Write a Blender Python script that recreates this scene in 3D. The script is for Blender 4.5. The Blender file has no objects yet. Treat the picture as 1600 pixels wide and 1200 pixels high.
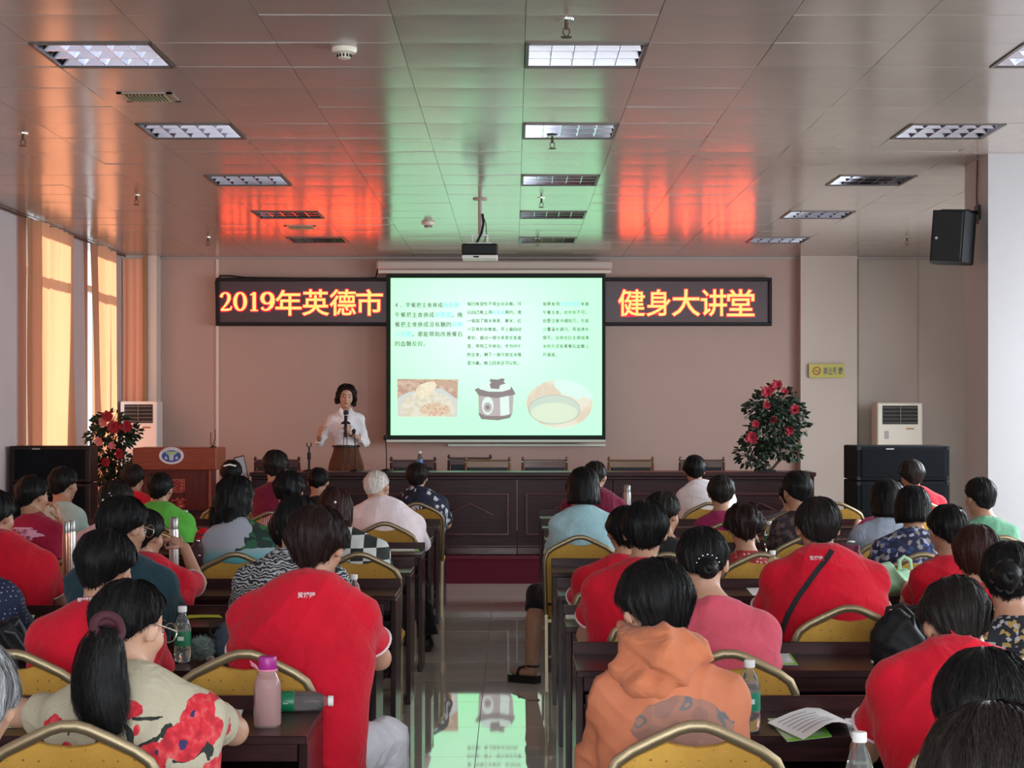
import bpy, math, random
import numpy as np
from mathutils import Vector, Matrix
from mathutils.bvhtree import BVHTree

SC = bpy.context.scene
COL = SC.collection
rad = math.radians

# ------------------------------------------------------------------ camera
EYE = 1.67                      # metres above the hall floor
FPX = 2756.0                    # focal length in pixels of the 1600 px wide frame
cam_d = bpy.data.cameras.new('camera')
cam = bpy.data.objects.new('camera', cam_d)
COL.objects.link(cam)
cam.location = (0, 0, EYE)
cam.rotation_euler = (rad(90), 0, 0)
cam_d.sensor_width = 36.0
cam_d.lens = FPX / 1600.0 * 36.0
cam_d.shift_x = -3.0 / 1600.0
cam_d.shift_y = 40.0 / 1600.0
cam_d.clip_start = 0.05
cam_d.clip_end = 200
SC.camera = cam

# ------------------------------------------------------------------ daylight, sun, window light, exposure
SC.view_settings.view_transform = 'Standard'
SC.view_settings.look = 'None'
SC.view_settings.gamma = 1.0
SC.view_settings.use_curve_mapping = False
SC.view_settings.exposure = -0.25
w = bpy.data.worlds.new('sky')
w.use_nodes = True
SC.world = w
bg = w.node_tree.nodes['Background']
bg.inputs[0].default_value = (0.82, 0.92, 1.0, 1)
bg.inputs[1].default_value = 2.2


def sun_lamp():
    d = bpy.data.lights.new('sun', 'SUN')
    d.energy = 17.0
    d.angle = rad(1.5)
    d.color = (1.0, 0.84, 0.70)
    o = bpy.data.objects.new('sun', d)
    COL.objects.link(o)
    o.location = (-14, 16, 8)
    v = Vector((1.0, -0.08, -0.44)).normalized()
    o.rotation_euler = v.to_track_quat('-Z', 'Y').to_euler()


def window_lamp(loc, direction, sx, sy, power, color):
    d = bpy.data.lights.new('window_daylight', 'AREA')
    d.shape = 'RECTANGLE'
    d.size = sx
    d.size_y = sy
    d.energy = power
    d.color = color
    o = bpy.data.objects.new('window_daylight', d)
    COL.objects.link(o)
    o.location = loc
    o.rotation_euler = Vector(direction).to_track_quat('-Z', 'Y').to_euler()
    return o


sun_lamp()
DAY = (0.86, 0.94, 1.0)
# daylight through the openings in the wall beyond the columns and in the wall behind the camera
RIGHT_WIN = [(-1.5, 2.4), (3.0, 2.4), (7.5, 2.4), (12.0, 2.4), (15.9, 2.4)]      # (centre along the wall, width)
REAR_WIN = [(-2.9, 2.2), (0.0, 2.2), (2.9, 2.2)]  # middle window is added to light the aisle floor
for yc, ww in RIGHT_WIN:
    window_lamp((5.22, yc, 1.95), (-1, 0, -0.5), ww, 1.7, 300 if yc > 11 else 170, DAY)
for xc, ww in REAR_WIN:
    window_lamp((xc, -3.88, 1.95), (0, 1, -0.30), ww, 1.7, 360 if xc == 0 else 220, DAY)  # brightest at the added middle window

# ------------------------------------------------------------------ helpers
CEIL = 3.44
YW = 20.5


def P(x, y, Y):
    """point of the hall at distance Y that the photograph shows at pixel x, y"""
    return Vector(((x - 803) * Y / FPX, Y, EYE - (y - 640) * Y / FPX))


def PX(x, Y):
    return (x - 803) * Y / FPX


def PZ(y, Y):
    return EYE - (y - 640) * Y / FPX


def tag(o, label=None, cat=None, group=None, kind=None):
    if label: o['label'] = label
    if cat: o['category'] = cat
    if group: o['group'] = group
    if kind: o['kind'] = kind
    return o


def thing(name, label, cat, loc=(0, 0, 0), group=None, rz=0):
    o = bpy.data.objects.new(name, None)
    o.empty_display_size = 0.1
    COL.objects.link(o)
    o.location = loc
    o.rotation_euler = (0, 0, rz)
    return tag(o, label, cat, group)


def link(name, me, parent=None, loc=None):
    o = bpy.data.objects.new(name, me)
    COL.objects.link(o)
    if parent is not None: o.parent = parent
    if loc is not None: o.location = loc
    return o


def dup(root, loc, label=None, group=None, rz=0, name=None):
    def cp(o, par):
        c = o.copy()
        COL.objects.link(c)
        c.parent = par
        for ch in list(o.children):
            cp(ch, c)
        return c
    r = cp(root, None)
    r.location = loc
    r.rotation_euler = (0, 0, rz)
    if label: r['label'] = label
    if group: r['group'] = group
    return r


class MB:
    """collects simple shapes into one mesh"""
    def __init__(s):
        s.v = []
        s.f = []

    def add(s, vs, fs):
        b = len(s.v)
        s.v += [tuple(p) for p in vs]
        s.f += [tuple(i + b for i in f) for f in fs]
        return s

    def box(s, c, d, M=None, bev=0.0):
        hx, hy, hz = d[0] / 2, d[1] / 2, d[2] / 2
        if bev <= 0:
            vs = [Vector((x * hx, y * hy, z * hz)) for x in (-1, 1) for y in (-1, 1) for z in (-1, 1)]
            fs = [(0, 1, 3, 2), (4, 6, 7, 5), (0, 4, 5, 1), (2, 3, 7, 6), (0, 2, 6, 4), (1, 5, 7, 3)]
        else:
            vs, fs = rbox(hx, hy, hz, bev)
        if M is not None: vs = [M @ v for v in vs]
        c = Vector(c)
        return s.add([v + c for v in vs], fs)

    def tube(s, pts, r, n=8, cap=True, squash=1.0, up=None):
        pts = [Vector(p) for p in pts]
        rs = r if isinstance(r, (list, tuple)) else [r] * len(pts)
        vs, fs = [], []
        prev = None
        for i, p in enumerate(pts):
            if i == 0: t = pts[1] - pts[0]
            elif i == len(pts) - 1: t = pts[-1] - pts[-2]
            else: t = (pts[i + 1] - pts[i]).normalized() + (pts[i] - pts[i - 1]).normalized()
            if t.length < 1e-9: t = Vector((0, 0, 1))
            t.normalize()
            if up is not None: u = Vector(up)
            elif prev is None: u = Vector((0, 0, 1)) if abs(t.z) < 0.9 else Vector((0, 1, 0))
            else: u = prev
            b = t.cross(u)
            if b.length < 1e-6: b = t.orthogonal()
            b.normalize()
            u = b.cross(t).normalized()
            prev = u
            for k in range(n):
                a = 2 * math.pi * (k + 0.5) / n
                vs.append(p + (b * math.cos(a) + u * math.sin(a) * squash) * rs[i])
        m = len(pts)
        for i in range(m - 1):
            for k in range(n):
                k2 = (k + 1) % n
                fs.append((i * n + k, i * n + k2, (i + 1) * n + k2, (i + 1) * n + k))
        if cap:
            fs.append(tuple(range(n - 1, -1, -1)))
            fs.append(tuple((m - 1) * n + k for k in range(n)))
        return s.add(vs, fs)

    def cyl(s, a, b, r, n=16, r2=None):
        return s.tube([a, b], [r, r if r2 is None else r2], n)

    def lathe(s, prof, c=(0, 0, 0), n=20, M=None, sy=1.0):
        """prof: (radius, z) from bottom to top"""
        vs, fs = [], []
        for (r, z) in prof:
            for k in range(n):
                a = 2 * math.pi * k / n
                v = Vector((r * math.cos(a), r * math.sin(a) * sy, z))
                if M is not None: v = M @ v
                vs.append(v + Vector(c))
        m = len(prof)
        for i in range(m - 1):
            for k in range(n):
                k2 = (k + 1) % n
                fs.append((i * n + k, i * n + k2, (i + 1) * n + k2, (i + 1) * n + k))
        fs.append(tuple(range(n - 1, -1, -1)))
        fs.append(tuple((m - 1) * n + k for k in range(n)))
        return s.add(vs, fs)

    def ball(s, c, r, n=12, M=None):
        r = r if isinstance(r, (list, tuple)) else (r, r, r)
        m = max(4, n // 2)
        vs, fs = [], []
        for i in range(m + 1):
            t = math.pi * i / m
            for k in range(n):
                a = 2 * math.pi * k / n
                v = Vector((r[0] * math.sin(t) * math.cos(a), r[1] * math.sin(t) * math.sin(a), -r[2] * math.cos(t)))
                if M is not None: v = M @ v
                vs.append(v + Vector(c))
        for i in range(m):
            for k in range(n):
                k2 = (k + 1) % n
                fs.append((i * n + k, i * n + k2, (i + 1) * n + k2, (i + 1) * n + k))
        return s.add(vs, fs)

    def prism(s, poly, a, b, axis='y'):
        """poly: 2D points (counter-clockwise), extruded from a to b along an axis"""
        def q(u, v, t):
            return {'y': (u, t, v), 'z': (u, v, t), 'x': (t, u, v)}[axis]
        n = len(poly)
        vs = [q(u, v, a) for u, v in poly] + [q(u, v, b) for u, v in poly]
        fs = [tuple(range(n)), tuple(range(2 * n - 1, n - 1, -1))]
        for i in range(n):
            j = (i + 1) % n
            fs.append((i, i + n, j + n, j))
        return s.add(vs, fs)

    def torus(s, c, R, r, n=20, m=6, M=None, sy=1.0):
        vs, fs = [], []
        for i in range(n):
            a = 2 * math.pi * i / n
            for k in range(m):
                b = 2 * math.pi * k / m
                v = Vector(((R + r * math.cos(b)) * math.cos(a), (R + r * math.cos(b)) * math.sin(a) * sy, r * math.sin(b)))
                if M is not None: v = M @ v
                vs.append(v + Vector(c))
        for i in range(n):
            for k in range(m):
                i2, k2 = (i + 1) % n, (k + 1) % m
                fs.append((i * m + k, i2 * m + k, i2 * m + k2, i * m + k2))
        return s.add(vs, fs)

    def build(s, name, m, parent=None, smooth=None, loc=None):
        me = bpy.data.meshes.new(name)
        me.from_pydata(s.v, [], s.f)
        me.materials.append(m)
        me.update()
        import bmesh
        bm = bmesh.new()
        bm.from_mesh(me)
        bmesh.ops.recalc_face_normals(bm, faces=bm.faces)
        bm.to_mesh(me)
        bm.free()
        if smooth is not None: smooth_by_angle(me, smooth)
        return link(name, me, parent, loc)


def smooth_by_angle(me, deg=40):
    me.polygons.foreach_set('use_smooth', [True] * len(me.polygons))
    try:
        me.set_sharp_from_angle(angle=rad(deg))
    except Exception:
        pass


def rbox(hx, hy, hz, b):
    """box with every edge cut by a small chamfer"""
    vs, idx = [], {}
    for x in (-1, 1):
        for y in (-1, 1):
            for z in (-1, 1):
                for ax in range(3):
                    d = [hx - b, hy - b, hz - b]
                    d[ax] += b
                    idx[(x, y, z, ax)] = len(vs)
                    vs.append(Vector((x * d[0], y * d[1], z * d[2])))
    fs = []
    for ax in range(3):
        o = [i for i in range(3) if i != ax]
        for sg in (-1, 1):
            q = []
            for (u, v) in ((-1, -1), (1, -1), (1, 1), (-1, 1)):
                k = [0, 0, 0]
                k[ax] = sg
                k[o[0]] = u
                k[o[1]] = v
                q.append(idx[(k[0], k[1], k[2], ax)])
            fs.append(tuple(q))
    for ax in range(3):          # edges parallel to ax
        o = [i for i in range(3) if i != ax]
        for u in (-1, 1):
            for v in (-1, 1):
                def key(t, a2):
                    k = [0, 0, 0]
                    k[ax] = t
                    k[o[0]] = u
                    k[o[1]] = v
                    return idx[(k[0], k[1], k[2], a2)]
                fs.append((key(-1, o[0]), key(1, o[0]), key(1, o[1]), key(-1, o[1])))
    for x in (-1, 1):
        for y in (-1, 1):
            for z in (-1, 1):
                fs.append((idx[(x, y, z, 0)], idx[(x, y, z, 1)], idx[(x, y, z, 2)]))
    return vs, fs


# ------------------------------------------------------------------ materials
MATS = {}


def mat(name, color, rough=0.5, metal=0.0, spec=0.5, trans=0.0, ior=1.45, emit=None, estr=0.0, noise=None, bump=None, coat=0.0, sheen=0.0):
    """noise=(scale, amount) varies the colour, bump=(scale, strength) adds fine relief"""
    if name in MATS: return MATS[name]
    m = bpy.data.materials.new(name)
    m.use_nodes = True
    nt = m.node_tree
    b = nt.nodes['Principled BSDF']
    c = (*color, 1)
    b.inputs['Base Color'].default_value = c
    b.inputs['Roughness'].default_value = rough
    b.inputs['Metallic'].default_value = metal
    b.inputs['Specular IOR Level'].default_value = spec
    b.inputs['Transmission Weight'].default_value = trans
    b.inputs['IOR'].default_value = ior
    b.inputs['Coat Weight'].default_value = coat
    b.inputs['Sheen Weight'].default_value = sheen
    if emit:
        b.inputs['Emission Color'].default_value = (*emit, 1)
        b.inputs['Emission Strength'].default_value = estr
    tc = None
    if noise or bump:
        tc = nt.nodes.new('ShaderNodeTexCoord')
    if noise:
        n = nt.nodes.new('ShaderNodeTexNoise')
        n.inputs['Scale'].default_value = noise[0]
        n.inputs['Detail'].default_value = 4
        nt.links.new(tc.outputs['Object'], n.inputs['Vector'])
        mx = nt.nodes.new('ShaderNodeMix')
        mx.data_type = 'RGBA'
        mx.inputs[6].default_value = tuple(x * (1 - noise[1]) for x in color) + (1,)
        mx.inputs[7].default_value = tuple(min(1, x * (1 + noise[1])) for x in color) + (1,)
        nt.links.new(n.outputs['Fac'], mx.inputs[0])
        nt.links.new(mx.outputs[2], b.inputs['Base Color'])
    if bump:
        n2 = nt.nodes.new('ShaderNodeTexNoise')
        n2.inputs['Scale'].default_value = bump[0]
        n2.inputs['Detail'].default_value = 3
        nt.links.new(tc.outputs['Object'], n2.inputs['Vector'])
        bp = nt.nodes.new('ShaderNodeBump')
        bp.inputs['Strength'].default_value = bump[1]
        bp.inputs['Distance'].default_value = 0.01
        nt.links.new(n2.outputs['Fac'], bp.inputs['Height'])
        nt.links.new(bp.outputs['Normal'], b.inputs['Normal'])
    MATS[name] = m
    return m


class NT:
    """short-hand for node graphs"""
    def __init__(s, name, rough=0.7, **kw):
        s.m = mat(name, (0.5, 0.5, 0.5), rough, **kw)
        s.t = s.m.node_tree
        s.b = s.t.nodes['Principled BSDF']
        s.co = s.t.nodes.new('ShaderNodeTexCoord').outputs['Object']

    def mapping(s, scale=(1, 1, 1), loc=(0, 0, 0), rot=(0, 0, 0), src=None):
        n = s.t.nodes.new('ShaderNodeMapping')
        n.inputs['Scale'].default_value = scale
        n.inputs['Location'].default_value = loc
        n.inputs['Rotation'].default_value = rot
        s.t.links.new(src or s.co, n.inputs['Vector'])
        return n.outputs[0]

    def tex(s, kind, src=None, **kw):
        n = s.t.nodes.new('ShaderNodeTex' + kind)
        for k, v in kw.items():
            if k in n.inputs: n.inputs[k].default_value = v
            else: setattr(n, k, v)
        s.t.links.new(src or s.co, n.inputs['Vector'])
        return n

    def ramp(s, fac, stops, const=False):
        n = s.t.nodes.new('ShaderNodeValToRGB')
        e = n.color_ramp.elements
        while len(e) > len(stops): e.remove(e[-1])
        while len(e) < len(stops): e.new(0.5)
        for i, (p, c) in enumerate(stops):
            e[i].position = p
            e[i].color = (*c, 1)
        if const: n.color_ramp.interpolation = 'CONSTANT'
        s.t.links.new(fac, n.inputs[0])
        return n.outputs[0]

    def mix(s, fac, a, b):
        n = s.t.nodes.new('ShaderNodeMix')
        n.data_type = 'RGBA'
        for i, q in ((0, fac), (6, a), (7, b)):
            if hasattr(q, 'links') or hasattr(q, 'is_output'): s.t.links.new(q, n.inputs[i])
            elif i == 0: n.inputs[0].default_value = q
            else: n.inputs[i].default_value = (*q, 1)
        return n.outputs[2]

    def math(s, op, a, b=0.0, c=0.0):
        n = s.t.nodes.new('ShaderNodeMath')
        n.operation = op
        for i, q in enumerate((a, b, c)):
            if hasattr(q, 'is_output'): s.t.links.new(q, n.inputs[i])
            else: n.inputs[i].default_value = q
        return n.outputs[0]

    def out(s, col, key='Base Color'):
        s.t.links.new(col, s.b.inputs[key])
        return s.m

    def bump(s, h, strength=0.3, dist=0.01):
        bp = s.t.nodes.new('ShaderNodeBump')
        bp.inputs['Strength'].default_value = strength
        bp.inputs['Distance'].default_value = dist
        s.t.links.new(h, bp.inputs['Height'])
        s.t.links.new(bp.outputs['Normal'], s.b.inputs['Normal'])


# walls: matt cream paint with faint mottling
M_WALL = mat('wall_paint', (0.42, 0.29, 0.25), 0.75, noise=(1.3, 0.05), bump=(60, 0.05))
M_WALLR = mat('column_paint', (0.50, 0.42, 0.37), 0.7, noise=(1.7, 0.04))
M_CEIL = mat('ceiling_metal', (0.285, 0.235, 0.21), 0.18, metal=0.0, spec=0.9, noise=(5, 0.06), bump=(2.2, 0.10))
M_SEAM = mat('ceiling_void', (0.03, 0.03, 0.03), 0.9)
M_FLOOR = mat('floor_tile', (0.93, 0.93, 0.85), 0.025, spec=1.0, coat=0.5, noise=(2.5, 0.05))
M_GROUT = mat('grout', (0.60, 0.58, 0.52), 0.8)
M_CARPET = mat('red_carpet', (0.12, 0.007, 0.026), 0.95, noise=(90, 0.3), bump=(250, 0.6))
M_BLACK = mat('black_plastic', (0.008, 0.008, 0.009), 0.5, spec=0.25)
M_BLACKC = mat('black_cabinet', (0.006, 0.007, 0.009), 0.8, spec=0.15, noise=(60, 0.3), bump=(300, 0.4))
M_WHITE = mat('white_plastic', (0.75, 0.74, 0.72), 0.4)
M_CREAM = mat('cream_plastic', (0.62, 0.56, 0.47), 0.4)
M_CHROME = mat('chrome', (0.65, 0.65, 0.66), 0.22, metal=1.0)
M_ALU = mat('louver_mirror', (0.40, 0.41, 0.50), 0.10, metal=1.0)
M_TUBE = mat('fluorescent_tube', (0.17, 0.17, 0.21), 0.2)
M_BRASS = mat('brass', (0.07, 0.035, 0.02), 0.5, metal=0.3)
M_SKIN = mat('skin', (0.40, 0.21, 0.135), 0.5, noise=(14, 0.08), bump=(120, 0.06))
M_SKIN2 = mat('skin_fair', (0.50, 0.28, 0.19), 0.5, noise=(14, 0.06))
M_PAPER = mat('paper', (0.93, 0.94, 0.95), 0.6)
M_INK = mat('ink', (0.12, 0.12, 0.13), 0.7)


def wood(name, dark, light, rough=0.25, scale=7, axis='x', coat=0.0):
    n = NT(name, rough, coat=coat, spec=0.22)
    sc = {'x': (0.6, 9, 9), 'y': (9, 0.6, 9), 'z': (9, 9, 0.6)}[axis]
    t = n.tex('Noise', n.mapping(sc), Scale=scale, Detail=5, Distortion=0.6)
    n.out(n.ramp(t.outputs['Fac'], [(0.3, dark), (0.7, light)]))
    return n.m


M_DESK = wood('desk_laminate', (0.022, 0.008, 0.009), (0.050, 0.018, 0.019), 0.28)
M_DESKV = wood('desk_laminate_upright', (0.018, 0.007, 0.007), (0.040, 0.014, 0.014), 0.22, axis='z')
M_BENCH = wood('bench_wood', (0.014, 0.004, 0.005), (0.034, 0.010, 0.011), 0.38)
M_BENCHL = wood('bench_moulding', (0.05, 0.02, 0.02), (0.09, 0.035, 0.035), 0.18)
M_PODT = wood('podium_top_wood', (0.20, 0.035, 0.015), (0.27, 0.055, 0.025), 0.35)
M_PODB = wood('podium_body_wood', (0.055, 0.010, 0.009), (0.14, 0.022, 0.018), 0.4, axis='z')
M_CABW = wood('cabinet_dark_wood', (0.008, 0.003, 0.003), (0.018, 0.007, 0.006), 0.5, axis='z')
M_GOLDF = mat('chair_frame_gold', (0.26, 0.20, 0.12), 0.36, metal=0.75, bump=(400, 0.1))


def pad_fabric():
    n = NT('mustard_fabric', 0.8)
    v = n.tex('Voronoi', n.mapping((1, 1, 1.3)), Scale=26)
    v.feature = 'F1'
    v.inputs['Randomness'].default_value = 0.15
    dots = n.math('LESS_THAN', v.outputs['Distance'], 0.10)
    base = n.tex('Noise', None, Scale=9, Detail=3)
    c = n.ramp(base.outputs['Fac'], [(0.3, (0.38, 0.195, 0.026)), (0.7, (0.48, 0.265, 0.042))])
    n.out(n.mix(dots, c, (0.22, 0.105, 0.02)))
    w_ = n.tex('Noise', None, Scale=350, Detail=2)
    n.bump(w_.outputs['Fac'], 0.3)
    return n.m


M_PAD = pad_fabric()


def text_mesh(body, size=1.0, off=0.0, extrude=0.0, leading=1.0, align='LEFT'):
    c = bpy.data.curves.new('lettering', 'FONT')
    c.body = body
    c.size = size
    c.offset = off
    c.extrude = extrude
    c.space_line = leading
    c.align_x = align
    c.resolution_u = 3
    o = bpy.data.objects.new('lettering_source', c)
    COL.objects.link(o)
    dg = bpy.context.evaluated_depsgraph_get()
    dg.update()
    me = bpy.data.meshes.new_from_object(o.evaluated_get(dg))
    bpy.data.objects.remove(o)
    bpy.data.curves.remove(c)
    return me


def text_in_box(name, body, x0, x1, z0, z1, y, m, parent, off=0.0, extrude=0.0, facing='-y'):
    """text stretched to fill a rectangle on a wall that faces the audience"""
    me = text_mesh(body, 1.0, off, extrude / max(1e-6, 1.0))
    n = len(me.vertices)
    co = np.empty(n * 3, dtype=np.float32)
    me.vertices.foreach_get('co', co)
    co = co.reshape(-1, 3)
    lo, hi = co.min(0), co.max(0)
    u = (co[:, 0] - lo[0]) / (hi[0] - lo[0])
    v = (co[:, 1] - lo[1]) / (hi[1] - lo[1])
    out = np.empty_like(co)
    out[:, 0] = x0 + u * (x1 - x0)
    out[:, 2] = z0 + v * (z1 - z0)
    out[:, 1] = y - co[:, 2]
    me.vertices.foreach_set('co', out.ravel())
    me.materials.clear()
    me.materials.append(m)
    me.update()
    return link(name, me, parent)

# ================================================================== THE ROOM
XL, XR = -4.5, 5.3


def struct(name, mb, m, parent=None, smooth=None):
    o = mb.build(name, m, parent, smooth)
    o['kind'] = 'structure'
    return o


# floor: slab with the glossy tiles laid on it
floor = struct('floor', MB().box((0.4, 8.3, -0.06), (10.4, 25.2, 0.10)), M_GROUT)
tile_me = None
TS = 0.8
for i in range(-6, 7):
    for j in range(5, 26):
        x, y = 0.0 + (i + 0.27) * TS, (j + 0.1) * TS
        if x - TS / 2 < XL or x + TS / 2 > XR or y > 20.1: continue
        if tile_me is None:
            t = MB().box((0, 0, -0.005), (TS - 0.003, TS - 0.003, 0.01), bev=0.0006).build('floor_tile', M_FLOOR, floor)
            tile_me = t.data
        else:
            t = link('floor_tile', tile_me, floor)
        t.location = (x, y, 0)
rest = MB()
for i in range(-6, 7):
    for j in range(-5, 5):
        x, y = 0.0 + (i + 0.27) * TS, (j + 0.1) * TS
        rest.box((x, y, -0.005), (TS - 0.003, TS - 0.003, 0.01))
o = rest.build('tiling_behind_camera', M_FLOOR, floor)
o['kind'] = 'stuff'

# ceiling: void above, metal panels 0.6 x 0.6 hung on it
ceiling = struct('ceiling', MB().box((0.4, 8.3, 3.66), (10.4, 25.2, 0.1)), M_SEAM)
TX0, TY0, TC = 0.053, 8.513, 0.6
LIGHTS = [(-4, k) for k in range(0, 5)] + [(0, k) for k in range(0, 5)] + [(4, k) for k in range(0, 5)]
cells_light = {(i, 4 * k) for i, k in LIGHTS} | {(i, -4 * k) for i in (-4, 0, 4) for k in (1, 2)}


def panel_mesh(seed):
    rnd = random.Random(seed)
    n = 6
    vs, fs = [], []
    h = TC / 2 - 0.0012
    tx, ty = rnd.uniform(-0.0012, 0.0012), rnd.uniform(-0.0016, 0.0016)
    for j in range(n + 1):
        for i in range(n + 1):
            u, v = -1 + 2 * i / n, -1 + 2 * j / n
            z = -0.0016 * (1 - u * u) * (1 - v ** 4) + tx * u + ty * v
            vs.append((u * h, v * h, z))
    for j in range(n):
        for i in range(n):
            a = j * (n + 1) + i
            fs.append((a, a + n + 1, a + n + 2, a + 1))
    b = len(vs)                                 # turned-up rim
    ring = [i for i in range(n + 1)] + [(k + 1) * (n + 1) + n for k in range(n)] + [n * (n + 1) + n - 1 - k for k in range(n)] + [(n - 1 - k) * (n + 1) for k in range(n - 1)]
    for k in ring:
        vs.append((vs[k][0], vs[k][1], 0.02))
    for k in range(len(ring)):
        k2 = (k + 1) % len(ring)
        fs.append((ring[k], ring[k2], b + k2, b + k))
    me = bpy.data.meshes.new('ceiling_panel')
    me.from_pydata(vs, [], fs)
    me.materials.append(M_CEIL)
    me.update()
    smooth_by_angle(me, 30)
    return me


PM = [panel_mesh(s) for s in range(14)]
rnd = random.Random(4)
far_panels = MB()
cnt = 0
for j in range(-21, 20):
    for i in range(-8, 9):
        if (i, j) in cells_light: continue
        x, y = TX0 + (i + 0.5) * TC, TY0 + (j + 0.5) * TC
        if x - 0.3 < XL - 0.3 or x + 0.3 > XR + 0.2: continue
        vis = j >= -2 and abs(x) < 0.31 * (y + 0.6)
        if vis and cnt < 298:
            o = link('ceiling_panel', PM[rnd.randrange(14)], ceiling, (x, y, CEIL))
            cnt += 1
        else:
            far_panels.box((x, y, CEIL + 0.01), (TC - 0.003, TC - 0.003, 0.02))
o = far_panels.build('ceiling_panels_remaining', M_CEIL, ceiling)
o['kind'] = 'stuff'
# edge trim along the stage wall
struct('trim_1', MB().box((0.4, YW - 0.02, CEIL - 0.012), (XR - XL, 0.04, 0.024)), mat('edge_trim', (0.33, 0.28, 0.26), 0.4), ceiling)

# walls
wall_back = struct('wall_back', MB().box((0.0 - 0.55, YW + 0.1, 1.75), (7.75, 0.2, 3.7)), M_WALL)
struct('wall_alcove', MB().box((4.65, YW + 0.26, 1.75), (2.7, 0.2, 3.7)), M_WALLR, wall_back)
struct('trim_2', MB().box((PX(340, YW), YW - 0.008, 1.85), (0.035, 0.016, 3.2)), mat('cable_trunking', (0.62, 0.52, 0.47), 0.5), wall_back)
struct('trim_3', MB().box((PX(1440, YW), YW + 0.155, 1.75), (0.025, 0.02, 3.4)), mat('wall_joint', (0.42, 0.36, 0.33), 0.7), wall_back)
# column standing out of the back wall with the no-smoking sign
colm = struct('wall_column', MB().box(((3.30 + 3.95) / 2, YW + 0.05, 1.75), (0.65, 0.5, 3.7)), M_WALLR)
struct('trim_4', MB().box((3.99, YW + 0.13, 1.8), (0.075, 0.06, 3.4)), mat('stained_corner', (0.27, 0.21, 0.13), 0.8, noise=(4, 0.35)), wall_back)
# free-standing column near the camera, with the loudspeaker
struct('wall_pillar', MB().box((3.28 + 0.315, 12.2 + 0.315, 1.75), (0.63, 0.63, 3.7)), mat('pillar_paint', (0.41, 0.39, 0.405), 0.65, noise=(1.4, 0.04)))
# corner column beside the second window
struct('wall_corner', MB().box((-4.32, YW - 0.1, 1.75), (0.43, 0.28, 3.7)), mat('corner_paint', (0.66, 0.56, 0.50), 0.7))
struct('trim_5', MB().box((PX(226, 20.2), 20.2 + 0.03, 1.75), (0.05, 0.05, 3.4)), mat('corner_pipe', (0.30, 0.17, 0.08), 0.6), wall_back)


def wall_with_holes(name, fixed, lo, hi, holes, axis, thick, m):
    """wall across x or y at 'fixed', with rectangular holes (a, b, z0, z1)"""
    mb = MB()
    def slab(a, b, z0, z1):
        if b - a < 1e-4 or z1 - z0 < 1e-4: return
        c = (a + b) / 2
        if axis == 'y': mb.box((fixed, c, (z0 + z1) / 2), (thick, b - a, z1 - z0))
        else: mb.box((c, fixed, (z0 + z1) / 2), (b - a, thick, z1 - z0))
    cur = lo
    for (a, b, z0, z1) in sorted(holes):
        slab(cur, a, -0.1, 3.6)
        slab(a, b, -0.1, z0)
        slab(a, b, z1, 3.6)
        cur = b
    slab(cur, hi, -0.1, 3.6)
    return struct(name, mb, m)


LW = [(10.2, 11.7), (13.2, 14.7), (16.28, 17.62), (18.62, 19.82)]
wall_left = wall_with_holes('wall_left', XL - 0.12, -4, 20.7, [(a, b, 0.5, 3.52) for a, b in LW], 'y', 0.24, mat('wall_paint_cool', (0.54, 0.46, 0.47), 0.75, noise=(1.3, 0.05)))
wall_right = wall_with_holes('wall_right', XR + 0.12, -4, 20.9, [(yc - ww / 2, yc + ww / 2, 1.0, 2.9) for yc, ww in RIGHT_WIN], 'y', 0.24, M_WALLR)
wall_rear = wall_with_holes('wall_rear', -4.12, XL - 0.2, XR + 0.2, [(xc - ww / 2, xc + ww / 2, 1.0, 2.9) for xc, ww in REAR_WIN], 'x', 0.24, M_WALLR)
def pane_mat():
    m = bpy.data.materials.new('window_glass')
    m.use_nodes = True
    nt = m.node_tree
    nt.nodes.remove(nt.nodes['Principled BSDF'])
    out = [n for n in nt.nodes if n.type == 'OUTPUT_MATERIAL'][0]
    tr = nt.nodes.new('ShaderNodeBsdfTransparent')
    tr.inputs[0].default_value = (0.95, 0.97, 0.96, 1)
    gl = nt.nodes.new('ShaderNodeBsdfGlossy')
    gl.inputs['Roughness'].default_value = 0.02
    mx = nt.nodes.new('ShaderNodeMixShader')
    mx.inputs[0].default_value = 0.07
    nt.links.new(tr.outputs[0], mx.inputs[1])
    nt.links.new(gl.outputs[0], mx.inputs[2])
    nt.links.new(mx.outputs[0], out.inputs[0])
    return m


M_GLASS = pane_mat()
M_WFR = mat('window_frame_white', (0.62, 0.60, 0.58), 0.4)
wi = 0


def window(fixed, a, b, z0, z1, axis, transom=None):
    global wi
    wi += 1
    def bx(mb, u0, u1, q0, q1, t):
        if axis == 'y': mb.box((fixed, (u0 + u1) / 2, (q0 + q1) / 2), (t, u1 - u0, q1 - q0))
        else: mb.box(((u0 + u1) / 2, fixed, (q0 + q1) / 2), (u1 - u0, t, q1 - q0))
    fr = MB()
    bx(fr, a, b, z0, z0 + 0.05, 0.06)
    bx(fr, a, b, z1 - 0.05, z1, 0.06)
    for u in (a, b - 0.05, (a + b) / 2 - 0.025):
        bx(fr, u, u + 0.05, z0, z1, 0.06)
    if transom: bx(fr, a, b, transom - 0.035, transom + 0.035, 0.07)
    o = struct('window_%d' % wi, fr, M_WFR)
    g = MB()
    bx(g, a + 0.03, b - 0.03, z0 + 0.03, z1 - 0.03, 0.004)
    g.build('pane', M_GLASS, o)


for a, b in LW: window(XL - 0.2, a, b, 0.5, 3.52, 'y', 3.0)
for yc, ww in RIGHT_WIN: window(XR + 0.16, yc - ww / 2, yc + ww / 2, 1.0, 2.9, 'y')
for xc, ww in REAR_WIN: window(-4.16, xc - ww / 2, xc + ww / 2, 1.0, 2.9, 'x')


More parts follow.
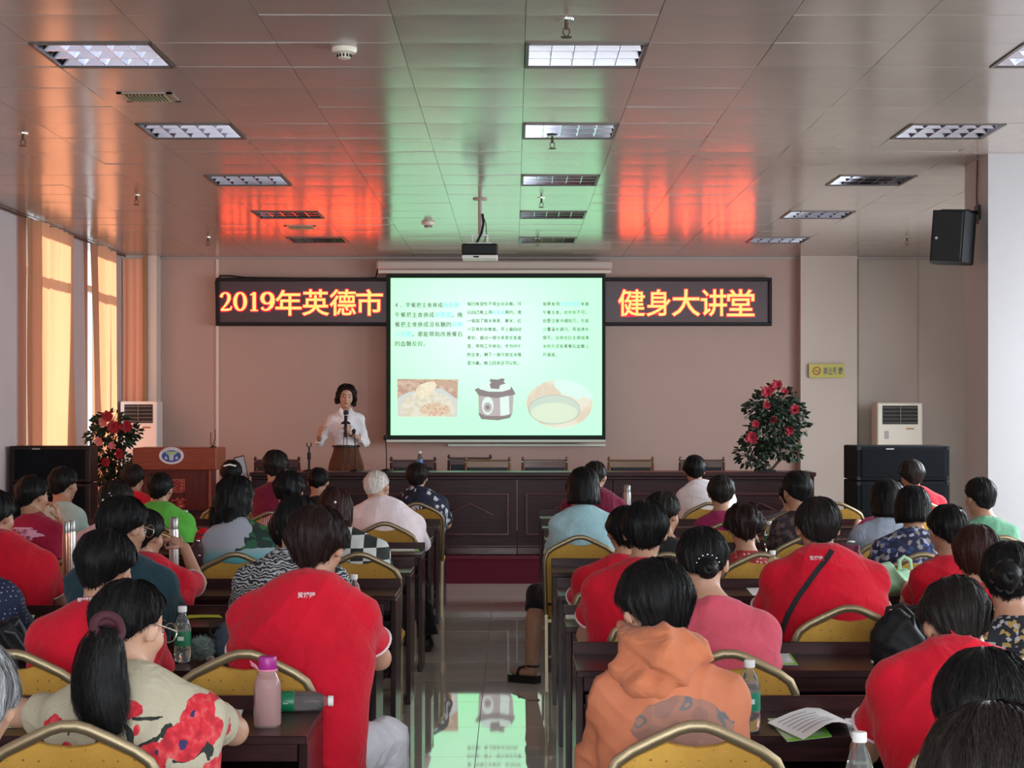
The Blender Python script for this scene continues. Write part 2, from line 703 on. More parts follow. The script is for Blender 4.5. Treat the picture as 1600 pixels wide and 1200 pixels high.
# curtains
def curtain_mat():
    m = bpy.data.materials.new('orange_curtain')
    m.use_nodes = True
    nt = m.node_tree
    for n in list(nt.nodes):
        if n.type != 'OUTPUT_MATERIAL': nt.nodes.remove(n)
    out = [n for n in nt.nodes if n.type == 'OUTPUT_MATERIAL'][0]
    d = nt.nodes.new('ShaderNodeBsdfDiffuse')
    d.inputs[0].default_value = (0.42, 0.30, 0.19, 1)
    t = nt.nodes.new('ShaderNodeBsdfTranslucent')
    t.inputs[0].default_value = (1.0, 0.39, 0.22, 1)
    mx = nt.nodes.new('ShaderNodeMixShader')
    mx.inputs[0].default_value = 0.5
    nt.links.new(d.outputs[0], mx.inputs[1])
    nt.links.new(t.outputs[0], mx.inputs[2])
    nt.links.new(mx.outputs[0], out.inputs[0])
    return m


M_CURT = curtain_mat()


def curtain(label, top, bot, amp=0.03, folds=7, seed=1, gather=0):
    """top/bot: (start, end) along the wall at z 3.40 and z 0.12; the cloth hangs in folds"""
    rnd = random.Random(seed)
    nu, nz = folds * 10, 22
    vs, fs = [], []
    ph = rnd.random() * 6
    ph2 = rnd.random() * 6
    for j in range(nz + 1):
        t = j / nz
        z = 3.41 - t * 3.27
        a = top[0] + (bot[0] - top[0]) * t
        b = top[1] + (bot[1] - top[1]) * t
        for i in range(nu + 1):
            u = i / nu
            uu = u + 0.035 * math.sin(u * 11 + ph2) + 0.02 * math.sin(u * 23 + 2.2 * t)
            x = XL + 0.10 + amp * math.sin(uu * folds * 2 * math.pi + ph + 0.5 * math.sin(3 * t)) * (0.65 + 0.45 * math.sin(7 * u + 2 * t + ph2)) + 0.010 * math.sin(u * 41 + t * 5)
            vs.append((x, a + (b - a) * u + 0.006 * math.sin(7 * t + u * 20), z))
    for j in range(nz):
        for i in range(nu):
            k = j * (nu + 1) + i
            fs.append((k, k + 1, k + nu + 2, k + nu + 1))
    mb = MB().add(vs, fs)
    t = thing('curtain', label, 'curtain', (XL + 0.09, (bot[0] + bot[1]) / 2, 0.12), 'orange curtains in the tall windows')
    o = mb.build('cloth', M_CURT, t, 180)
    o.location = (-t.location[0], -t.location[1], -t.location[2])
    return t


curtain('tall orange curtain glowing in the sun at the window nearest the audience', (15.95, 17.66), (15.98, 17.68), 0.055, 6, 1)
curtain('orange curtain beside a bright gap at the window next to the air conditioner', (18.40, 19.66), (18.64, 19.72), 0.06, 4, 2)
for a, b in LW[:2]:
    t = curtain('', (a - 0.2, b + 0.2), (a - 0.2, b + 0.2), 0.03, 7, int(a))
    t['label'] = 'orange curtain of the side window %s, outside the picture' % ('farther back in the hall' if a < 12 else 'just before the first one in view')
o = MB().tube([(XL + 0.05, 9.8, 3.425), (XL + 0.05, 20.2, 3.425)], 0.008).build('curtain_rail', M_BRASS)
tag(o, 'thin metal rail that the orange curtains hang from', 'curtain rail')

# cloth panel beside the second window, its orange glow put into the colour
vs_, fs_ = [], []
for j in range(21):
    for i in range(41):
        u, t_ = i / 40, j / 20
        vs_.append((PX(191, 20.2) + u * (PX(223, 20.2) - PX(191, 20.2)) + 0.006 * math.sin(5 * t_), 20.228 + 0.010 * math.sin(u * 16 + t_) * (0.4 + t_), 3.40 - 3.0 * t_))
for j in range(20):
    for i in range(40):
        k = j * 41 + i
        fs_.append((k, k + 1, k + 42, k + 41))
t = thing('curtain', 'flat orange-pink curtain panel on the end wall behind the air conditioner', 'curtain', (PX(207, 20.2), 20.2, 0.4))
o = MB().add(vs_, fs_).build('cloth', mat('curtain_glow_orange', (0.86, 0.40, 0.25), 0.8), t, 180)
o.location = -Vector(t.location)

# stage
ZS = 0.27
stage = struct('stage', MB().box((0.0, (16.92 + YW) / 2, ZS / 2 - 0.004), (6.5, YW - 16.92, ZS - 0.008)), M_CARPET)
struct('stage_nosing', MB().box((0.0, 16.925, ZS - 0.02), (6.5, 0.03, 0.035), bev=0.005), mat('nosing_red', (0.13, 0.012, 0.03), 0.8), stage)


# ================================================================== CEILING FITTINGS
def ceiling_light(loc, label, proto=[None]):
    if proto[0] is not None:
        return dup(proto[0], loc, label, 'louvred ceiling lights switched off')
    t = thing('ceiling_light', label, 'ceiling light', loc, 'louvred ceiling lights switched off')
    h = 0.297
    fr = MB()
    for s in (-1, 1):
        fr.box((s * (h - 0.009), 0, -0.002), (0.018, 2 * h, 0.012))
        fr.box((0, s * (h - 0.009), -0.002), (2 * h, 0.018, 0.012))
    fr.build('frame', mat('light_frame', (0.10, 0.08, 0.075), 0.4, metal=0.3), t)
    hs = MB()
    hs.box((0, 0, 0.115), (2 * h, 2 * h, 0.01))
    for s in (-1, 1):
        hs.box((s * (h - 0.002), 0, 0.06), (0.004, 2 * h, 0.11))
        hs.box((0, s * (h - 0.002), 0.06), (2 * h, 0.004, 0.11))
    hs.build('housing', mat('housing_grey', (0.10, 0.10, 0.13), 0.3, metal=0.6), t)
    w3 = 2 * (h - 0.018) / 3
    for k in range(4):                               # long curved reflector blades
        y = -(h - 0.018) + k * w3
        MB().prism([(-0.004, 0.0), (0.004, 0.0), (0.016, 0.05), (-0.016, 0.05)], -(h - 0.018), h - 0.018, 'x').build('reflector_blade', M_ALU, t, loc=(0, y, 0.002))
    for k in range(1, 5):                            # cross blades
        x = -(h - 0.018) + k * 2 * (h - 0.018) / 5
        MB().prism([(-0.002, 0.0), (0.002, 0.0), (0.010, 0.045), (-0.010, 0.045)], -(h - 0.018), h - 0.018, 'y').build('cross_blade', M_ALU, t, loc=(x, 0, 0.003))
    for k in range(3):
        y = -(h - 0.018) + (k + 0.5) * w3
        MB().cyl((-(h - 0.03), y, 0.07), (h - 0.03, y, 0.07), 0.013, 12).build('fluorescent_tube', M_TUBE, t, 60)
    proto[0] = t
    return t


colname = {-4: 'row beside the windowed wall', 0: 'middle row', 4: 'row beside the white pillar'}
ordn = ['nearest', 'second', 'third', 'fourth', 'farthest']
for (i, k) in LIGHTS:
    ceiling_light((TX0 + (i + 0.5) * TC, TY0 + (4 * k + 0.5) * TC, CEIL), 'recessed louvred ceiling light, %s of the %s' % (ordn[k], colname[i]))
for i in (-4, 0, 4):
    for k in (1, 2):
        ceiling_light((TX0 + (i + 0.5) * TC, TY0 + (-4 * k + 0.5) * TC, CEIL), 'louvred ceiling light %s of the %s' % (('overhead, first out of view', 'behind the camera')[k - 1], colname[i]))


def sprinkler(x, y, Y, label, proto=[None]):
    loc = ((x - 803) * Y / FPX, Y, CEIL)
    if proto[0]: return dup(proto[0], loc, label, 'sprinkler heads on the ceiling')
    t = thing('sprinkler', label, 'sprinkler', loc, 'sprinkler heads on the ceiling')
    MB().lathe([(0.035, -0.006), (0.035, 0.0)], n=16).build('escutcheon', M_CHROME, t, 30)
    MB().cyl((0, 0, 0), (0, 0, -0.045), 0.009, 10).tube([(0.012, 0, -0.04), (0.016, 0, -0.06), (0.004, 0, -0.078)], 0.003, 6).tube([(-0.012, 0, -0.04), (-0.016, 0, -0.06), (-0.004, 0, -0.078)], 0.003, 6).build('pipe_and_arms', M_BRASS, t, 40)
    MB().lathe([(0.026, -0.082), (0.026, -0.079)], n=14).build('deflector', M_BRASS, t, 30)
    proto[0] = t
    return t


def ycl(y, drop=0.08):                   # distance of a thing hanging below the ceiling seen at pixel row y
    return FPX * (CEIL - drop - EYE) / (640 - y)


for (x, y, lb) in ((885, 58, 'sprinkler head in front of the nearest middle ceiling light'),
                   (863, 232, 'sprinkler head just beyond the second middle ceiling light'),
                   (846, 324, 'sprinkler head in front of the fourth middle ceiling light'),
                   (840, 384, 'sprinkler head above the top edge of the projection screen'),
                   (36, 228, 'sprinkler head in the orange reflection of the first curtain'),
                   (213, 320, 'sprinkler head above the second window'),
                   (325, 383, 'sprinkler head in the back corner over the lettered sign end'),
                   (1417, 382, 'sprinkler head above the air conditioner beside the black cabinet')):
    sprinkler(x, y, ycl(y), lb)


def smoke_detector(x, y, label):
    Y = ycl(y, 0.03)
    t = thing('smoke_detector', label, 'smoke detector', ((x - 803) * Y / FPX, Y, CEIL))
    MB().lathe([(0.02, -0.056), (0.032, -0.052), (0.034, -0.03), (0.056, -0.026), (0.062, -0.015), (0.062, 0)], n=24).build('housing', M_CREAM, t, 40)
    mb = MB()
    for k in range(12):
        a = k * math.pi / 6
        mb.box((0.0345 * math.cos(a), 0.0345 * math.sin(a), -0.041), (0.004, 0.009, 0.016), Matrix.Rotation(a, 3, 'Z'))
    mb.build('vent_slots', M_BLACK, t)


smoke_detector(538, 84, 'cream smoke detector between the first lights on the ceiling')
smoke_detector(669, 352, 'cream smoke detector on the ceiling in the green glow near the projector')


def air_vent(x0, x1, Y, dy, label):
    xa, xb = (x0 - 803) * Y / FPX, (x1 - 803) * Y / FPX
    t = thing('air_vent', label, 'vent', ((xa + xb) / 2, Y, CEIL))
    w_ = xb - xa
    fr = MB()
    for s in (-1, 1):
        fr.box((s * (w_ / 2 - 0.015), 0, -0.003), (0.03, dy, 0.006))
        fr.box((0, s * (dy / 2 - 0.015), -0.003), (w_, 0.03, 0.006))
    fr.build('frame', M_CEIL, t)
    MB().box((0, 0, 0.004), (w_ - 0.04, dy - 0.04, 0.008)).build('backing', M_SEAM, t)
    n = 12
    for k in range(n):
        MB().box((0, 0, 0), (0.006, dy - 0.06, 0.02), Matrix.Rotation(rad(35), 3, 'Y')).build('slat', mat('vent_slat', (0.22, 0.14, 0.07), 0.45, metal=0.4), t, loc=(-w_ / 2 + 0.045 + k * (w_ - 0.09) / (n - 1), 0, -0.006))


air_vent(190, 275, 9.98, 0.28, 'slatted air vent between the first two lights of the windowed side')
air_vent(446, 496, 17.1, 0.28, 'slatted air vent in the red reflection on the ceiling')

# projector on its ceiling pole
YP = 14.8
t = thing('projector', 'black ceiling projector hanging on a pole in front of the screen', 'projector', (PX(750, YP), YP, PZ(398, YP)))
MB().box((0, 0, 0.035), (0.30, 0.26, 0.095), bev=0.012).build('body', M_BLACK, t, 30)
MB().box((0, 0, -0.028), (0.296, 0.256, 0.032), bev=0.006).build('base_plate', M_WHITE, t, 30)
MB().box((-0.03, -0.129, -0.028), (0.045, 0.006, 0.012)).build('sensor_window', M_BLACK, t)
MB().lathe([(0.032, 0), (0.036, 0.02), (0.03, 0.03)], M=Matrix.Rotation(rad(-90), 3, 'X'), c=(0.07, 0.13, 0.03), n=20).build('lens', M_CHROME, t, 40)
hz = CEIL - PZ(398, YP)
MB().cyl((0, 0, 0.16), (0, 0, hz), 0.017, 14).lathe([(0.06, hz - 0.012), (0.06, hz)], n=18).build('pole', mat('pole_paint', (0.42, 0.33, 0.30), 0.5), t, 40)
MB().box((-0.06, 0, 0.115), (0.012, 0.06, 0.09)).box((0.065, 0, 0.115), (0.012, 0.06, 0.09)).box((0, 0, 0.16), (0.14, 0.07, 0.012)).box((0, 0, 0.09), (0.2, 0.16, 0.01)).build('bracket', M_WHITE, t)
MB().tube([(0.022, -0.02, 0.34), (0.03, -0.03, 0.26), (0.015, -0.04, 0.18), (-0.03, -0.04, 0.09)], 0.011, 8).tube([(0.02, -0.02, 0.34), (0.05, -0.03, 0.26), (0.055, -0.03, 0.17), (0.03, -0.03, 0.09)], 0.004, 6).build('cable', M_BLACK, t, 50)

# wall loudspeaker on the near pillar
YS = 12.3
t = thing('wall_speaker', 'black wall loudspeaker tilted out from the white pillar', 'loudspeaker', (3.28, 12.42, 2.9))
R_ = Matrix.Rotation(rad(4), 3, 'Y') @ Matrix.Rotation(rad(-25), 3, 'Z')
cbx = Vector(((1487 - 803) * 12.3 / FPX - 3.28, -0.12, PZ(372, 12.3) - 2.9))
poly = [(-0.11, -0.15), (0.11, -0.15), (0.15, 0.06), (0.12, 0.15), (-0.12, 0.15), (-0.15, 0.06)]
vs_ = []
mb = MB().prism(poly, -0.175, 0.175, 'z')
mb.v = [tuple(R_ @ Vector(v) + cbx) for v in mb.v]
mb.build('cabinet', mat('speaker_box', (0.009, 0.009, 0.011), 0.6, spec=0.25, bump=(300, 0.3)), t)
mb = MB().box((0, -0.156, 0), (0.20, 0.012, 0.33), bev=0.004)
mb.v = [tuple(R_ @ Vector(v) + cbx) for v in mb.v]
mb.build('grille', mat('speaker_grille', (0.008, 0.008, 0.009), 0.7, bump=(500, 0.6)), t)
mb = MB().lathe([(0.010, 0), (0.010, 0.006)], n=12)
mb.v = [tuple(R_ @ (Matrix.Rotation(rad(90), 3, 'X') @ Vector(v) + Vector((-0.07, -0.162, -0.02))) + cbx) for v in mb.v]
mb.build('badge', M_CHROME, t, 40)
MB().box((-0.01, 0.02, 0.16), (0.02, 0.10, 0.10)).tube([(-0.01, 0.02, 0.16), (cbx.x, cbx.y, cbx.z + 0.185)], 0.014, 10).box((cbx.x + 0.02, cbx.y, cbx.z + 0.19), (0.2, 0.07, 0.014)).build('bracket', M_BLACK, t)
o = MB().tube([(3.272, 12.45, 2.98), (3.268, 12.46, 3.2), (3.272, 12.45, 3.43)], 0.006, 6).build('speaker_cable', mat('cable_brown', (0.10, 0.03, 0.02), 0.6))
tag(o, 'dark cable running up the pillar from the wall loudspeaker', 'cable')


# ================================================================== BACK WALL
# LED sign
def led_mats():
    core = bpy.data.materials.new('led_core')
    halo = bpy.data.materials.new('led_glow_edge')  # red glow around the letters, drawn as emissive glyphs
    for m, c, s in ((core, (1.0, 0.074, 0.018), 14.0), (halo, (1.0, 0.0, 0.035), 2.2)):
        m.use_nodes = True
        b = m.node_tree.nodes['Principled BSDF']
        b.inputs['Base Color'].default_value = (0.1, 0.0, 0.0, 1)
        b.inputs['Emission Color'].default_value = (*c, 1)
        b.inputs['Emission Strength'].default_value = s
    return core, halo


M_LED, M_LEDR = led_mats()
YL = 20.38
x0, x1, z0, z1 = PX(337, YL), PX(1206, YL), PZ(509, YL), PZ(434, YL)
sign = thing('led_sign', 'long black LED sign with glowing red and yellow Chinese lettering', 'sign', ((x0 + x1) / 2, YL, (z0 + z1) / 2))
lc = sign.location.copy()


def on_sign(o):
    o.location = -lc
    return o


on_sign(MB().box(((x0 + x1) / 2, YL + 0.055, (z0 + z1) / 2), (x1 - x0 - 0.04, 0.07, z1 - z0 - 0.04)).build('display_panel', mat('led_panel', (0.050, 0.020, 0.026), 0.35, noise=(30, 0.2)), sign))
fr = MB()
for zz in (z0 + 0.02, z1 - 0.02): fr.box(((x0 + x1) / 2, YL + 0.04, zz), (x1 - x0, 0.11, 0.04), bev=0.006)
for xx in (x0 + 0.02, x1 - 0.02): fr.box((xx, YL + 0.04, (z0 + z1) / 2), (0.04, 0.11, z1 - z0 - 0.08), bev=0.006)
on_sign(fr.build('frame', M_BLACK, sign))


def serif_digits():
    """bold roman digits as closed outlines in a 1 x 1 box: list of (outer, inner or None)"""
    def ell(cx, cy, rx, ry, n=28):
        return [(cx + rx * math.cos(2 * math.pi * i / n), cy + ry * math.sin(2 * math.pi * i / n)) for i in range(n)]
    return ell


def stroke(mb, pts, wid, y, closed=False):
    """flat ribbon of varying width along 2D points, on the sign plane"""
    n = len(pts)
    L, R = [], []
    for i, (u, v) in enumerate(pts):
        a = pts[max(i - 1, 0)] if not closed else pts[i - 1]
        b = pts[min(i + 1, n - 1)] if not closed else pts[(i + 1) % n]
        dx, dy = b[0] - a[0], b[1] - a[1]
        l = math.hypot(dx, dy) or 1
        w_ = wid[i] / 2
        L.append((u - dy / l * w_, v + dx / l * w_))
        R.append((u + dy / l * w_, v - dx / l * w_))
    vs = [(p[0], y, p[1]) for p in L] + [(p[0], y, p[1]) for p in R]
    fs = []
    for i in range(n if closed else n - 1):
        j = (i + 1) % n
        fs.append((i, j, n + j, n + i))
    mb.add(vs, fs)


def digit(mb, d, x0, x1, z0, z1, y, g=0.0):
    W, H = x1 - x0, z1 - z0
    def q(u, v): return (x0 + u * W, z0 + v * H)
    T, t = 0.26 * W + g, 0.10 * W + g
    if d == '0':
        pts, wd = [], []
        for i in range(32):
            a = 2 * math.pi * i / 32
            pts.append(q(0.5 + 0.36 * math.cos(a), 0.5 + 0.45 * math.sin(a)))
            wd.append(t + (T - t) * abs(math.cos(a)) ** 1.3)
        stroke(mb, pts, wd, y, True)
    if d == '1':
        stroke(mb, [q(0.5, 0.04), q(0.5, 0.98)], [T, T], y)
        stroke(mb, [q(0.18, 0.84), q(0.36, 0.88), q(0.55, 0.97)], [t * 0.8, t * 1.2, t], y)
        stroke(mb, [q(0.2, 0.035), q(0.8, 0.035)], [t * 0.9, t * 0.9], y)
    if d == '2':
        pts = [(0.10, 0.72), (0.20, 0.88), (0.36, 0.95), (0.56, 0.94), (0.72, 0.82), (0.74, 0.66), (0.64, 0.48), (0.45, 0.30), (0.25, 0.15), (0.12, 0.07)]
        wd = [T * 0.9, T * 0.7, t, t * 1.2, T, T, T * 0.85, T * 0.6, t * 1.2, t]
        stroke(mb, [q(*p) for p in pts], wd, y)
        stroke(mb, [q(0.08, 0.06), q(0.6, 0.07), q(0.86, 0.10), q(0.93, 0.26)], [t * 1.4, T * 0.7, T * 0.6, t], y)
    if d == '9':
        pts, wd = [], []
        for i in range(26):
            a = 2 * math.pi * i / 26
            pts.append(q(0.48 + 0.33 * math.cos(a), 0.67 + 0.28 * math.sin(a)))
            wd.append(t + (T - t) * abs(math.cos(a)) ** 1.3)
        stroke(mb, pts, wd, y, True)
        pts = [(0.83, 0.66), (0.83, 0.45), (0.74, 0.25), (0.56, 0.10), (0.36, 0.05), (0.2, 0.10), (0.12, 0.20)]
        stroke(mb, [q(*p) for p in pts], [T, T, T * 0.9, t * 1.5, t, t * 1.3, T * 0.7], y)


yf = YL + 0.016
for g, m, yy in ((0.0, M_LED, yf - 0.006), (0.022, M_LEDR, yf)):  # the wider red copy behind draws the glow
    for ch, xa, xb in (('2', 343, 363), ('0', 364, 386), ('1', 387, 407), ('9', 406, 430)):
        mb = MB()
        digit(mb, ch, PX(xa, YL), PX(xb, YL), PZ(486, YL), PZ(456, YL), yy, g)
        on_sign(mb.build('digit' if g == 0 else 'digit_glow', m, sign))
HAN = [('年', 430, 471, 453, 493), ('英', 472, 514, 452, 493), ('德', 515, 556, 452, 493), ('市', 556, 598, 452, 493),
       ('健', 966, 1008, 452, 494), ('身', 1010, 1048, 452, 494), ('大', 1050, 1094, 452, 494), ('讲', 1095, 1136, 452, 494), ('堂', 1136, 1179, 452, 494)]
for ch, xa, xb, ya, yb in HAN:
    e = 1.2
    on_sign(text_in_box('character', ch, PX(xa, YL), PX(xb, YL), PZ(yb, YL), PZ(ya, YL), yf - 0.006, M_LED, sign, off=0.012))
    on_sign(text_in_box('character_glow', ch, PX(xa - e, YL), PX(xb + e, YL), PZ(yb + e, YL), PZ(ya - e, YL), yf, M_LEDR, sign, off=0.030))
o = MB().tube([P(338, 470, YL), P(337, 440, YL), P(345, 431, YL), P(360, 431, YL), P(385, 434, YL), P(560, 436, YL), P(587, 434, YL), P(591, 420, YL), P(593, 408, YL)], 0.010, 6).build('sign_cable', M_BLACK)
tag(o, 'black cable looped along the top edge of the LED sign', 'cable')

# projection screen
YQ = 20.22
sx0, sx1, sz0, sz1 = PX(603.5, YQ), PX(946, YQ), PZ(687, YQ), PZ(427, YQ)
scr = thing('projection_screen', 'pull-down projection screen showing a pale green slide with three pictures', 'screen', ((sx0 + sx1) / 2, YQ, sz0))
sl = scr.location.copy()


def on_scr(o):
    o.location = -sl
    return o


on_scr(MB().box(((sx0 + sx1) / 2, YQ, (sz0 + sz1) / 2), (sx1 - sx0, 0.006, sz1 - sz0)).build('black_border', mat('screen_border', (0.006, 0.012, 0.009), 0.8), scr))
px0, px1, pz0, pz1 = PX(610.5, YQ), PX(940.5, YQ), PZ(680, YQ), PZ(434.5, YQ)


def emis(name, col, s=1.0):
    m = bpy.data.materials.new(name)
    m.use_nodes = True
    b = m.node_tree.nodes['Principled BSDF']
    b.inputs['Base Color'].default_value = (0.3, 0.3, 0.3, 1)
    b.inputs['Roughness'].default_value = 0.8
    b.inputs['Emission Color'].default_value = (*col, 1)
    b.inputs['Emission Strength'].default_value = s
    return m


def slide_mat():
    m = emis('slide_light', (0.6, 1.0, 0.76), 1.0)
    nt = m.node_tree
    tc = nt.nodes.new('ShaderNodeTexCoord')
    mp = nt.nodes.new('ShaderNodeMapping')
    mp.inputs['Location'].default_value = (-0.42 * 1.9, 0, -0.66 * 1.9)
    mp.inputs['Scale'].default_value = (1.9, 0, 1.9)
    gr = nt.nodes.new('ShaderNodeTexGradient')
    gr.gradient_type = 'SPHERICAL'  # projector hot spot painted into the emission as a radial gradient
    rp = nt.nodes.new('ShaderNodeValToRGB')
    rp.color_ramp.elements[0].color = (0.50, 1.5, 0.72, 1)
    rp.color_ramp.elements[1].color = (0.84, 1.6, 1.06, 1)
    nt.links.new(tc.outputs['Generated'], mp.inputs[0])
    nt.links.new(mp.outputs[0], gr.inputs[0])
    nt.links.new(gr.outputs['Fac'], rp.inputs[0])
    nt.links.new(rp.outputs[0], nt.nodes['Principled BSDF'].inputs['Emission Color'])
    return m


on_scr(MB().box(((px0 + px1) / 2, YQ - 0.004, (pz0 + pz1) / 2), (px1 - px0, 0.004, pz1 - pz0)).build('slide', slide_mat(), scr))
on_scr(MB().box(((sx0 + sx1) / 2, YQ, PZ(689, YQ)), (sx1 - sx0, 0.03, 0.03), bev=0.006).build('bottom_bar', mat('bar_white', (0.55, 0.62, 0.55), 0.4), scr))
on_scr(MB().box(((PX(588, YQ) + PX(957, YQ)) / 2, YQ + 0.06, PZ(414, YQ)), (PX(957, YQ) - PX(588, YQ), 0.13, 0.105), bev=0.02).build('roller_case', mat('case_paint', (0.46, 0.38, 0.34), 0.4), scr))
on_scr(MB().box(((PX(591, YQ) + PX(955, YQ)) / 2, YQ - 0.01, PZ(424.5, YQ)), (PX(955, YQ) - PX(591, YQ), 0.03, 0.04), bev=0.006).build('case_lip', mat('lip_paint', (0.62, 0.54, 0.47), 0.4), scr))
o = MB().box(((PX(700, YW) + PX(946, YW)) / 2, YW - 0.03, PZ(695.5, YW - 0.03)), (PX(946, YW) - PX(700, YW), 0.04, 0.028), bev=0.004).build('wall_rail', mat('rail_light', (0.62, 0.70, 0.60), 0.35))
tag(o, 'pale metal strip on the wall just below the projection screen', 'rail')

E_TXT = emis('slide_text_grey', (0.05, 0.085, 0.075), 1.0)
E_CYAN = emis('slide_text_cyan', (0.22, 0.95, 0.90), 1.0)
yt = YQ - 0.0075


def slide_line(s, x0, y0, ch, m=E_TXT, name='slide_text'):
    """one line of the slide; ch = character pitch in pixels"""
    segs, cur, x = [], '', 0
    for c in s:
        me = None
        if c in ' ':
            x += ch
            continue
        w_ = ch * 0.86
        if c in '，。、':
            k = 0.28
            on_q.append((c, x0 + x, x0 + x + ch * k, y0 + ch * 0.62, y0 + ch * 0.9, m))
        elif c in '4':
            on_q.append((c, x0 + x, x0 + x + ch * 0.5, y0, y0 + ch * 0.88, m))
        else:
            on_q.append((c, x0 + x, x0 + x + w_, y0, y0 + ch * 0.9, m))
        x += ch


on_q = []
GLY = {}


def flush(name):
    """joins the queued characters into one mesh per colour"""
    for m in (E_TXT, E_CYAN):
        vs, fs = [], []
        for (c, xa, xb, ya, yb, mm) in on_q:
            if mm is not m: continue
            if c not in GLY:
                me = text_mesh(c, 1.0, 0.0)
                co = np.empty(len(me.vertices) * 3, dtype=np.float32)
                me.vertices.foreach_get('co', co)
                co = co.reshape(-1, 3)
                lo, hi = co.min(0), co.max(0)
                n_ = (co - lo) / np.maximum(hi - lo, 1e-6)
                GLY[c] = (n_, [tuple(p.vertices) for p in me.polygons])
                bpy.data.meshes.remove(me)
            n_, ff = GLY[c]
            b = len(vs)
            X0, X1, Z0, Z1 = PX(xa, YQ), PX(xb, YQ), PZ(yb, YQ), PZ(ya, YQ)
            if c == '一': Z0, Z1 = (Z0 + Z1) / 2 - 0.003, (Z0 + Z1) / 2 + 0.003
            for q_, (ox, oz) in enumerate(((0, 0), (0.0034, 0), (0.0017, 0.0022))):
                b = len(vs)
                vs += [(X0 + ox + u[0] * (X1 - X0), yt - q_ * 0.0002, Z0 + oz + u[1] * (Z1 - Z0)) for u in n_]
                fs += [tuple(i + b for i in f) for f in ff]
        if vs:
            me = bpy.data.meshes.new(name)
            me.from_pydata(vs, [], fs)
            me.materials.append(m)
            me.update()
            on_scr(link(name, me, scr))['kind'] = 'stuff'
    on_q.clear()


L1 = [('4、早餐把主食换成', '燕麦粥'), ('午餐把主食换成', '荞麦面', '，晚'), ('餐把主食换成没有糖的', '杂粮'), ('', '八宝粥', '，都能帮助改善餐后'), ('的血糖反应。',)]
for i, seg in enumerate(L1):
    x, y, ch = 617, 473 + i * 15.0, 8.9
    if i == 0: ch = 8.4
    for k, s in enumerate(seg):
        slide_line(s, x, y, ch, E_CYAN if k == 1 else E_TXT)
        x += len(s) * ch
flush('slide_text')
L2 = ['每日食堂吃不到全谷杂粮，可', '以自己晚上用电饭锅预约，煮', '一锅加了糙米燕麦、藜米、红', '小豆等的杂粮饭，早上盛自动', '煮好，盛出一部分来放在饭盒', '里，带到工作单位，作为中午', '的主食，剩下一部分放在冰箱', '里冷藏，晚上回来还可以吃。']
for i, s in enumerate(L2):
    if i == 1:
        slide_line(s[:6], 730, 472 + i * 13.2, 6.55)
        slide_line(s[6:9], 730 + 6 * 6.55, 472 + i * 13.2, 6.55, E_CYAN)
        slide_line(s[9:], 730 + 9 * 6.55, 472 + i * 13.2, 6.55)
    else: slide_line(s, 730, 472 + i * 13.2, 6.55)
flush('slide_text')
L3 = ['如果食用方便杂粮粉来做', '午餐主食，也并非不可，', '但要注意冲调技巧，先放', '少量温水调匀，再加沸水', '搅开，这样会比全部加沸', '水的方式延缓餐后血糖上', '升速度。']
for i, s in enumerate(L3):
    if i == 0:
        slide_line(s[:4], 848, 472, 6.6)
        slide_line(s[4:9], 848 + 4 * 6.6, 472, 6.6, E_CYAN)
        slide_line(s[9:], 848 + 9 * 6.6, 472, 6.6)
    else: slide_line(s, 848, 472 + i * 13.2, 6.6)
flush('slide_text')


def flat(name, polys, m, dy=0.0, parent=None):
    vs, fs = [], []
    for poly in polys:
        b = len(vs)
        vs += [(PX(x, YQ), yt - dy, PZ(y, YQ)) for x, y in poly]
        fs.append(tuple(range(b, b + len(poly))))
    mb = MB().add(vs, fs)
    o = mb.build(name, m, scr)
    return on_scr(o)


def ellp(cx, cy, rx, ry, n=28, a0=0, a1=360):
    return [(cx + rx * math.cos(rad(a0 + (a1 - a0) * i / n)), cy + ry * math.sin(rad(a0 + (a1 - a0) * i / n))) for i in range(n + (a1 - a0 < 360))]


def food_mat(name, c1, c2, scale):
    m = emis(name, c1, 1.0)
    nt = m.node_tree
    tc = nt.nodes.new('ShaderNodeTexCoord')
    n = nt.nodes.new('ShaderNodeTexNoise')
    n.inputs['Scale'].default_value = scale
    rp = nt.nodes.new('ShaderNodeValToRGB')
    rp.color_ramp.elements[0].position = 0.42
    rp.color_ramp.elements[1].position = 0.6
    rp.color_ramp.elements[0].color = (*c1, 1)
    rp.color_ramp.elements[1].color = (*c2, 1)
    nt.links.new(tc.outputs['Object'], n.inputs[0])
    nt.links.new(n.outputs[0], rp.inputs[0])
    nt.links.new(rp.outputs[0], nt.nodes['Principled BSDF'].inputs['Emission Color'])
    return m


# picture 1: porridge bowl with a wooden spoon
flat('porridge_picture', [[(620.5, 592), (716, 592.5), (715, 652), (621, 651)]], food_mat('pic_table', (0.42, 0.20, 0.11), (0.62, 0.45, 0.30), 14))
flat('porridge_picture', [[(621, 622), (640, 612), (690, 606), (715.5, 625), (715, 652), (621, 651)]], emis('pic_bowl_rim', (0.60, 0.66, 0.62)), 0.0006)
flat('porridge_picture', [[p for p in ellp(668, 640, 43, 29, 32, 160, 382) if p[1] < 651.5] + [(708, 651.5), (626, 651.5)]], food_mat('pic_porridge', (0.66, 0.62, 0.44), (0.80, 0.78, 0.62), 25), 0.0012)
flat('porridge_picture', [ellp(680, 640, 24, 10, 20)], food_mat('pic_grains', (0.60, 0.34, 0.18), (0.82, 0.66, 0.44), 60), 0.0018)
flat('porridge_picture', [[(685, 592.5), (716, 600), (715, 608), (676, 600)]], emis('pic_spoon', (0.52, 0.32, 0.18)), 0.0018)
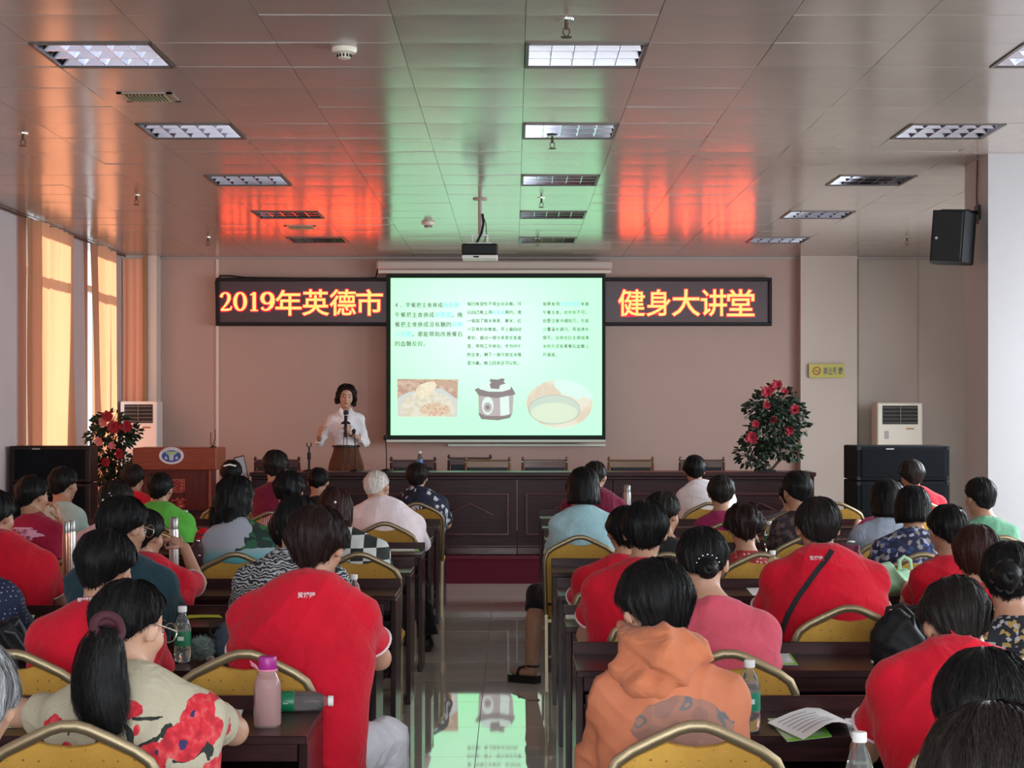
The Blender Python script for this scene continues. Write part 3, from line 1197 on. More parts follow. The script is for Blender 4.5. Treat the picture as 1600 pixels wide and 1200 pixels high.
flat('porridge_picture', [[(652, 618), (650, 609), (657, 601), (668, 597), (679, 596), (682, 602), (678, 612), (668, 620), (658, 623)]], food_mat('pic_scoop', (0.80, 0.68, 0.40), (0.92, 0.88, 0.66), 50), 0.0024)
# picture 2: pressure cooker
E_DK, E_STL, E_LT = emis('pic_dark', (0.12, 0.08, 0.08)), emis('pic_steel', (0.42, 0.36, 0.35)), emis('pic_light', (0.72, 0.95, 0.86))
flat('cooker_picture', [[(748, 648), (752, 655), (778, 657), (797, 653), (801, 645), (801, 640), (748, 640)]], E_DK)
flat('cooker_picture', [[(747, 612), (803, 612), (801, 646), (790, 650), (760, 650), (748, 645)]], E_STL, 0.0006)
flat('cooker_picture', [[(781, 617), (795, 616), (796, 647), (782, 650)]], E_LT, 0.0012)
flat('cooker_picture', [[(747, 606), (741, 609), (743, 611), (748, 618), (776, 622), (803, 617), (806, 616), (804, 612), (799, 604), (776, 612)]], E_DK, 0.0018)
flat('cooker_picture', [[(749, 608), (754, 600), (768, 597), (787, 597), (797, 601), (798, 608), (785, 612), (764, 612)]], E_LT, 0.0024)
flat('cooker_picture', [[(767, 607), (765, 600), (768, 598), (765, 596), (766, 592), (778, 593), (784, 591), (789, 592), (787, 597), (791, 599), (781, 602), (780, 608)]], E_DK, 0.003)
flat('cooker_picture', [ellp(762, 634, 9, 14, 24)], E_LT, 0.0018)
flat('cooker_picture', [ellp(762, 636.5, 6.5, 8, 20)], E_STL, 0.0024)
flat('cooker_picture', [ellp(762, 636.5, 3, 3.4, 14)], E_DK, 0.003)
# picture 3: bowl of ground rice in an oval vignette
flat('flour_picture', [ellp(874, 631, 52, 38, 40)], food_mat('pic_cloth', (0.72, 0.60, 0.42), (0.80, 0.78, 0.60), 8))
flat('flour_picture', [[(863, 596), (874, 593), (895, 595), (912, 603), (924, 616), (925, 624), (912, 620), (903, 625), (893, 619), (880, 617), (868, 606)]], emis('pic_paper', (0.66, 0.95, 0.84)), 0.0006)
flat('flour_picture', [ellp(866, 640, 40.5, 23, 36)], emis('pic_rim', (0.30, 0.36, 0.26)), 0.0012)
flat('flour_picture', [ellp(866, 640, 39.5, 22.2, 36)], emis('pic_glass', (0.52, 0.68, 0.54)), 0.0018)
flat('flour_picture', [ellp(866, 645, 36, 16, 32)], emis('pic_flour', (0.68, 0.84, 0.58)), 0.0024)

# no-smoking sign on the column
YN = 20.24
t = thing('no_smoking_sign', 'small yellow no-smoking sign on the column by the plant', 'sign', (PX(1292, YN), YN + 0.005, PZ(579.5, YN)))
lo_ = t.location.copy()
cx, cz = PX(1292, YN), PZ(579.5, YN)
o = MB().box((0, 0, 0), (PX(1320, YN) - PX(1264.5, YN), 0.008, PZ(568.5, YN) - PZ(590.5, YN)), bev=0.002).build('plate', mat('sign_yellow', (0.42, 0.36, 0.055), 0.5), t)
M_SR = mat('sign_red', (0.40, 0.09, 0.03), 0.5)
MB().torus((PX(1276, YN) - cx, -0.005, 0), 0.042, 0.006, 20, 4, Matrix.Rotation(rad(90), 3, 'X')).box((PX(1276, YN) - cx, -0.005, 0), (0.085, 0.004, 0.010), Matrix.Rotation(rad(45), 3, 'Y')).build('prohibition_ring', M_SR, t)
MB().box((PX(1276, YN) - cx, -0.0045, -0.004), (0.05, 0.002, 0.010)).build('cigarette_mark', M_INK, t)
for i, ch in enumerate('禁止吸烟'):
    a = 1286.5 + i * 7.7
    o = text_in_box('lettering', ch, PX(a, YN) - cx, PX(a + 6.8, YN) - cx, PZ(585.3, YN) - cz, PZ(573.7, YN) - cz, -0.006, M_INK, t, off=0.02)

# ================================================================== STAGE FURNITURE
def local(o, t):
    """geometry given in hall coordinates, hung under the thing t"""
    o.location = -Vector(t.location)
    return o


YB = 17.0
bx0, bx1, bzt = PX(390, YB), PX(1275, YB), 1.065
bench = thing('head_table', 'long dark panelled head table on the edge of the red stage', 'table', ((bx0 + bx1) / 2, YB + 0.25, ZS))
bl = (bx0 + bx1) / 2
local(MB().box((bl, YB + 0.25, bzt - 0.02), (bx1 - bx0, 0.54, 0.04), bev=0.006).box((bl, YB + 0.25, bzt - 0.055), (bx1 - bx0 - 0.03, 0.51, 0.03), bev=0.006).build('tabletop', M_BENCH, bench), bench)
for s, xx in ((-1, bx0 + 0.03), (1, bx1 - 0.03)):
    local(MB().box((xx, YB + 0.27, (ZS + bzt - 0.07) / 2), (0.04, 0.44, bzt - 0.07 - ZS)).build('side_panel', M_BENCH, bench), bench)
sec_w = 0.925
xs0 = PX(808, YB)
edges = [xs0 + k * sec_w for k in range(-4, 5)]
edges = [e for e in edges if bx0 + 0.2 < e < bx1 - 0.2]
edges = [bx0 + 0.04] + edges + [bx1 - 0.04]
for a, b in zip(edges[:-1], edges[1:]):
    c, w_ = (a + b) / 2, b - a
    pn = local(MB().box((c, YB + 0.05, (ZS + bzt - 0.07) / 2), (w_ - 0.006, 0.03, bzt - 0.07 - ZS), bev=0.003).build('front_panel', M_BENCH, bench), bench)
    mb = MB()
    m_ = min(0.09, w_ * 0.15)
    za, zb = PZ(835, YB), PZ(772, YB)
    mb.box((c, YB + 0.028, zb), (w_ - 2 * m_, 0.026, 0.022), bev=0.006)
    mb.box((c, YB + 0.028, za), (w_ - 2 * m_, 0.026, 0.022), bev=0.006)
    for s in (-1, 1): mb.box((c + s * (w_ / 2 - m_), YB + 0.028, (za + zb) / 2), (0.02, 0.022, zb - za + 0.02), bev=0.005)
    zp = PZ(787, YB)
    for s in (-1, 1):
        L_ = w_ * 0.27
        mb.box((c + s * L_ / 2 * 0.92, YB + 0.029, zp - 0.055), (L_, 0.022, 0.018), Matrix.Rotation(rad(26) * s, 3, 'Y'), bev=0.004)
    o = mb.build('moulding', M_BENCHL, pn)
    mb2 = MB().box((c, YB + 0.03, ZS + 0.035), (w_ - 0.004, 0.03, 0.07), bev=0.004).box((c, YB + 0.026, ZS + 0.082), (w_ - 0.004, 0.02, 0.014), bev=0.003)
    mb2.build('skirting', M_BENCHL, pn)


def boss_chair(X, Y, z_extra, label, shine, proto={}):
    loc = (X, Y, ZS)
    g = 'wooden armchairs behind the head table'
    if shine in proto: return dup(proto[shine], loc, label, g)
    t = thing('conference_chair', label, 'chair', loc, g)
    mr = M_BENCHL if shine == 0 else mat('chair_rail_glossy', (0.10, 0.05, 0.04), 0.12, coat=1.0) if shine == 1 else mat('chair_rail_brown', (0.16, 0.08, 0.035), 0.3)
    H = 0.90
    for s in (-1, 1):
        MB().tube([(s * 0.225, 0.02, 0), (s * 0.225, 0.0, 0.45), (s * 0.22, -0.05, H - 0.03)], [0.018, 0.02, 0.016], 8).ball((s * 0.22, -0.052, H), (0.017, 0.017, 0.026), 10).build('back_post', mr, t, 50)
        MB().box((s * 0.225, 0.44, 0.22), (0.036, 0.036, 0.44), bev=0.004).build('leg', M_BENCH, t)
        MB().tube([(s * 0.235, -0.01, 0.66), (s * 0.24, 0.25, 0.665), (s * 0.235, 0.43, 0.63), (s * 0.23, 0.44, 0.45)], 0.018, 8).build('armrest', M_BENCH, t, 50)
    MB().box((0, -0.045, H - 0.055), (0.43, 0.028, 0.07), bev=0.006).box((0, -0.046, H - 0.012), (0.41, 0.03, 0.014), bev=0.005).build('top_rail', mr, t)
    MB().box((0, -0.02, 0.68), (0.40, 0.05, 0.34), Matrix.Rotation(rad(4), 3, 'X'), bev=0.012).build('backrest', mat('dark_leather', (0.010, 0.014, 0.020), 0.3), t)
    MB().box((0, 0.24, 0.43), (0.42, 0.44, 0.08), bev=0.02).build('seat', mat('dark_leather', (0.010, 0.014, 0.020), 0.3), t)
    proto[shine] = t
    return t


for (x, Y, sh, lb) in ((434, 17.9, 0, 'dark wooden armchair behind the head table, at the podium end'),
                       (646, 17.85, 0, 'dark armchair behind the head table under the screen corner by the speaker'),
                       (734, 18.75, 0, 'dark armchair standing farthest back behind the others at the head table'),
                       (762, 17.9, 2, 'brown-railed armchair in front of the set-back armchair'),
                       (851, 17.9, 1, 'armchair with a pale shining rail under the middle of the screen'),
                       (985, 17.9, 2, 'brown-railed armchair just beside the lower corner of the screen'),
                       (1096, 17.9, 1, 'armchair with a shining rail nearest the flowering plant')):
    boss_chair(PX(x, Y), Y, 0, lb, sh)

# podium
YO = 16.3
pd = thing('podium', 'reddish-brown wooden podium with an oval emblem and red characters', 'podium', (PX(272, YO), YO + 0.27, 0))
px = Vector(pd.location)
tx0, tx1 = PX(207, YO), PX(338, YO)
zt, zb_ = PZ(700, YO), PZ(734.5, YO)
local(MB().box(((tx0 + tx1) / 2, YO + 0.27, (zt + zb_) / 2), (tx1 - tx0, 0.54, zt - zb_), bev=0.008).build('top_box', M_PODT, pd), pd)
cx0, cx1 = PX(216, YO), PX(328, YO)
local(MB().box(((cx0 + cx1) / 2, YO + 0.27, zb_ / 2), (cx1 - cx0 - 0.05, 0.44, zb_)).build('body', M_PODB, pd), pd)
for xx in (cx0 + 0.012, cx1 - 0.012):
    local(MB().box((xx, YO + 0.05, zb_ / 2), (0.022, 0.03, zb_), bev=0.004).build('corner_strip', M_PODT, pd), pd)
local(MB().box(((cx0 + cx1) / 2, YO + 0.26, 0.04), (cx1 - cx0 + 0.06, 0.52, 0.08), bev=0.008).build('plinth', M_PODB, pd), pd)


def disc(mb, cx, cz, rx, rz, y0, y1, n=32):
    mb.prism([(cx + rx * math.cos(2 * math.pi * i / n), cz + rz * math.sin(2 * math.pi * i / n)) for i in range(n)], y0, y1, 'y')
    return mb


ex, ez = PX(268, YO), PZ(712, YO)
em = local(disc(MB(), ex, ez, 0.114, 0.079, YO - 0.006, YO).build('emblem', mat('emblem_white', (0.66, 0.62, 0.66), 0.4), pd), pd)
E_ = [disc(MB(), ex, ez - 0.004, 0.090, 0.056, YO - 0.008, YO - 0.006).build('emblem_field', mat('emblem_blue', (0.02, 0.045, 0.28), 0.4), em)]
E_.append(MB().prism([(ex - 0.062, ez + 0.034), (ex + 0.0, ez - 0.020), (ex + 0.062, ez + 0.034), (ex + 0.05, ez + 0.040), (ex - 0.05, ez + 0.040)], YO - 0.010, YO - 0.008, 'y').build('emblem_green_leaf', mat('emblem_green', (0.28, 0.42, 0.22), 0.4), em))
mb = MB().prism([(ex - 0.022, ez - 0.004), (ex - 0.016, ez - 0.044), (ex + 0.016, ez - 0.044), (ex + 0.022, ez - 0.004), (ex, ez + 0.018)], YO - 0.011, YO - 0.009, 'y')
for s in (-1, 1): mb.prism([(ex + s * 0.066, ez - 0.032), (ex + s * 0.05, ez + 0.0), (ex + s * 0.032, ez - 0.032)], YO - 0.011, YO - 0.009, 'y')
E_.append(mb.build('emblem_figures', mat('emblem_pale', (0.45, 0.50, 0.55), 0.4), em))
mb = MB()
for k in range(7):
    a = rad(90 + (k - 3) * 17)
    mb.box((ex + 0.100 * math.cos(a), YO - 0.007, ez + 0.068 * math.sin(a)), (0.012, 0.002, 0.010))
E_.append(mb.build('emblem_lettering', mat('emblem_grey', (0.22, 0.20, 0.30), 0.5), em))
M_PR, M_PRO = mat('podium_red', (0.30, 0.012, 0.014), 0.45), mat('podium_red_outline', (0.52, 0.16, 0.11), 0.45)
for ch, xa, xb, ya, yb in (('图', 266, 288, 749, 769.5), ('书', 266, 290, 778, 797)):
    local(text_in_box('character_outline', ch, PX(xa, YO), PX(xb, YO), PZ(yb, YO), PZ(ya, YO), YO + 0.029, M_PRO, pd, off=0.035), pd)
    local(text_in_box('character', ch, PX(xa + .7, YO), PX(xb - .7, YO), PZ(yb - .7, YO), PZ(ya + .7, YO), YO + 0.027, M_PR, pd, off=0.008), pd)
pm = thing('podium_microphone', 'pair of thin microphone stems standing on the podium', 'microphone', (PX(333, 16.5), 16.5, zt))
MB().lathe([(0.03, 0), (0.03, 0.008), (0.012, 0.015)], n=14).build('base', M_BLACK, pm, 40)
MB().tube([(0.0, 0, 0.01), (0.005, 0, 0.05), (0.02, 0, 0.08), (0.02, 0, 0.17)], 0.005, 6).build('stem', mat('stem_dark_red', (0.10, 0.02, 0.015), 0.5), pm, 50)
MB().tube([(0.0, 0, 0.01), (-0.022, 0, 0.03), (-0.022, 0, 0.14)], 0.005, 6).build('stem', mat('stem_dark_red', (0.10, 0.02, 0.015), 0.5), pm, 50)


# air conditioners
def air_conditioner(x0, x1, yt_, Y, label, cap):
    X0, X1, H = PX(x0, Y), PX(x1, Y), PZ(yt_, Y)
    w_ = X1 - X0
    t = thing('air_conditioner', label, 'air conditioner', ((X0 + X1) / 2, Y + 0.17, 0))
    MB().box((0, 0, H / 2), (w_, 0.34, H), bev=0.012).build('body', M_CREAM if cap else M_WHITE, t)
    gz1, gz0 = H - 0.035, H - 0.245
    g = w_ * 0.78
    MB().box((0.0, -0.166, (gz0 + gz1) / 2), (g, 0.014, gz1 - gz0)).build('outlet', M_SEAM, t)
    for k in range(5):
        MB().box((0, 0, 0), (g - 0.01, 0.03, 0.004), Matrix.Rotation(rad(24), 3, 'X')).build('louver', mat('ac_louver', (0.18, 0.16, 0.15), 0.4), t, loc=(0, -0.182, gz0 + (k + 0.5) * (gz1 - gz0) / 5))
    MB().box((0, -0.186, (gz0 + gz1) / 2), (0.006, 0.02, gz1 - gz0)).build('louver_link', mat('ac_louver', (0.18, 0.16, 0.15), 0.4), t)
    MB().box((w_ * 0.22, -0.171, gz0 - 0.05), (0.09, 0.004, 0.018)).build('badge', mat('ac_badge', (0.35, 0.16, 0.05), 0.5), t)
    MB().box((-w_ * 0.3, -0.171, gz0 - 0.12), (0.05, 0.004, 0.09)).build('control_panel', mat('ac_panel', (0.33, 0.31, 0.32), 0.5), t)
    MB().box((0, -0.171, gz0 - 0.55), (w_ * 0.86, 0.004, 0.5), bev=0.001).build('front_door', mat('ac_door', (0.64, 0.60, 0.54), 0.4), t)
    MB().box((0, 0, 0.03), (w_ + 0.01, 0.35, 0.06), bev=0.005).build('plinth', mat('ac_plinth', (0.30, 0.28, 0.27), 0.5), t)


air_conditioner(188, 245, 627, 19.85, 'white standing air conditioner beside the orange curtains', False)
air_conditioner(1371, 1442, 629, 19.9, 'cream standing air conditioner behind the black cabinets', True)


# stacked loudspeaker cabinets
def cabinet_stack(x0, x1, Y, ytop, ysplit, m, l1, l2, dp=0.6):
    X0, X1 = PX(x0, Y), PX(x1, Y)
    z1, z2 = PZ(ysplit, Y), PZ(ytop, Y)
    for (a, b, lb) in ((0, z1 - 0.006, l1), (z1, z2, l2)):
        t = thing('speaker_cabinet', lb, 'loudspeaker cabinet', ((X0 + X1) / 2, Y + dp / 2, a))
        h = b - a
        w_ = X1 - X0
        MB().box((0, 0, h / 2), (w_, dp, h), bev=0.01).build('cabinet', m, t)
        MB().box((0, -dp / 2 - 0.003, h / 2), (w_ - 0.09, 0.012, h - 0.06), bev=0.004).build('grille', mat('cabinet_grille', (0.005, 0.006, 0.008), 0.85, spec=0.12, bump=(400, 0.6)), t)
        for s in (-1, 1):
            for zc in ((0.02, h - 0.02) if h > 0.1 else (h / 2,)):
                MB().box((s * (w_ / 2 - 0.02), -dp / 2 - 0.002, zc), (0.035, 0.008, 0.035), bev=0.003).build('corner_protector', M_BLACK, t)
        MB().box((-0.12, -dp / 2 - 0.010, h - 0.025), (0.07, 0.004, 0.012)).build('badge', mat('badge_grey', (0.25, 0.25, 0.26), 0.4), t)


cabinet_stack(1338, 1485, 15.6, 697, 751, M_BLACKC, 'large black speaker cabinet standing on the floor by the wall column', 'low black speaker cabinet stacked on the large one by the wall column')
cabinet_stack(15, 141, 15.6, 697, 754, M_CABW, 'large dark wooden speaker cabinet on the floor below the curtained window', 'low dark wooden speaker cabinet stacked on top below the curtained window', 0.3)


# flowering plants
def flowering_plant(label, base, trunks, blobs, flowers, nleaf, pot, seed, Yp):
    rnd = random.Random(seed)
    t = thing('flowering_plant', label, 'plant', base)
    M_TR = mat('plant_stem', (0.035, 0.022, 0.014), 0.8)
    lf, lf2, st = MB(), MB(), MB()
    for pts, r in trunks:
        st.tube([P(x, y, Yp + dy) for (x, y, dy) in pts], [r * (1 - 0.5 * i / len(pts)) for i in range(len(pts))], 7)
    def leaf(mb, c, d, L_):
        d = d.normalized()
        s = d.cross(Vector((rnd.uniform(-1, 1), rnd.uniform(-1, 1), rnd.uniform(-1, 1)))).normalized()
        n_ = s.cross(d)
        w_ = L_ * 0.26
        q = [c, c + d * L_ * 0.35 + s * w_ - n_ * w_ * 0.2, c + d * L_ * 0.75 + s * w_ * 0.7 - n_ * L_ * 0.05, c + d * L_ - n_ * L_ * 0.16, c + d * L_ * 0.75 - s * w_ * 0.7 - n_ * L_ * 0.05, c + d * L_ * 0.35 - s * w_ - n_ * w_ * 0.2, c + d * L_ * 0.5 + n_ * w_ * 0.1]
        mb.add(q, [(0, 1, 6), (1, 2, 6), (2, 3, 6), (3, 4, 6), (4, 5, 6), (5, 0, 6)])
    tot = sum(b[2] * b[3] for b in blobs)
    for (bx, by, rx, ry) in blobs:
        n = int(nleaf * rx * ry / tot)
        s = Yp / FPX
        for i in range(n):
            while True:
                u = Vector((rnd.uniform(-1, 1), rnd.uniform(-1, 1), rnd.uniform(-1, 1)))
                if u.length < 1: break
            if u.length < 0.5: u = u.normalized() * rnd.uniform(0.5, 1)
            c = P(bx, by, Yp) + Vector((u.x * rx * s, u.y * rx * s * 0.8, u.z * ry * s))
            leaf(lf if rnd.random() < 0.75 else lf2, c, Vector((u.x, u.y, u.z * 0.6 - 0.3)) + Vector((rnd.uniform(-.4, .4), rnd.uniform(-.4, .4), rnd.uniform(-.3, .3))), rnd.uniform(0.045, 0.08))
            if i % 5 == 0: st.tube([P(bx, by, Yp) * 0.7 + c * 0.3, c], 0.003, 4)
    local(st.build('stem', M_TR, t), t)
    local(lf.build('foliage', mat('leaf_dark', (0.008, 0.019, 0.009), 0.65), t), t)
    local(lf2.build('foliage', mat('leaf_mid', (0.014, 0.036, 0.014), 0.65), t), t)
    for (x, y, r, pale) in flowers:
        c = P(x, y, Yp - r * 0.006 - 0.09)
        R_ = r * Yp / FPX
        mb = MB()
        for ring, (n, k) in enumerate(((7, 1.0), (6, 0.72), (4, 0.42))):
            for i in range(n):
                a = 2 * math.pi * i / n + ring * 0.4
                d = Vector((math.cos(a), -0.25 - 0.35 * ring, math.sin(a))).normalized()
                s = Vector((-math.sin(a), 0, math.cos(a)))
                L_ = R_ * k * rnd.uniform(0.85, 1.1)
                up = Vector((0, -1, 0))
                mb.add([c, c + d * L_ * 0.5 + s * L_ * 0.38 + up * L_ * .1, c + d * L_ + s * L_ * 0.28, c + d * L_ * 1.08 + up * L_ * .12, c + d * L_ - s * L_ * 0.28, c + d * L_ * 0.5 - s * L_ * 0.38 + up * L_ * .1], [(0, 1, 2, 3), (0, 3, 4, 5)])
        local(mb.build('flower', mat('petal_pale', (0.50, 0.16, 0.15), 0.6) if pale else mat('petal_red', (0.27, 0.008, 0.022), 0.6), t), t)
    return t


YPL = 17.22
pl = flowering_plant('bushy artificial plant with red flowers standing on the head table end', (PX(1196, YPL), YPL, bzt),
                [([(1192, 738, 0), (1207, 732, 0), (1219, 718, 0), (1219, 700, 0), (1210, 680, 0), (1212, 640, 0)], 0.016), ([(1196, 737, 0), (1197, 715, 0), (1194, 695, 0), (1190, 660, 0)], 0.009)],
                [(1212, 622, 32, 20), (1196, 640, 34, 18), (1222, 648, 36, 24), (1208, 672, 42, 26), (1188, 690, 30, 18), (1172, 710, 22, 16), (1215, 698, 34, 16), (1186, 720, 14, 10), (1238, 708, 14, 8), (1240, 636, 14, 14), (1250, 668, 12, 10)],
                [(1214, 601, 8, 0), (1198, 612, 9, 0), (1205, 606, 6, 0), (1241, 640, 8, 0), (1209, 656, 6, 0), (1180, 663, 7, 0), (1174, 684, 10, 0), (1233, 673, 8, 0), (1197, 633, 6, 0), (1226, 612, 6, 0)], 1500, None, 3, YPL)
local(MB().box(P(1198, 738, YPL) + Vector((0, 0, 0.012)), (0.17, 0.14, 0.024), bev=0.006).build('pot_base', M_BLACK, pl), pl)
YPM = 17.1
pl = flowering_plant('flowering plant with red blooms beside the podium in front of the window', (PX(180, YPM), YPM, 0),
                [([(176, 905, 0), (180, 800, 0), (172, 740, 0), (170, 680, 0)], 0.014), ([(190, 905, 0), (192, 800, 0), (192, 740, 0), (194, 690, 0)], 0.012), ([(176, 905, 0), (168, 780, 0), (158, 720, 0)], 0.01)],
                [(172, 662, 26, 18), (184, 682, 26, 18), (150, 682, 15, 16), (204, 676, 14, 12), (166, 706, 20, 20), (186, 724, 24, 20), (160, 735, 16, 18), (190, 752, 26, 18)],
                [(168, 650, 9, 0), (178, 667, 11, 0), (198, 666, 9, 0), (161, 660, 7, 1), (154, 690, 7, 1), (187, 709, 8, 0), (166, 722, 7, 0), (175, 696, 6, 1)], 1000, None, 5, YPM)
local(MB().lathe([(0.12, 0.0), (0.15, 0.02), (0.17, 0.2), (0.19, 0.42), (0.175, 0.45), (0.15, 0.42)], c=(PX(180, YPM), YPM, 0), n=22).build('pot', mat('plant_pot', (0.10, 0.09, 0.085), 0.4), pl, 50), pl)


# things on the head table
def mic_stand_desk(x, Y, ytop, label, head=True):
    t = thing('desk_microphone', label, 'microphone', (PX(x, Y), Y, bzt))
    h = PZ(ytop, Y) - bzt
    MB().lathe([(0.055, 0.0), (0.055, 0.012), (0.04, 0.022), (0.014, 0.03)], n=18).build('base', M_BLACK, t, 40)
    MB().tube([(0, 0, 0.02), (0, 0, h * 0.5), (-0.006, 0, h * 0.85), (-0.012, 0, h - 0.02)], 0.0055, 8).build('gooseneck', M_BLACK, t, 60)
    MB().ball((-0.013, 0, h), (0.020, 0.020, 0.026), 14).build('foam_windscreen', mat('foam', (0.01, 0.01, 0.01), 0.9, bump=(300, .5)), t, 180)


mic_stand_desk(604, 17.2, 684, 'gooseneck microphone on the head table beside the screen corner')
mic_stand_desk(555, 17.15, 674, 'gooseneck microphone on the head table in front of the speaker')
t = thing('microphone_stand', 'short black microphone holder stand on the table beside the speaker', 'microphone stand', (PX(483, 17.2), 17.2, bzt))
h = PZ(692, 17.2) - bzt
MB().lathe([(0.06, 0), (0.06, 0.012), (0.02, 0.025)], n=18).build('base', M_BLACK, t, 40)
MB().cyl((0, 0, 0.02), (0, 0, h * 0.6), 0.012, 10).cyl((0, 0, h * 0.42), (0, 0, h * 0.66), 0.019, 10).cyl((0, 0, h * 0.6), (0, 0, h - 0.04), 0.009, 10).build('tube', M_BLACK, t, 40)
MB().tube([(-0.022, 0, h), (-0.02, 0, h - 0.03), (0, 0, h - 0.045), (0.02, 0, h - 0.03), (0.022, 0, h)], 0.006, 6).build('fork_clip', M_BLACK, t, 50)
t = thing('tabletop_card', 'pale framed card leaning on the end of the head table', 'card', (PX(377, 17.25), 17.25, bzt - 0.10))
M_ = Matrix.Rotation(rad(-14), 3, 'Y') @ Matrix.Rotation(rad(-12), 3, 'X')
MB().box((0, 0, 0.13), (0.11, 0.008, 0.25), M_, bev=0.002).build('frame', mat('card_frame', (0.12, 0.06, 0.05), 0.5), t)
MB().box((0.0, -0.006, 0.13), (0.09, 0.003, 0.22), M_).build('card', mat('card_grey', (0.42, 0.44, 0.50), 0.5), t)
t['label'] = 'pale framed card leaning behind the head table beside the podium'
local(MB().box((PX(377, 17.25), 17.32, (bzt - 0.1 + ZS) / 2), (0.16, 0.16, bzt - 0.1 - ZS), bev=0.01).build('stand', M_BENCH, t), t)

M_PET = mat('clear_plastic', (0.93, 0.96, 0.96), 0.04, trans=0.93, ior=1.18)
M_WATER = mat('water', (0.95, 0.98, 0.98), 0.02, trans=1.0, ior=1.25)


def bottle(loc, label, cap=(0.75, 0.75, 0.74), lab=(0.01, 0.16, 0.07), h=0.205, lying=False, rz=0, s=1.0, full=True):
    t = thing('water_bottle', label, 'bottle', loc, 'plastic water bottles')
    r = 0.031 * s
    k = h / 0.205
    prof = [(r * 0.8, 0.0), (r, 0.006), (r, 0.05 * k), (r * 0.95, 0.056 * k), (r, 0.062 * k), (r, 0.115 * k), (r * 0.94, 0.122 * k), (r * 0.98, 0.13 * k), (r * 0.72, 0.158 * k), (r * 0.42, 0.176 * k), (r * 0.40, 0.186 * k)]
    M_ = Matrix.Identity(3)
    off = Vector((0, 0, 0))
    if lying:
        M_ = Matrix.Rotation(rz, 3, 'Z') @ Matrix.Rotation(rad(90), 3, 'Y')
        off = Vector((0, 0, r))
    MB().lathe(prof, c=off, n=20, M=M_).build('bottle_body', M_PET, t, 50)
    if full: MB().lathe([(r * 0.75, 0.003), (r * 0.94, 0.008), (r * 0.94, 0.125 * k), (r * 0.8, 0.14 * k)], c=off, n=18, M=M_).build('water', M_WATER, t, 50)
    lz = -0.056 if lying else 0.0
    MB().lathe([(r * 1.015, 0.062 * k + lz), (r * 1.02, 0.064 * k + lz), (r * 1.02, 0.113 * k + lz * .9), (r * 1.015, 0.115 * k + lz * .9)], c=off, n=20, M=M_).build('label_band', mat('band_%d' % int(lab[1] * 1000), lab, 0.35), t, 50)
    MB().box(off + M_ @ Vector((0, -r * 1.02, 0.09 * k + lz)), (0.022, 0.002, 0.014) if not lying else (0.014, 0.022, 0.002)).build('label_print', mat('print_white', (0.6, 0.68, 0.64), 0.5), t)
    MB().lathe([(r * 0.50, 0.184 * k), (r * 0.52, 0.186 * k), (r * 0.52, 0.203 * k), (r * 0.46, 0.205 * k)], c=off, n=18, M=M_).build('cap', mat('cap_%d' % int(cap[0] * 100), cap, 0.4), t, 40)
    return t


bottle((PX(656, 17.2), 17.2, bzt), 'small bottle with a blue label on the head table', (0.6, 0.62, 0.65), (0.03, 0.10, 0.45), h=0.20)

# ================================================================== DESKS
ROW = 1.245
Y0 = 4.25                                  # chair backs of row 0
DZ = 0.75


def yrow(k): return Y0 + ROW * k
def ydesk(k): return yrow(k) + 0.72        # edge nearest the sitters


def desk(X0, w_, k, label, proto={}):
    loc = (X0 + w_ / 2, ydesk(k), 0)
    g = 'dark laminate desks in rows facing the stage'
    key = round(w_, 2)
    if key in proto: return dup(proto[key], loc, label, g)
    t = thing('desk', label, 'desk', loc, g)
    d = 0.42
    MB().box((0, d / 2, DZ - 0.0125), (w_, d, 0.025), bev=0.003).build('desktop', M_DESK, t)
    MB().box((0, d + 0.009, (DZ + 0.045 + 0.28) / 2), (w_, 0.018, DZ + 0.045 - 0.28), bev=0.002).build('front_panel', M_DESK, t)
    for s in (-1, 1):
        MB().box((s * (w_ / 2 - 0.0125), d / 2 + 0.01, (DZ - 0.026) / 2), (0.025, d - 0.03, DZ - 0.026), bev=0.002).build('side_panel', M_DESKV, t)
    MB().box((0, d / 2 + 0.06, 0.60), (w_ - 0.055, d - 0.16, 0.018)).build('shelf', M_DESK, t)
    MB().box((0, 0.022, DZ - 0.05), (w_ - 0.055, 0.018, 0.048)).build('apron', M_DESK, t)
    proto[key] = t
    return t


rowname = {-1: 'row closest to the camera', 0: 'first row', 1: 'second row', 2: 'third row from the camera', 3: 'fourth row from the camera', 4: 'fifth row from the camera', 5: 'sixth row from the camera', 6: 'seventh row from the camera', 7: 'row next to the foremost', 8: 'foremost row before the stage'}
for k in range(-1, 9):
    desk(0.22, 1.40, k, 'dark laminate desk at the aisle, pillar side, %s' % rowname[k])
    desk(1.63, 1.40, k, 'dark laminate desk second from the aisle, pillar side, %s' % rowname[k])
    desk(-0.585 - 1.40, 1.40, k, 'dark laminate desk at the aisle, window side, %s' % rowname[k])
    if k >= 1: desk(-0.585 - 2.81, 1.40, k, 'dark laminate desk second from the aisle, window side, %s' % rowname[k])


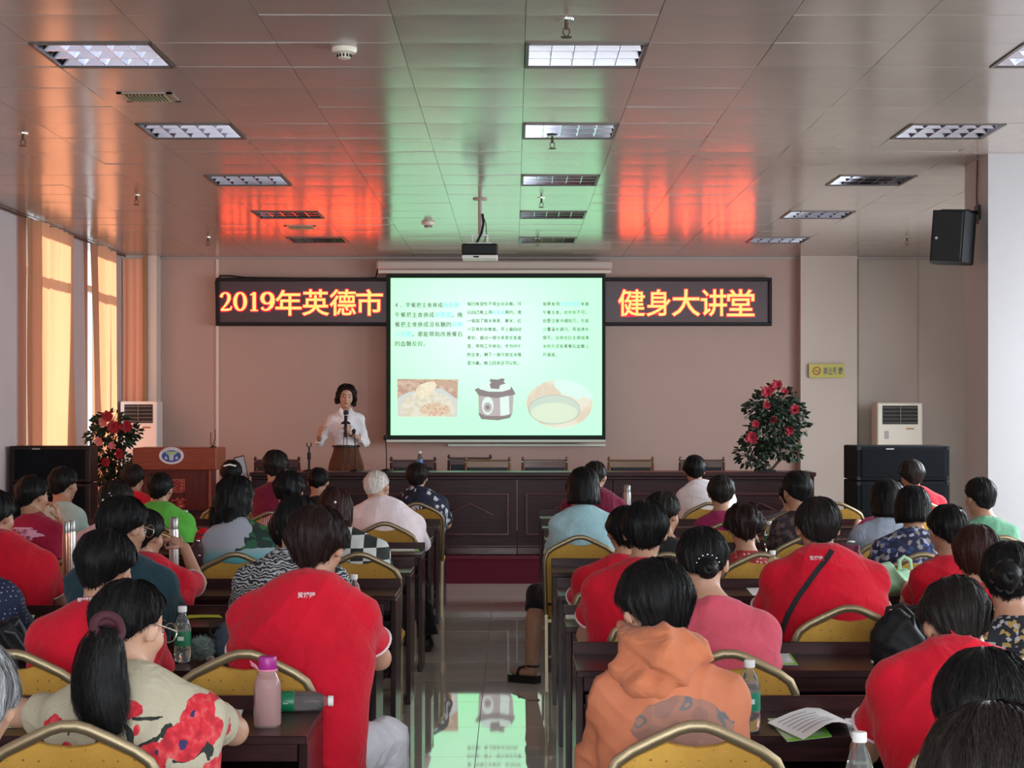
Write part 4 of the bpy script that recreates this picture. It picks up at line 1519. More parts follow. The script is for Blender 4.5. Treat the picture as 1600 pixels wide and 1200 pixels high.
# ================================================================== BANQUET CHAIRS
def banquet_chair(X, k, label, dy=0.0, rz=0.0, proto=[None]):
    loc = (X, yrow(k) + dy, 0)
    g = 'gold-framed banquet chairs'
    if proto[0]: return dup(proto[0], loc, label, g, rz)
    t = thing('banquet_chair', label, 'chair', loc, g)
    half = [(0.018, 0.914), (0.045, 0.906), (0.10, 0.880), (0.155, 0.852), (0.190, 0.826), (0.207, 0.790), (0.209, 0.74), (0.205, 0.60), (0.200, 0.45)]
    def yb(z): return 0.035 - 0.075 * max(0, z - 0.42) / 0.5
    left = [(-x, yb(z), z) for x, z in reversed(half)]
    right = [(x, yb(z), z) for x, z in half]
    MB().tube(left + right, 0.0155, 8, up=(0, 1, 0), squash=0.75).build('back_frame', M_GOLDF, t, 50)
    # padded back with its lens-shaped hand hole under the crest
    out = [(-0.192, 0.52), (0.192, 0.52), (0.195, 0.60), (0.199, 0.74), (0.197, 0.785), (0.181, 0.817), (0.150, 0.840), (0.095, 0.866), (0.072, 0.876), (0.045, 0.868), (0.0, 0.863), (-0.045, 0.868), (-0.072, 0.876), (-0.095, 0.866), (-0.150, 0.840), (-0.181, 0.817), (-0.197, 0.785), (-0.199, 0.74), (-0.195, 0.60)]
    mb = MB()
    n = len(out)
    cx_, cz_ = 0.0, 0.70
    rings = []
    for (sc_, dy_) in ((0.985, -0.010), (1.0, -0.004), (1.0, 0.012), (0.97, 0.026)):
        rings.append([((cx_ + (x - cx_) * sc_), yb(z) + dy_, cz_ + (z - cz_) * sc_) for x, z in out])
    vs = [v for r in rings for v in r] + [(0, yb(0.70) - 0.013, 0.70), (0, yb(0.70) + 0.032, 0.70)]
    fs = []
    for i in range(3):
        for j in range(n):
            j2 = (j + 1) % n
            fs.append((i * n + j, i * n + j2, (i + 1) * n + j2, (i + 1) * n + j))
    for j in range(n):
        j2 = (j + 1) % n
        fs.append((j2, j, 4 * n))
        fs.append((3 * n + j, 3 * n + j2, 4 * n + 1))
    mb.add(vs, fs)
    mb.build('back_cushion', M_PAD, t, 50)
    MB().box((0, 0.255, 0.445), (0.42, 0.40, 0.055), bev=0.018).build('seat_cushion', M_PAD, t, 50)
    MB().box((0, 0.25, 0.408), (0.41, 0.39, 0.02)).build('seat_frame', M_GOLDF, t)
    for s in (-1, 1):
        MB().tube([(s * 0.200, 0.033, 0.46), (s * 0.200, 0.03, 0.40), (s * 0.198, -0.03, 0.0)], 0.0125, 4).build('leg', M_GOLDF, t)
        MB().tube([(s * 0.19, 0.43, 0.41), (s * 0.19, 0.44, 0.0)], 0.0125, 4).build('leg', M_GOLDF, t)
    MB().cyl((-0.195, 0.02, 0.2), (0.195, 0.02, 0.2), 0.008, 8).build('stretcher', M_GOLDF, t, 50)
    proto[0] = t
    return t

# ================================================================== PEOPLE: distance-field modelling
class Field:
    """smooth union of limbs on a grid, turned into one continuous surface"""
    def __init__(s, h=0.010):
        s.pr = []
        s.h = h
        s.cuts = []

    def cap(s, a, b, ra, rb, k=0.02, sy=1.0, cut=None):
        s.pr.append(('c', np.array(a, float), np.array(b, float), ra, rb, k, sy, cut))
        return s

    def ell(s, c, r, R=None, k=0.02, cut=None):
        s.pr.append(('e', np.array(c, float), np.array(r, float), R, None, k, 1.0, cut))
        return s

    def sub(s, c, r, k=0.01):
        s.cuts.append(('e', np.array(c, float), np.array(r, float), k))
        return s

    def subcap(s, a, b, ra, rb):
        s.cuts.append(('c', np.array(a, float), np.array(b, float), ra, rb))
        return s

    def keep(s, p, n):
        s.cuts.append(('p', np.array(p, float), np.array(n, float)))
        return s

    def mesh(s, wr=None):
        h = s.h
        los, his = [], []
        for q in s.pr:
            if q[0] == 'c':
                m = max(q[3], q[4])
                los.append(np.minimum(q[1], q[2]) - m)
                his.append(np.maximum(q[1], q[2]) + m)
            else:
                m = max(q[2])
                los.append(q[1] - m)
                his.append(q[1] + m)
        lo = np.min(los, 0) - 3 * h
        hi = np.max(his, 0) + 3 * h
        n = np.ceil((hi - lo) / h).astype(int) + 1
        ax = [(lo[i] + h * np.arange(n[i])).astype(np.float32) for i in range(3)]
        D = np.full(n, 0.25, dtype=np.float32)
        for q, l, u in zip(s.pr, los, his):
            mg = q[5] + 3 * h
            i0 = np.maximum(np.floor((l - mg - lo) / h).astype(int), 0)
            i1 = np.minimum(np.ceil((u + mg - lo) / h).astype(int) + 1, n)
            X = ax[0][i0[0]:i1[0], None, None]
            Y = ax[1][None, i0[1]:i1[1], None]
            Z = ax[2][None, None, i0[2]:i1[2]]
            if q[0] == 'c':
                a, b, sy = q[1], q[2], q[6]
                ba = b - a
                px, py, pz = X - a[0], (Y - a[1]) / sy, Z - a[2]
                bb = np.array([ba[0], ba[1] / sy, ba[2]])
                l2 = float(bb @ bb) + 1e-9
                t = np.clip((px * bb[0] + py * bb[1] + pz * bb[2]) / l2, 0, 1)
                d = np.sqrt((px - t * bb[0]) ** 2 + (py - t * bb[1]) ** 2 + (pz - t * bb[2]) ** 2) - (q[3] + (q[4] - q[3]) * t)
                if sy < 1: d = d * (0.5 + 0.5 * sy)
            else:
                c, r, R = q[1], q[2], q[3]
                px, py, pz = X - c[0], Y - c[1], Z - c[2]
                if R is not None:
                    R = np.array(R)
                    px, py, pz = (px * R[0, 0] + py * R[1, 0] + pz * R[2, 0], px * R[0, 1] + py * R[1, 1] + pz * R[2, 1], px * R[0, 2] + py * R[1, 2] + pz * R[2, 2])
                k0 = np.sqrt((px / r[0]) ** 2 + (py / r[1]) ** 2 + (pz / r[2]) ** 2)
                k1 = np.sqrt((px / r[0] ** 2) ** 2 + (py / r[1] ** 2) ** 2 + (pz / r[2] ** 2) ** 2)
                d = k0 * (k0 - 1) / np.maximum(k1, 1e-6)
            if q[7] is not None:
                cp, cn = q[7]
                d = np.maximum(d, (X - cp[0]) * cn[0] + (Y - cp[1]) * cn[1] + (Z - cp[2]) * cn[2])
            S = D[i0[0]:i1[0], i0[1]:i1[1], i0[2]:i1[2]]
            k = q[5]
            hh = np.maximum(k - np.abs(S - d), 0) / k
            S[...] = np.minimum(S, d) - hh * hh * k * 0.25
        X, Y, Z = ax[0][:, None, None], ax[1][None, :, None], ax[2][None, None, :]
        for q in s.cuts:
            if q[0] == 'p':
                D = np.maximum(D, -((X - q[1][0]) * q[2][0] + (Y - q[1][1]) * q[2][1] + (Z - q[1][2]) * q[2][2]).astype(np.float32))
            elif q[0] == 'e':
                c, r = q[1], q[2]
                k0 = np.sqrt(((X - c[0]) / r[0]) ** 2 + ((Y - c[1]) / r[1]) ** 2 + ((Z - c[2]) / r[2]) ** 2)
                D = np.maximum(D, -((k0 - 1) * min(r)))
            else:
                a, b = q[1], q[2]
                bb = b - a
                px, py, pz = X - a[0], Y - a[1], Z - a[2]
                t = np.clip((px * bb[0] + py * bb[1] + pz * bb[2]) / float(bb @ bb), 0, 1)
                D = np.maximum(D, -(np.sqrt((px - t * bb[0]) ** 2 + (py - t * bb[1]) ** 2 + (pz - t * bb[2]) ** 2) - (q[3] + (q[4] - q[3]) * t)))
        return surface_net(D.astype(np.float32), lo, h, wr)


def surface_net(D, lo, h, wr):
    I = D < 0
    nx, ny, nz = D.shape
    c = [I[dx:nx - 1 + dx, dy:ny - 1 + dy, dz:nz - 1 + dz] for dx in (0, 1) for dy in (0, 1) for dz in (0, 1)]
    s = sum(x.astype(np.int8) for x in c)
    act = (s > 0) & (s < 8)
    ii, jj, kk = np.nonzero(act)
    N = len(ii)
    idx = np.full(act.shape, -1, dtype=np.int32)
    idx[ii, jj, kk] = np.arange(N)
    V = np.stack([D[ii + dx, jj + dy, kk + dz] for dx in (0, 1) for dy in (0, 1) for dz in (0, 1)], 1)
    corner = np.array([(dx, dy, dz) for dx in (0, 1) for dy in (0, 1) for dz in (0, 1)], float)
    P_ = np.zeros((N, 3))
    cnt = np.zeros(N)
    for a, b in ((0, 1), (2, 3), (4, 5), (6, 7), (0, 2), (1, 3), (4, 6), (5, 7), (0, 4), (1, 5), (2, 6), (3, 7)):
        va, vb = V[:, a], V[:, b]
        m = (va < 0) != (vb < 0)
        t = np.where(m, va / np.where(np.abs(va - vb) < 1e-9, 1, va - vb), 0)
        p = corner[a] + t[:, None] * (corner[b] - corner[a])
        P_ += p * m[:, None]
        cnt += m
    P_ = P_ / cnt[:, None] + np.stack([ii, jj, kk], 1)
    verts = P_ * h + lo
    quads = []
    for axn in range(3):
        A = I[:-1, :, :] if axn == 0 else I[:, :-1, :] if axn == 1 else I[:, :, :-1]
        B = I[1:, :, :] if axn == 0 else I[:, 1:, :] if axn == 1 else I[:, :, 1:]
        e = A != B
        x, y, z = np.nonzero(e)
        fl = A[x, y, z]
        o1, o2 = {0: ((0, 1, 0), (0, 0, 1)), 1: ((0, 0, 1), (1, 0, 0)), 2: ((1, 0, 0), (0, 1, 0))}[axn]
        def g(a, b):
            return (x - a * o1[0] - b * o2[0], y - a * o1[1] - b * o2[1], z - a * o1[2] - b * o2[2])
        ok = np.ones(len(x), bool)
        for q in (g(1, 1), g(0, 0), g(1, 0), g(0, 1)):
            for d_, lim in zip(q, idx.shape): ok &= (d_ >= 0) & (d_ < lim)
        x, y, z, fl = x[ok], y[ok], z[ok], fl[ok]
        q = np.stack([idx[g(1, 1)], idx[g(0, 1)], idx[g(0, 0)], idx[g(1, 0)]], 1)
        q[~fl] = q[~fl][:, ::-1]
        quads.append(q)
    Q = np.concatenate(quads)
    Q = Q[(Q >= 0).all(1)]
    return verts, Q


def np_mesh(name, verts, quads, m, extra=None):
    """verts/quads arrays -> mesh; extra = (verts, faces) lists appended (fingers, strands)"""
    verts = np.asarray(verts, float).reshape(-1, 3)
    quads = np.asarray(quads, int).reshape(-1, 4)
    if extra is not None and len(extra.v):
        ev = np.array([tuple(v) for v in extra.v], float)
        b = len(verts)
        tri = [f for f in extra.f if len(f) == 3]
        q4 = [f for f in extra.f if len(f) == 4]
        oth = [f for f in extra.f if len(f) > 4]
        for f in oth:
            for i in range(1, len(f) - 1): tri.append((f[0], f[i], f[i + 1]))
        verts = np.concatenate([verts, ev])
        if q4: quads = np.concatenate([quads, np.array(q4, int) + b])
        T = np.array(tri, int).reshape(-1, 3) + b
    else: T = np.zeros((0, 3), int)
    me = bpy.data.meshes.new(name)
    me.vertices.add(len(verts))
    me.vertices.foreach_set('co', verts.astype(np.float32).ravel())
    nl = len(quads) * 4 + len(T) * 3
    me.loops.add(nl)
    me.loops.foreach_set('vertex_index', np.concatenate([quads.ravel(), T.ravel()]).astype(np.int32))
    me.polygons.add(len(quads) + len(T))
    st = np.concatenate([np.arange(len(quads)) * 4, len(quads) * 4 + np.arange(len(T)) * 3]).astype(np.int32)
    me.polygons.foreach_set('loop_start', st)
    me.update(calc_edges=True)
    me.validate()
    me.polygons.foreach_set('use_smooth', [True] * len(me.polygons))
    me.materials.append(m)
    me.update()
    return me


def displace(me, fn):
    n = len(me.vertices)
    co = np.empty(n * 3, dtype=np.float32)
    no = np.empty(n * 3, dtype=np.float32)
    me.vertices.foreach_get('co', co)
    me.vertex_normals.foreach_get('vector', no)
    co, no = co.reshape(-1, 3), no.reshape(-1, 3)
    d = fn(co, no)
    me.vertices.foreach_set('co', (co + no * d[:, None]).astype(np.float32).ravel())
    me.update()


def cloth_folds(seed, amp, waist):
    r = np.random.RandomState(seed)
    ph = r.rand(8) * 6.28
    def fn(co, no):
        x, y, z = co[:, 0], co[:, 1], co[:, 2]
        wx = x + 0.025 * np.sin(13 * z + ph[0]) + 0.014 * np.sin(31 * y + ph[1])
        wz = z + 0.030 * np.sin(12 * x + ph[2]) + 0.012 * np.sin(33 * x + ph[3])
        a = (1 - np.abs(np.sin(24 * wz + 13 * wx + ph[4]))) ** 2.2
        b = (1 - np.abs(np.sin(27 * wx - 17 * wz + ph[5]))) ** 2.2
        c = (1 - np.abs(np.sin(52 * wz + 22 * wx + ph[6]))) ** 2
        p1 = np.clip(0.5 + 0.8 * np.sin(6.5 * x + 4 * z + ph[7]), 0.1, 1)
        p2 = np.clip(0.5 + 0.8 * np.sin(7.5 * z - 5 * x + ph[0] * 2), 0.1, 1)
        low = np.clip(0.55 + (waist + 0.05 - z) / 0.3, 0.5, 1.5)
        return amp * low * (1.5 * a * p1 + 1.3 * b * p2 + 0.6 * c * p1 * p2 - 0.45)
    return fn


def finger(mb, base, dirs, lens, r):
    p = Vector(base)
    pts, rs = [p.copy()], [r * 1.05]
    for d, l in zip(dirs, lens):
        p = p + Vector(d).normalized() * l
        pts.append(p.copy())
        rs.append(r * (0.95 - 0.08 * len(rs)))
    pts.append(p + Vector(dirs[-1]).normalized() * r * 0.5)
    rs.append(r * 0.45)
    mb.tube(pts, rs, 8)


def hand(f, mb, W, d, n, side, curl=0.35, s=1.0, grip=None):
    """W wrist, d pointing direction, n back-of-hand normal, side +1 right hand / -1 left"""
    d = Vector(d).normalized()
    n = Vector(n)
    n = (n - d * n.dot(d)).normalized()
    x = d.cross(n) * side                      # towards the little finger
    W = Vector(W)
    R = np.array([[x.x, d.x, n.x], [x.y, d.y, n.y], [x.z, d.z, n.z]])
    f.ell(W + d * 0.047 * s, (0.039 * s, 0.05 * s, 0.015 * s), R, k=0.012)
    for i, (off, L_, a) in enumerate(((-0.027, 0.070, -0.10), (-0.009, 0.078, -0.02), (0.009, 0.073, 0.05), (0.026, 0.058, 0.14))):
        c = curl * (1 + 0.12 * i)
        b = W + (d * (0.080 - 0.004 * abs(i - 1)) + x * off) * s
        dd = (d + x * a).normalized()
        d1 = dd * math.cos(c) - n * math.sin(c)
        d2 = dd * math.cos(2.1 * c) - n * math.sin(2.1 * c)
        d3 = dd * math.cos(3.0 * c) - n * math.sin(3.0 * c)
        finger(mb, b, (d1, d2, d3), (L_ * 0.46 * s, L_ * 0.3 * s, L_ * 0.24 * s), 0.0085 * s)
    tb = W + (d * 0.022 - x * 0.030 - n * 0.004) * s
    finger(mb, tb, (d * 0.6 - x * 0.8 - n * 0.15, d * 0.9 - x * 0.3 - n * (0.2 + curl)), (0.034 * s, 0.030 * s), 0.0105 * s)


HAIRT = {
    'short': ([(0, 50), (40, 58), (68, 84), (82, 104), (98, 102), (125, 136), (180, 146)], 0.017),
    'man': ([(0, 48), (40, 55), (66, 76), (80, 98), (98, 94), (125, 130), (180, 142)], 0.010),
    'tight': ([(0, 44), (40, 50), (70, 76), (95, 94), (130, 122), (180, 134)], 0.006),
    'puffy': ([(0, 50), (40, 60), (70, 90), (95, 108), (130, 134), (180, 146)], 0.030),
    'bob': ([(0, 50), (38, 64), (62, 118), (90, 140), (180, 148)], 0.026),
    'long': ([(0, 50), (38, 64), (62, 125), (90, 150), (180, 158)], 0.024),
}


def hair(C, R, style, m, seed, dens, amp=0.002, zc=-0.12, t=None, width=0.0016, bald=None):
    tab, t0 = HAIRT[style]
    t = t0 if t is None else t
    rnd = np.random.RandomState(seed)
    ph = rnd.rand(10) * 6.28
    ctr = np.array([0, -0.012, 0.014])
    lobby = style in ('bob', 'long')

    def tmax(phi):
        a = np.degrees(np.abs((phi + np.pi) % (2 * np.pi) - np.pi))
        j = 1.6 * np.sin(phi * 13 + ph[5]) * np.sin(phi * 5 + ph[6]) + 0.6 * np.sin(phi * 37 + ph[7])
        return np.radians(np.interp(a, [q[0] for q in tab], [q[1] for q in tab]) + j)

    def rr(phi, th):
        dx, dy, dz = np.sin(th) * np.sin(phi), np.sin(th) * np.cos(phi), np.cos(th)
        te = t if lobby else t * (1 - 0.85 * np.clip((th - 1.45) / 0.75, 0, 1) ** 1.2)
        A, B_, Cc = 0.078 + te, 0.098 + te, (0.094 + te if lobby else np.where(dz < 0, 0.128 + 0.3 * te, 0.094 + te))
        re = 1 / np.sqrt((dx / A) ** 2 + (dy / B_) ** 2 + (dz / Cc) ** 2)
        if lobby:
            fl = 1.0 + 0.06 * np.clip(-dz, 0, 1)
            rc = fl / np.sqrt((dx / A) ** 2 + (dy / B_) ** 2 + 1e-6)
            lim = zc / np.minimum(dz, -1e-3)
            re = np.where(dz < 0, np.minimum(rc, lim), re)
        g = amp * (np.sin(phi * 9 + 2.5 * th + ph[0]) + 0.7 * np.sin(phi * 17 - 3 * th + ph[1]) + 0.6 * np.sin(phi * 29 + 2 * th + ph[2]) + 1.4 * np.sin(3 * phi + 4 * th + ph[3]) * np.sin(5 * th + ph[4]))
        return re + g * np.clip(th * 1.5, 0, 1)

    def pt(phi, th, k=1.0, add=0.0):
        r = rr(phi, th) * k + add
        q = np.stack([r * np.sin(th) * np.sin(phi), r * np.sin(th) * np.cos(phi), r * np.cos(th)], -1) + ctr
        return q @ R.T + C
    nphi, nth = 56, 22
    phi = np.linspace(-np.pi, np.pi, nphi, endpoint=False)
    tm = tmax(phi)
    rows = []
    th_in = np.full(nphi, 0.02)
    for j in range(nth + 1):
        rows.append(pt(phi, 0.02 + (tm - 0.02) * j / nth))
    for k_, back in ((0.86, 0.04), (0.70, 0.25)):
        rows.append(pt(phi, tm - back * 0.3, k_))
    verts = np.concatenate(rows)
    quads = []
    for j in range(len(rows) - 1):
        a = j * nphi + np.arange(nphi)
        b = j * nphi + (np.arange(nphi) + 1) % nphi
        quads.append(np.stack([a, a + nphi, b + nphi, b], 1))
    quads = np.concatenate(quads)
    ex = MB()
    if dens:
        n = dens
        ph0 = rnd.uniform(-np.pi, np.pi, n)
        tm0 = tmax(ph0)
        start = rnd.uniform(0.0, 0.75, n) ** 0.8
        span = rnd.uniform(0.25, 0.6, n)
        drift = rnd.normal(0, 0.10, n)
        K = 6
        tt = np.linspace(0, 1, K)[None, :]
        th = (start[:, None] + span[:, None] * tt) * tm0[:, None]
        th = np.minimum(th, tm0[:, None] + (0.03 if not lobby else 0.0) + rnd.uniform(0, 0.05, n)[:, None])
        th = np.maximum(th, 0.03)
        pp = ph0[:, None] + drift[:, None] * tt + 0.05 * np.sin(6 * tt + ph0[:, None] * 7)
        lift = rnd.uniform(0.0005, 0.0045, n)[:, None] * np.sin(np.pi * np.clip(tt * 0.9 + 0.1, 0, 1)) + (rnd.rand(n)[:, None] > 0.93) * rnd.uniform(0.002, 0.012, n)[:, None] * tt ** 1.5
        Pm = pt(pp, th, 1.0, lift)
        Pw = pt(pp + width / 0.1 / np.maximum(np.sin(th), 0.25), th, 1.0, lift + 0.0005)
        sh = np.clip(1.2 - tt, 0.15, 1)[..., None]
        Pw = Pm + (Pw - Pm) * sh
        b = len(verts)
        sv = np.stack([Pm, Pw], 2).reshape(n, K * 2, 3)
        base = b + np.arange(n)[:, None] * (2 * K)
        qs = []
        for j in range(K - 1):
            qs.append(np.concatenate([base + 2 * j, base + 2 * j + 1, base + 2 * j + 3, base + 2 * j + 2], 1))
        verts = np.concatenate([verts, sv.reshape(-1, 3)])
        quads = np.concatenate([quads] + qs)
    return verts, quads


def tress(mb, pts, rs, seed, n=200, wild=0.004):
    """a hanging bundle of hair: core tube with strands over it"""
    mb.tube(pts, rs, 14, squash=0.7)
    rnd = random.Random(seed)
    pts = [Vector(p) for p in pts]
    m = len(pts)
    for i in range(n):
        a = rnd.uniform(0, 6.28)
        s0 = rnd.uniform(0, 0.5) * (m - 1)
        s1 = min(m - 1, s0 + rnd.uniform(0.4, 0.8) * (m - 1))
        da = rnd.uniform(-0.3, 0.3)
        q = []
        for j in range(5):
            s = s0 + (s1 - s0) * j / 4
            k = min(int(s), m - 2)
            f = s - k
            c = pts[k].lerp(pts[k + 1], f)
            r = rs[k] + (rs[k + 1] - rs[k]) * f
            tg = (pts[k + 1] - pts[k]).normalized()
            u = tg.cross(Vector((0, 1, 0)))
            u = u.normalized() if u.length > 1e-3 else Vector((1, 0, 0))
            v = u.cross(tg)
            aa = a + da * j / 4
            e = (r + wild * rnd.uniform(0.2, 1)) * (1.0 + (0.1 if j == 4 else 0))
            p = c + u * math.cos(aa) * e + v * math.sin(aa) * e * 0.75
            if j == 4: p = p + tg * rnd.uniform(0, 0.03)
            w_ = (u * -math.sin(aa) + v * math.cos(aa)) * 0.0018 * (1 - j * 0.2)
            q += [p, p + w_]
        mb.add(q, [(2 * j, 2 * j + 1, 2 * j + 3, 2 * j + 2) for j in range(4)])


def hair_mat(name, col, rough=0.45, spec=0.13):
    n = NT(name, rough, spec=spec)
    t = n.tex('Noise', n.mapping((60, 60, 6)), Scale=3, Detail=3)
    n.out(n.ramp(t.outputs['Fac'], [(0.3, tuple(c * 0.6 for c in col)), (0.75, tuple(c * 1.7 for c in col))]))
    n.bump(t.outputs['Fac'], 0.5, 0.004)
    return n.m


H_BLK = hair_mat('hair_black', (0.0075, 0.0070, 0.0072))
H_SFT = hair_mat('hair_soft_black', (0.014, 0.011, 0.010))
H_BRN = hair_mat('hair_brown', (0.032, 0.012, 0.010))
H_DBR = hair_mat('hair_dark_brown', (0.018, 0.010, 0.009))
H_GRY = hair_mat('hair_grey', (0.30, 0.30, 0.31), 0.5)
H_WHT = hair_mat('hair_white', (0.52, 0.47, 0.43), 0.5)


# ---- clothes
def plain(name, c, rough=0.85):
    n = NT(name, rough, sheen=0.1, spec=0.25)
    t = n.tex('Noise', None, Scale=7, Detail=4)
    n.out(n.ramp(t.outputs['Fac'], [(0.3, tuple(q * 0.86 for q in c)), (0.7, tuple(min(1, q * 1.1) for q in c))]))
    w_ = n.tex('Noise', None, Scale=13, Detail=5, Distortion=1.2)
    f_ = n.tex('Noise', None, Scale=240, Detail=2)
    h_ = n.math('ADD', w_.outputs['Fac'], n.math('MULTIPLY', f_.outputs['Fac'], 0.05))
    n.bump(h_, 0.55, 0.02)
    return n.m


S_RED = plain('polo_red', (0.52, 0.004, 0.020))
S_CRIM = plain('polo_crimson', (0.30, 0.006, 0.035))
S_MAR = plain('shirt_maroon', (0.16, 0.008, 0.035))
S_MAG = plain('shirt_magenta', (0.24, 0.012, 0.07))
S_PINK = plain('shirt_rose', (0.53, 0.075, 0.115))
S_LPNK = plain('shirt_pale_pink', (0.68, 0.45, 0.45))
S_HOT = plain('shirt_hot_pink', (0.52, 0.02, 0.18))
S_WHT = plain('shirt_white', (0.80, 0.77, 0.80))
S_WPK = plain('shirt_white_warm', (0.80, 0.69, 0.72))
S_TEAL = plain('shirt_teal', (0.012, 0.035, 0.048))
S_CYAN = plain('shirt_pale_blue', (0.31, 0.50, 0.55))
S_TURQ = plain('shirt_turquoise', (0.10, 0.50, 0.58))
S_LIME = plain('shirt_lime', (0.22, 0.55, 0.06))
S_GRN = plain('shirt_green', (0.10, 0.42, 0.05))
S_MINT = plain('shirt_mint', (0.40, 0.50, 0.46))
S_SEA = plain('shirt_sea_green', (0.14, 0.34, 0.22))
S_GREY = plain('shirt_grey_blue', (0.28, 0.32, 0.40))
S_DGRY = plain('shirt_dark_grey', (0.10, 0.10, 0.12))
S_BLK = plain('shirt_black', (0.012, 0.012, 0.014))
S_ORNG = None
T_BLK = plain('trousers_black', (0.010, 0.010, 0.012))
T_WHT = plain('trousers_white', (0.62, 0.62, 0.68))
T_NAVY = plain('trousers_navy', (0.015, 0.02, 0.04))


def pattern(name, kind, *c, scale=20.0, loc=(0, 0, 0)):
    n = NT(name, 0.8)
    src = n.mapping((1, 1, 1), loc)
    if kind == 'patches':
        a = n.tex('Voronoi', src, Scale=scale)
        sep = n.t.nodes.new('ShaderNodeSeparateColor')
        n.t.links.new(a.outputs['Color'], sep.inputs[0])
        st = [(i / len(c), q) for i, q in enumerate(c)]
        return n.out(n.ramp(sep.outputs[0], st, True))
    if kind == 'dots':
        a = n.tex('Voronoi', src, Scale=scale)
        a.inputs['Randomness'].default_value = 0.2
        return n.out(n.mix(n.math('LESS_THAN', a.outputs['Distance'], c[2]), c[0], c[1]))
    if kind == 'stripes':
        a = n.tex('Wave', src, Scale=scale)
        a.wave_type = 'BANDS'
        a.bands_direction = 'X'
        return n.out(n.mix(n.math('GREATER_THAN', a.outputs['Fac'], 0.5), c[0], c[1]))
    if kind == 'zebra':
        a = n.tex('Wave', src, Scale=scale, Distortion=9.0, Detail=1.0)
        a.inputs['Detail Scale'].default_value = 1.3
        a.bands_direction = 'Z'
        return n.out(n.ramp(a.outputs['Fac'], [(0.0, c[0]), (0.48, c[1]), (0.60, c[0]), (0.74, c[1])], True))
    if kind == 'check':
        a = n.tex('Checker', n.mapping((1, 0.01, 1), loc), Scale=scale)
        a.inputs['Color1'].default_value = (*c[0], 1)
        a.inputs['Color2'].default_value = (*c[1], 1)
        return n.out(a.outputs['Color'])
    if kind == 'blur':
        a = n.tex('Noise', n.mapping((0.5, 0.5, 1.3), loc), Scale=scale, Detail=2, Distortion=0.8)
        return n.out(n.ramp(a.outputs['Fac'], [(0.25 + 0.5 * i / max(1, len(c) - 1), q) for i, q in enumerate(c)]))
    return n.m


S_ORNG = plain('hoodie_orange', (0.46, 0.145, 0.068))


def orange_print():
    n = NT('hoodie_orange_print', 0.8)
    # faded printed motif in the middle of the back
    src = n.mapping((1, 1, 1))
    sep = n.t.nodes.new('ShaderNodeSeparateXYZ')
    n.t.links.new(src, sep.inputs[0])
    ex = n.math('POWER', n.math('DIVIDE', n.math('ADD', sep.outputs[0], -0.02), 0.125), 2.0)
    ez = n.math('POWER', n.math('DIVIDE', n.math('ADD', sep.outputs[2], -0.87), 0.075), 2.0)
    nz = n.tex('Noise', src, Scale=16, Detail=3)
    e = n.math('ADD', n.math('ADD', ex, ez), n.math('MULTIPLY', n.math('ADD', nz.outputs['Fac'], -0.5), 1.0))
    msk = n.math('LESS_THAN', e, 1.0)
    n2 = n.tex('Noise', src, Scale=13, Detail=1, Distortion=0.3)
    mot = n.ramp(n2.outputs['Fac'], [(0.0, (0.24, 0.12, 0.095)), (0.46, (0.30, 0.14, 0.10)), (0.58, (0.13, 0.12, 0.125)), (0.63, (0.28, 0.15, 0.11)), (0.74, (0.45, 0.33, 0.17))], True)
    nb = n.tex('Noise', src, Scale=9, Detail=3)
    base = n.ramp(nb.outputs['Fac'], [(0.3, (0.45, 0.14, 0.066)), (0.7, (0.52, 0.17, 0.085))])
    n.out(n.mix(msk, base, mot))
    return n.m


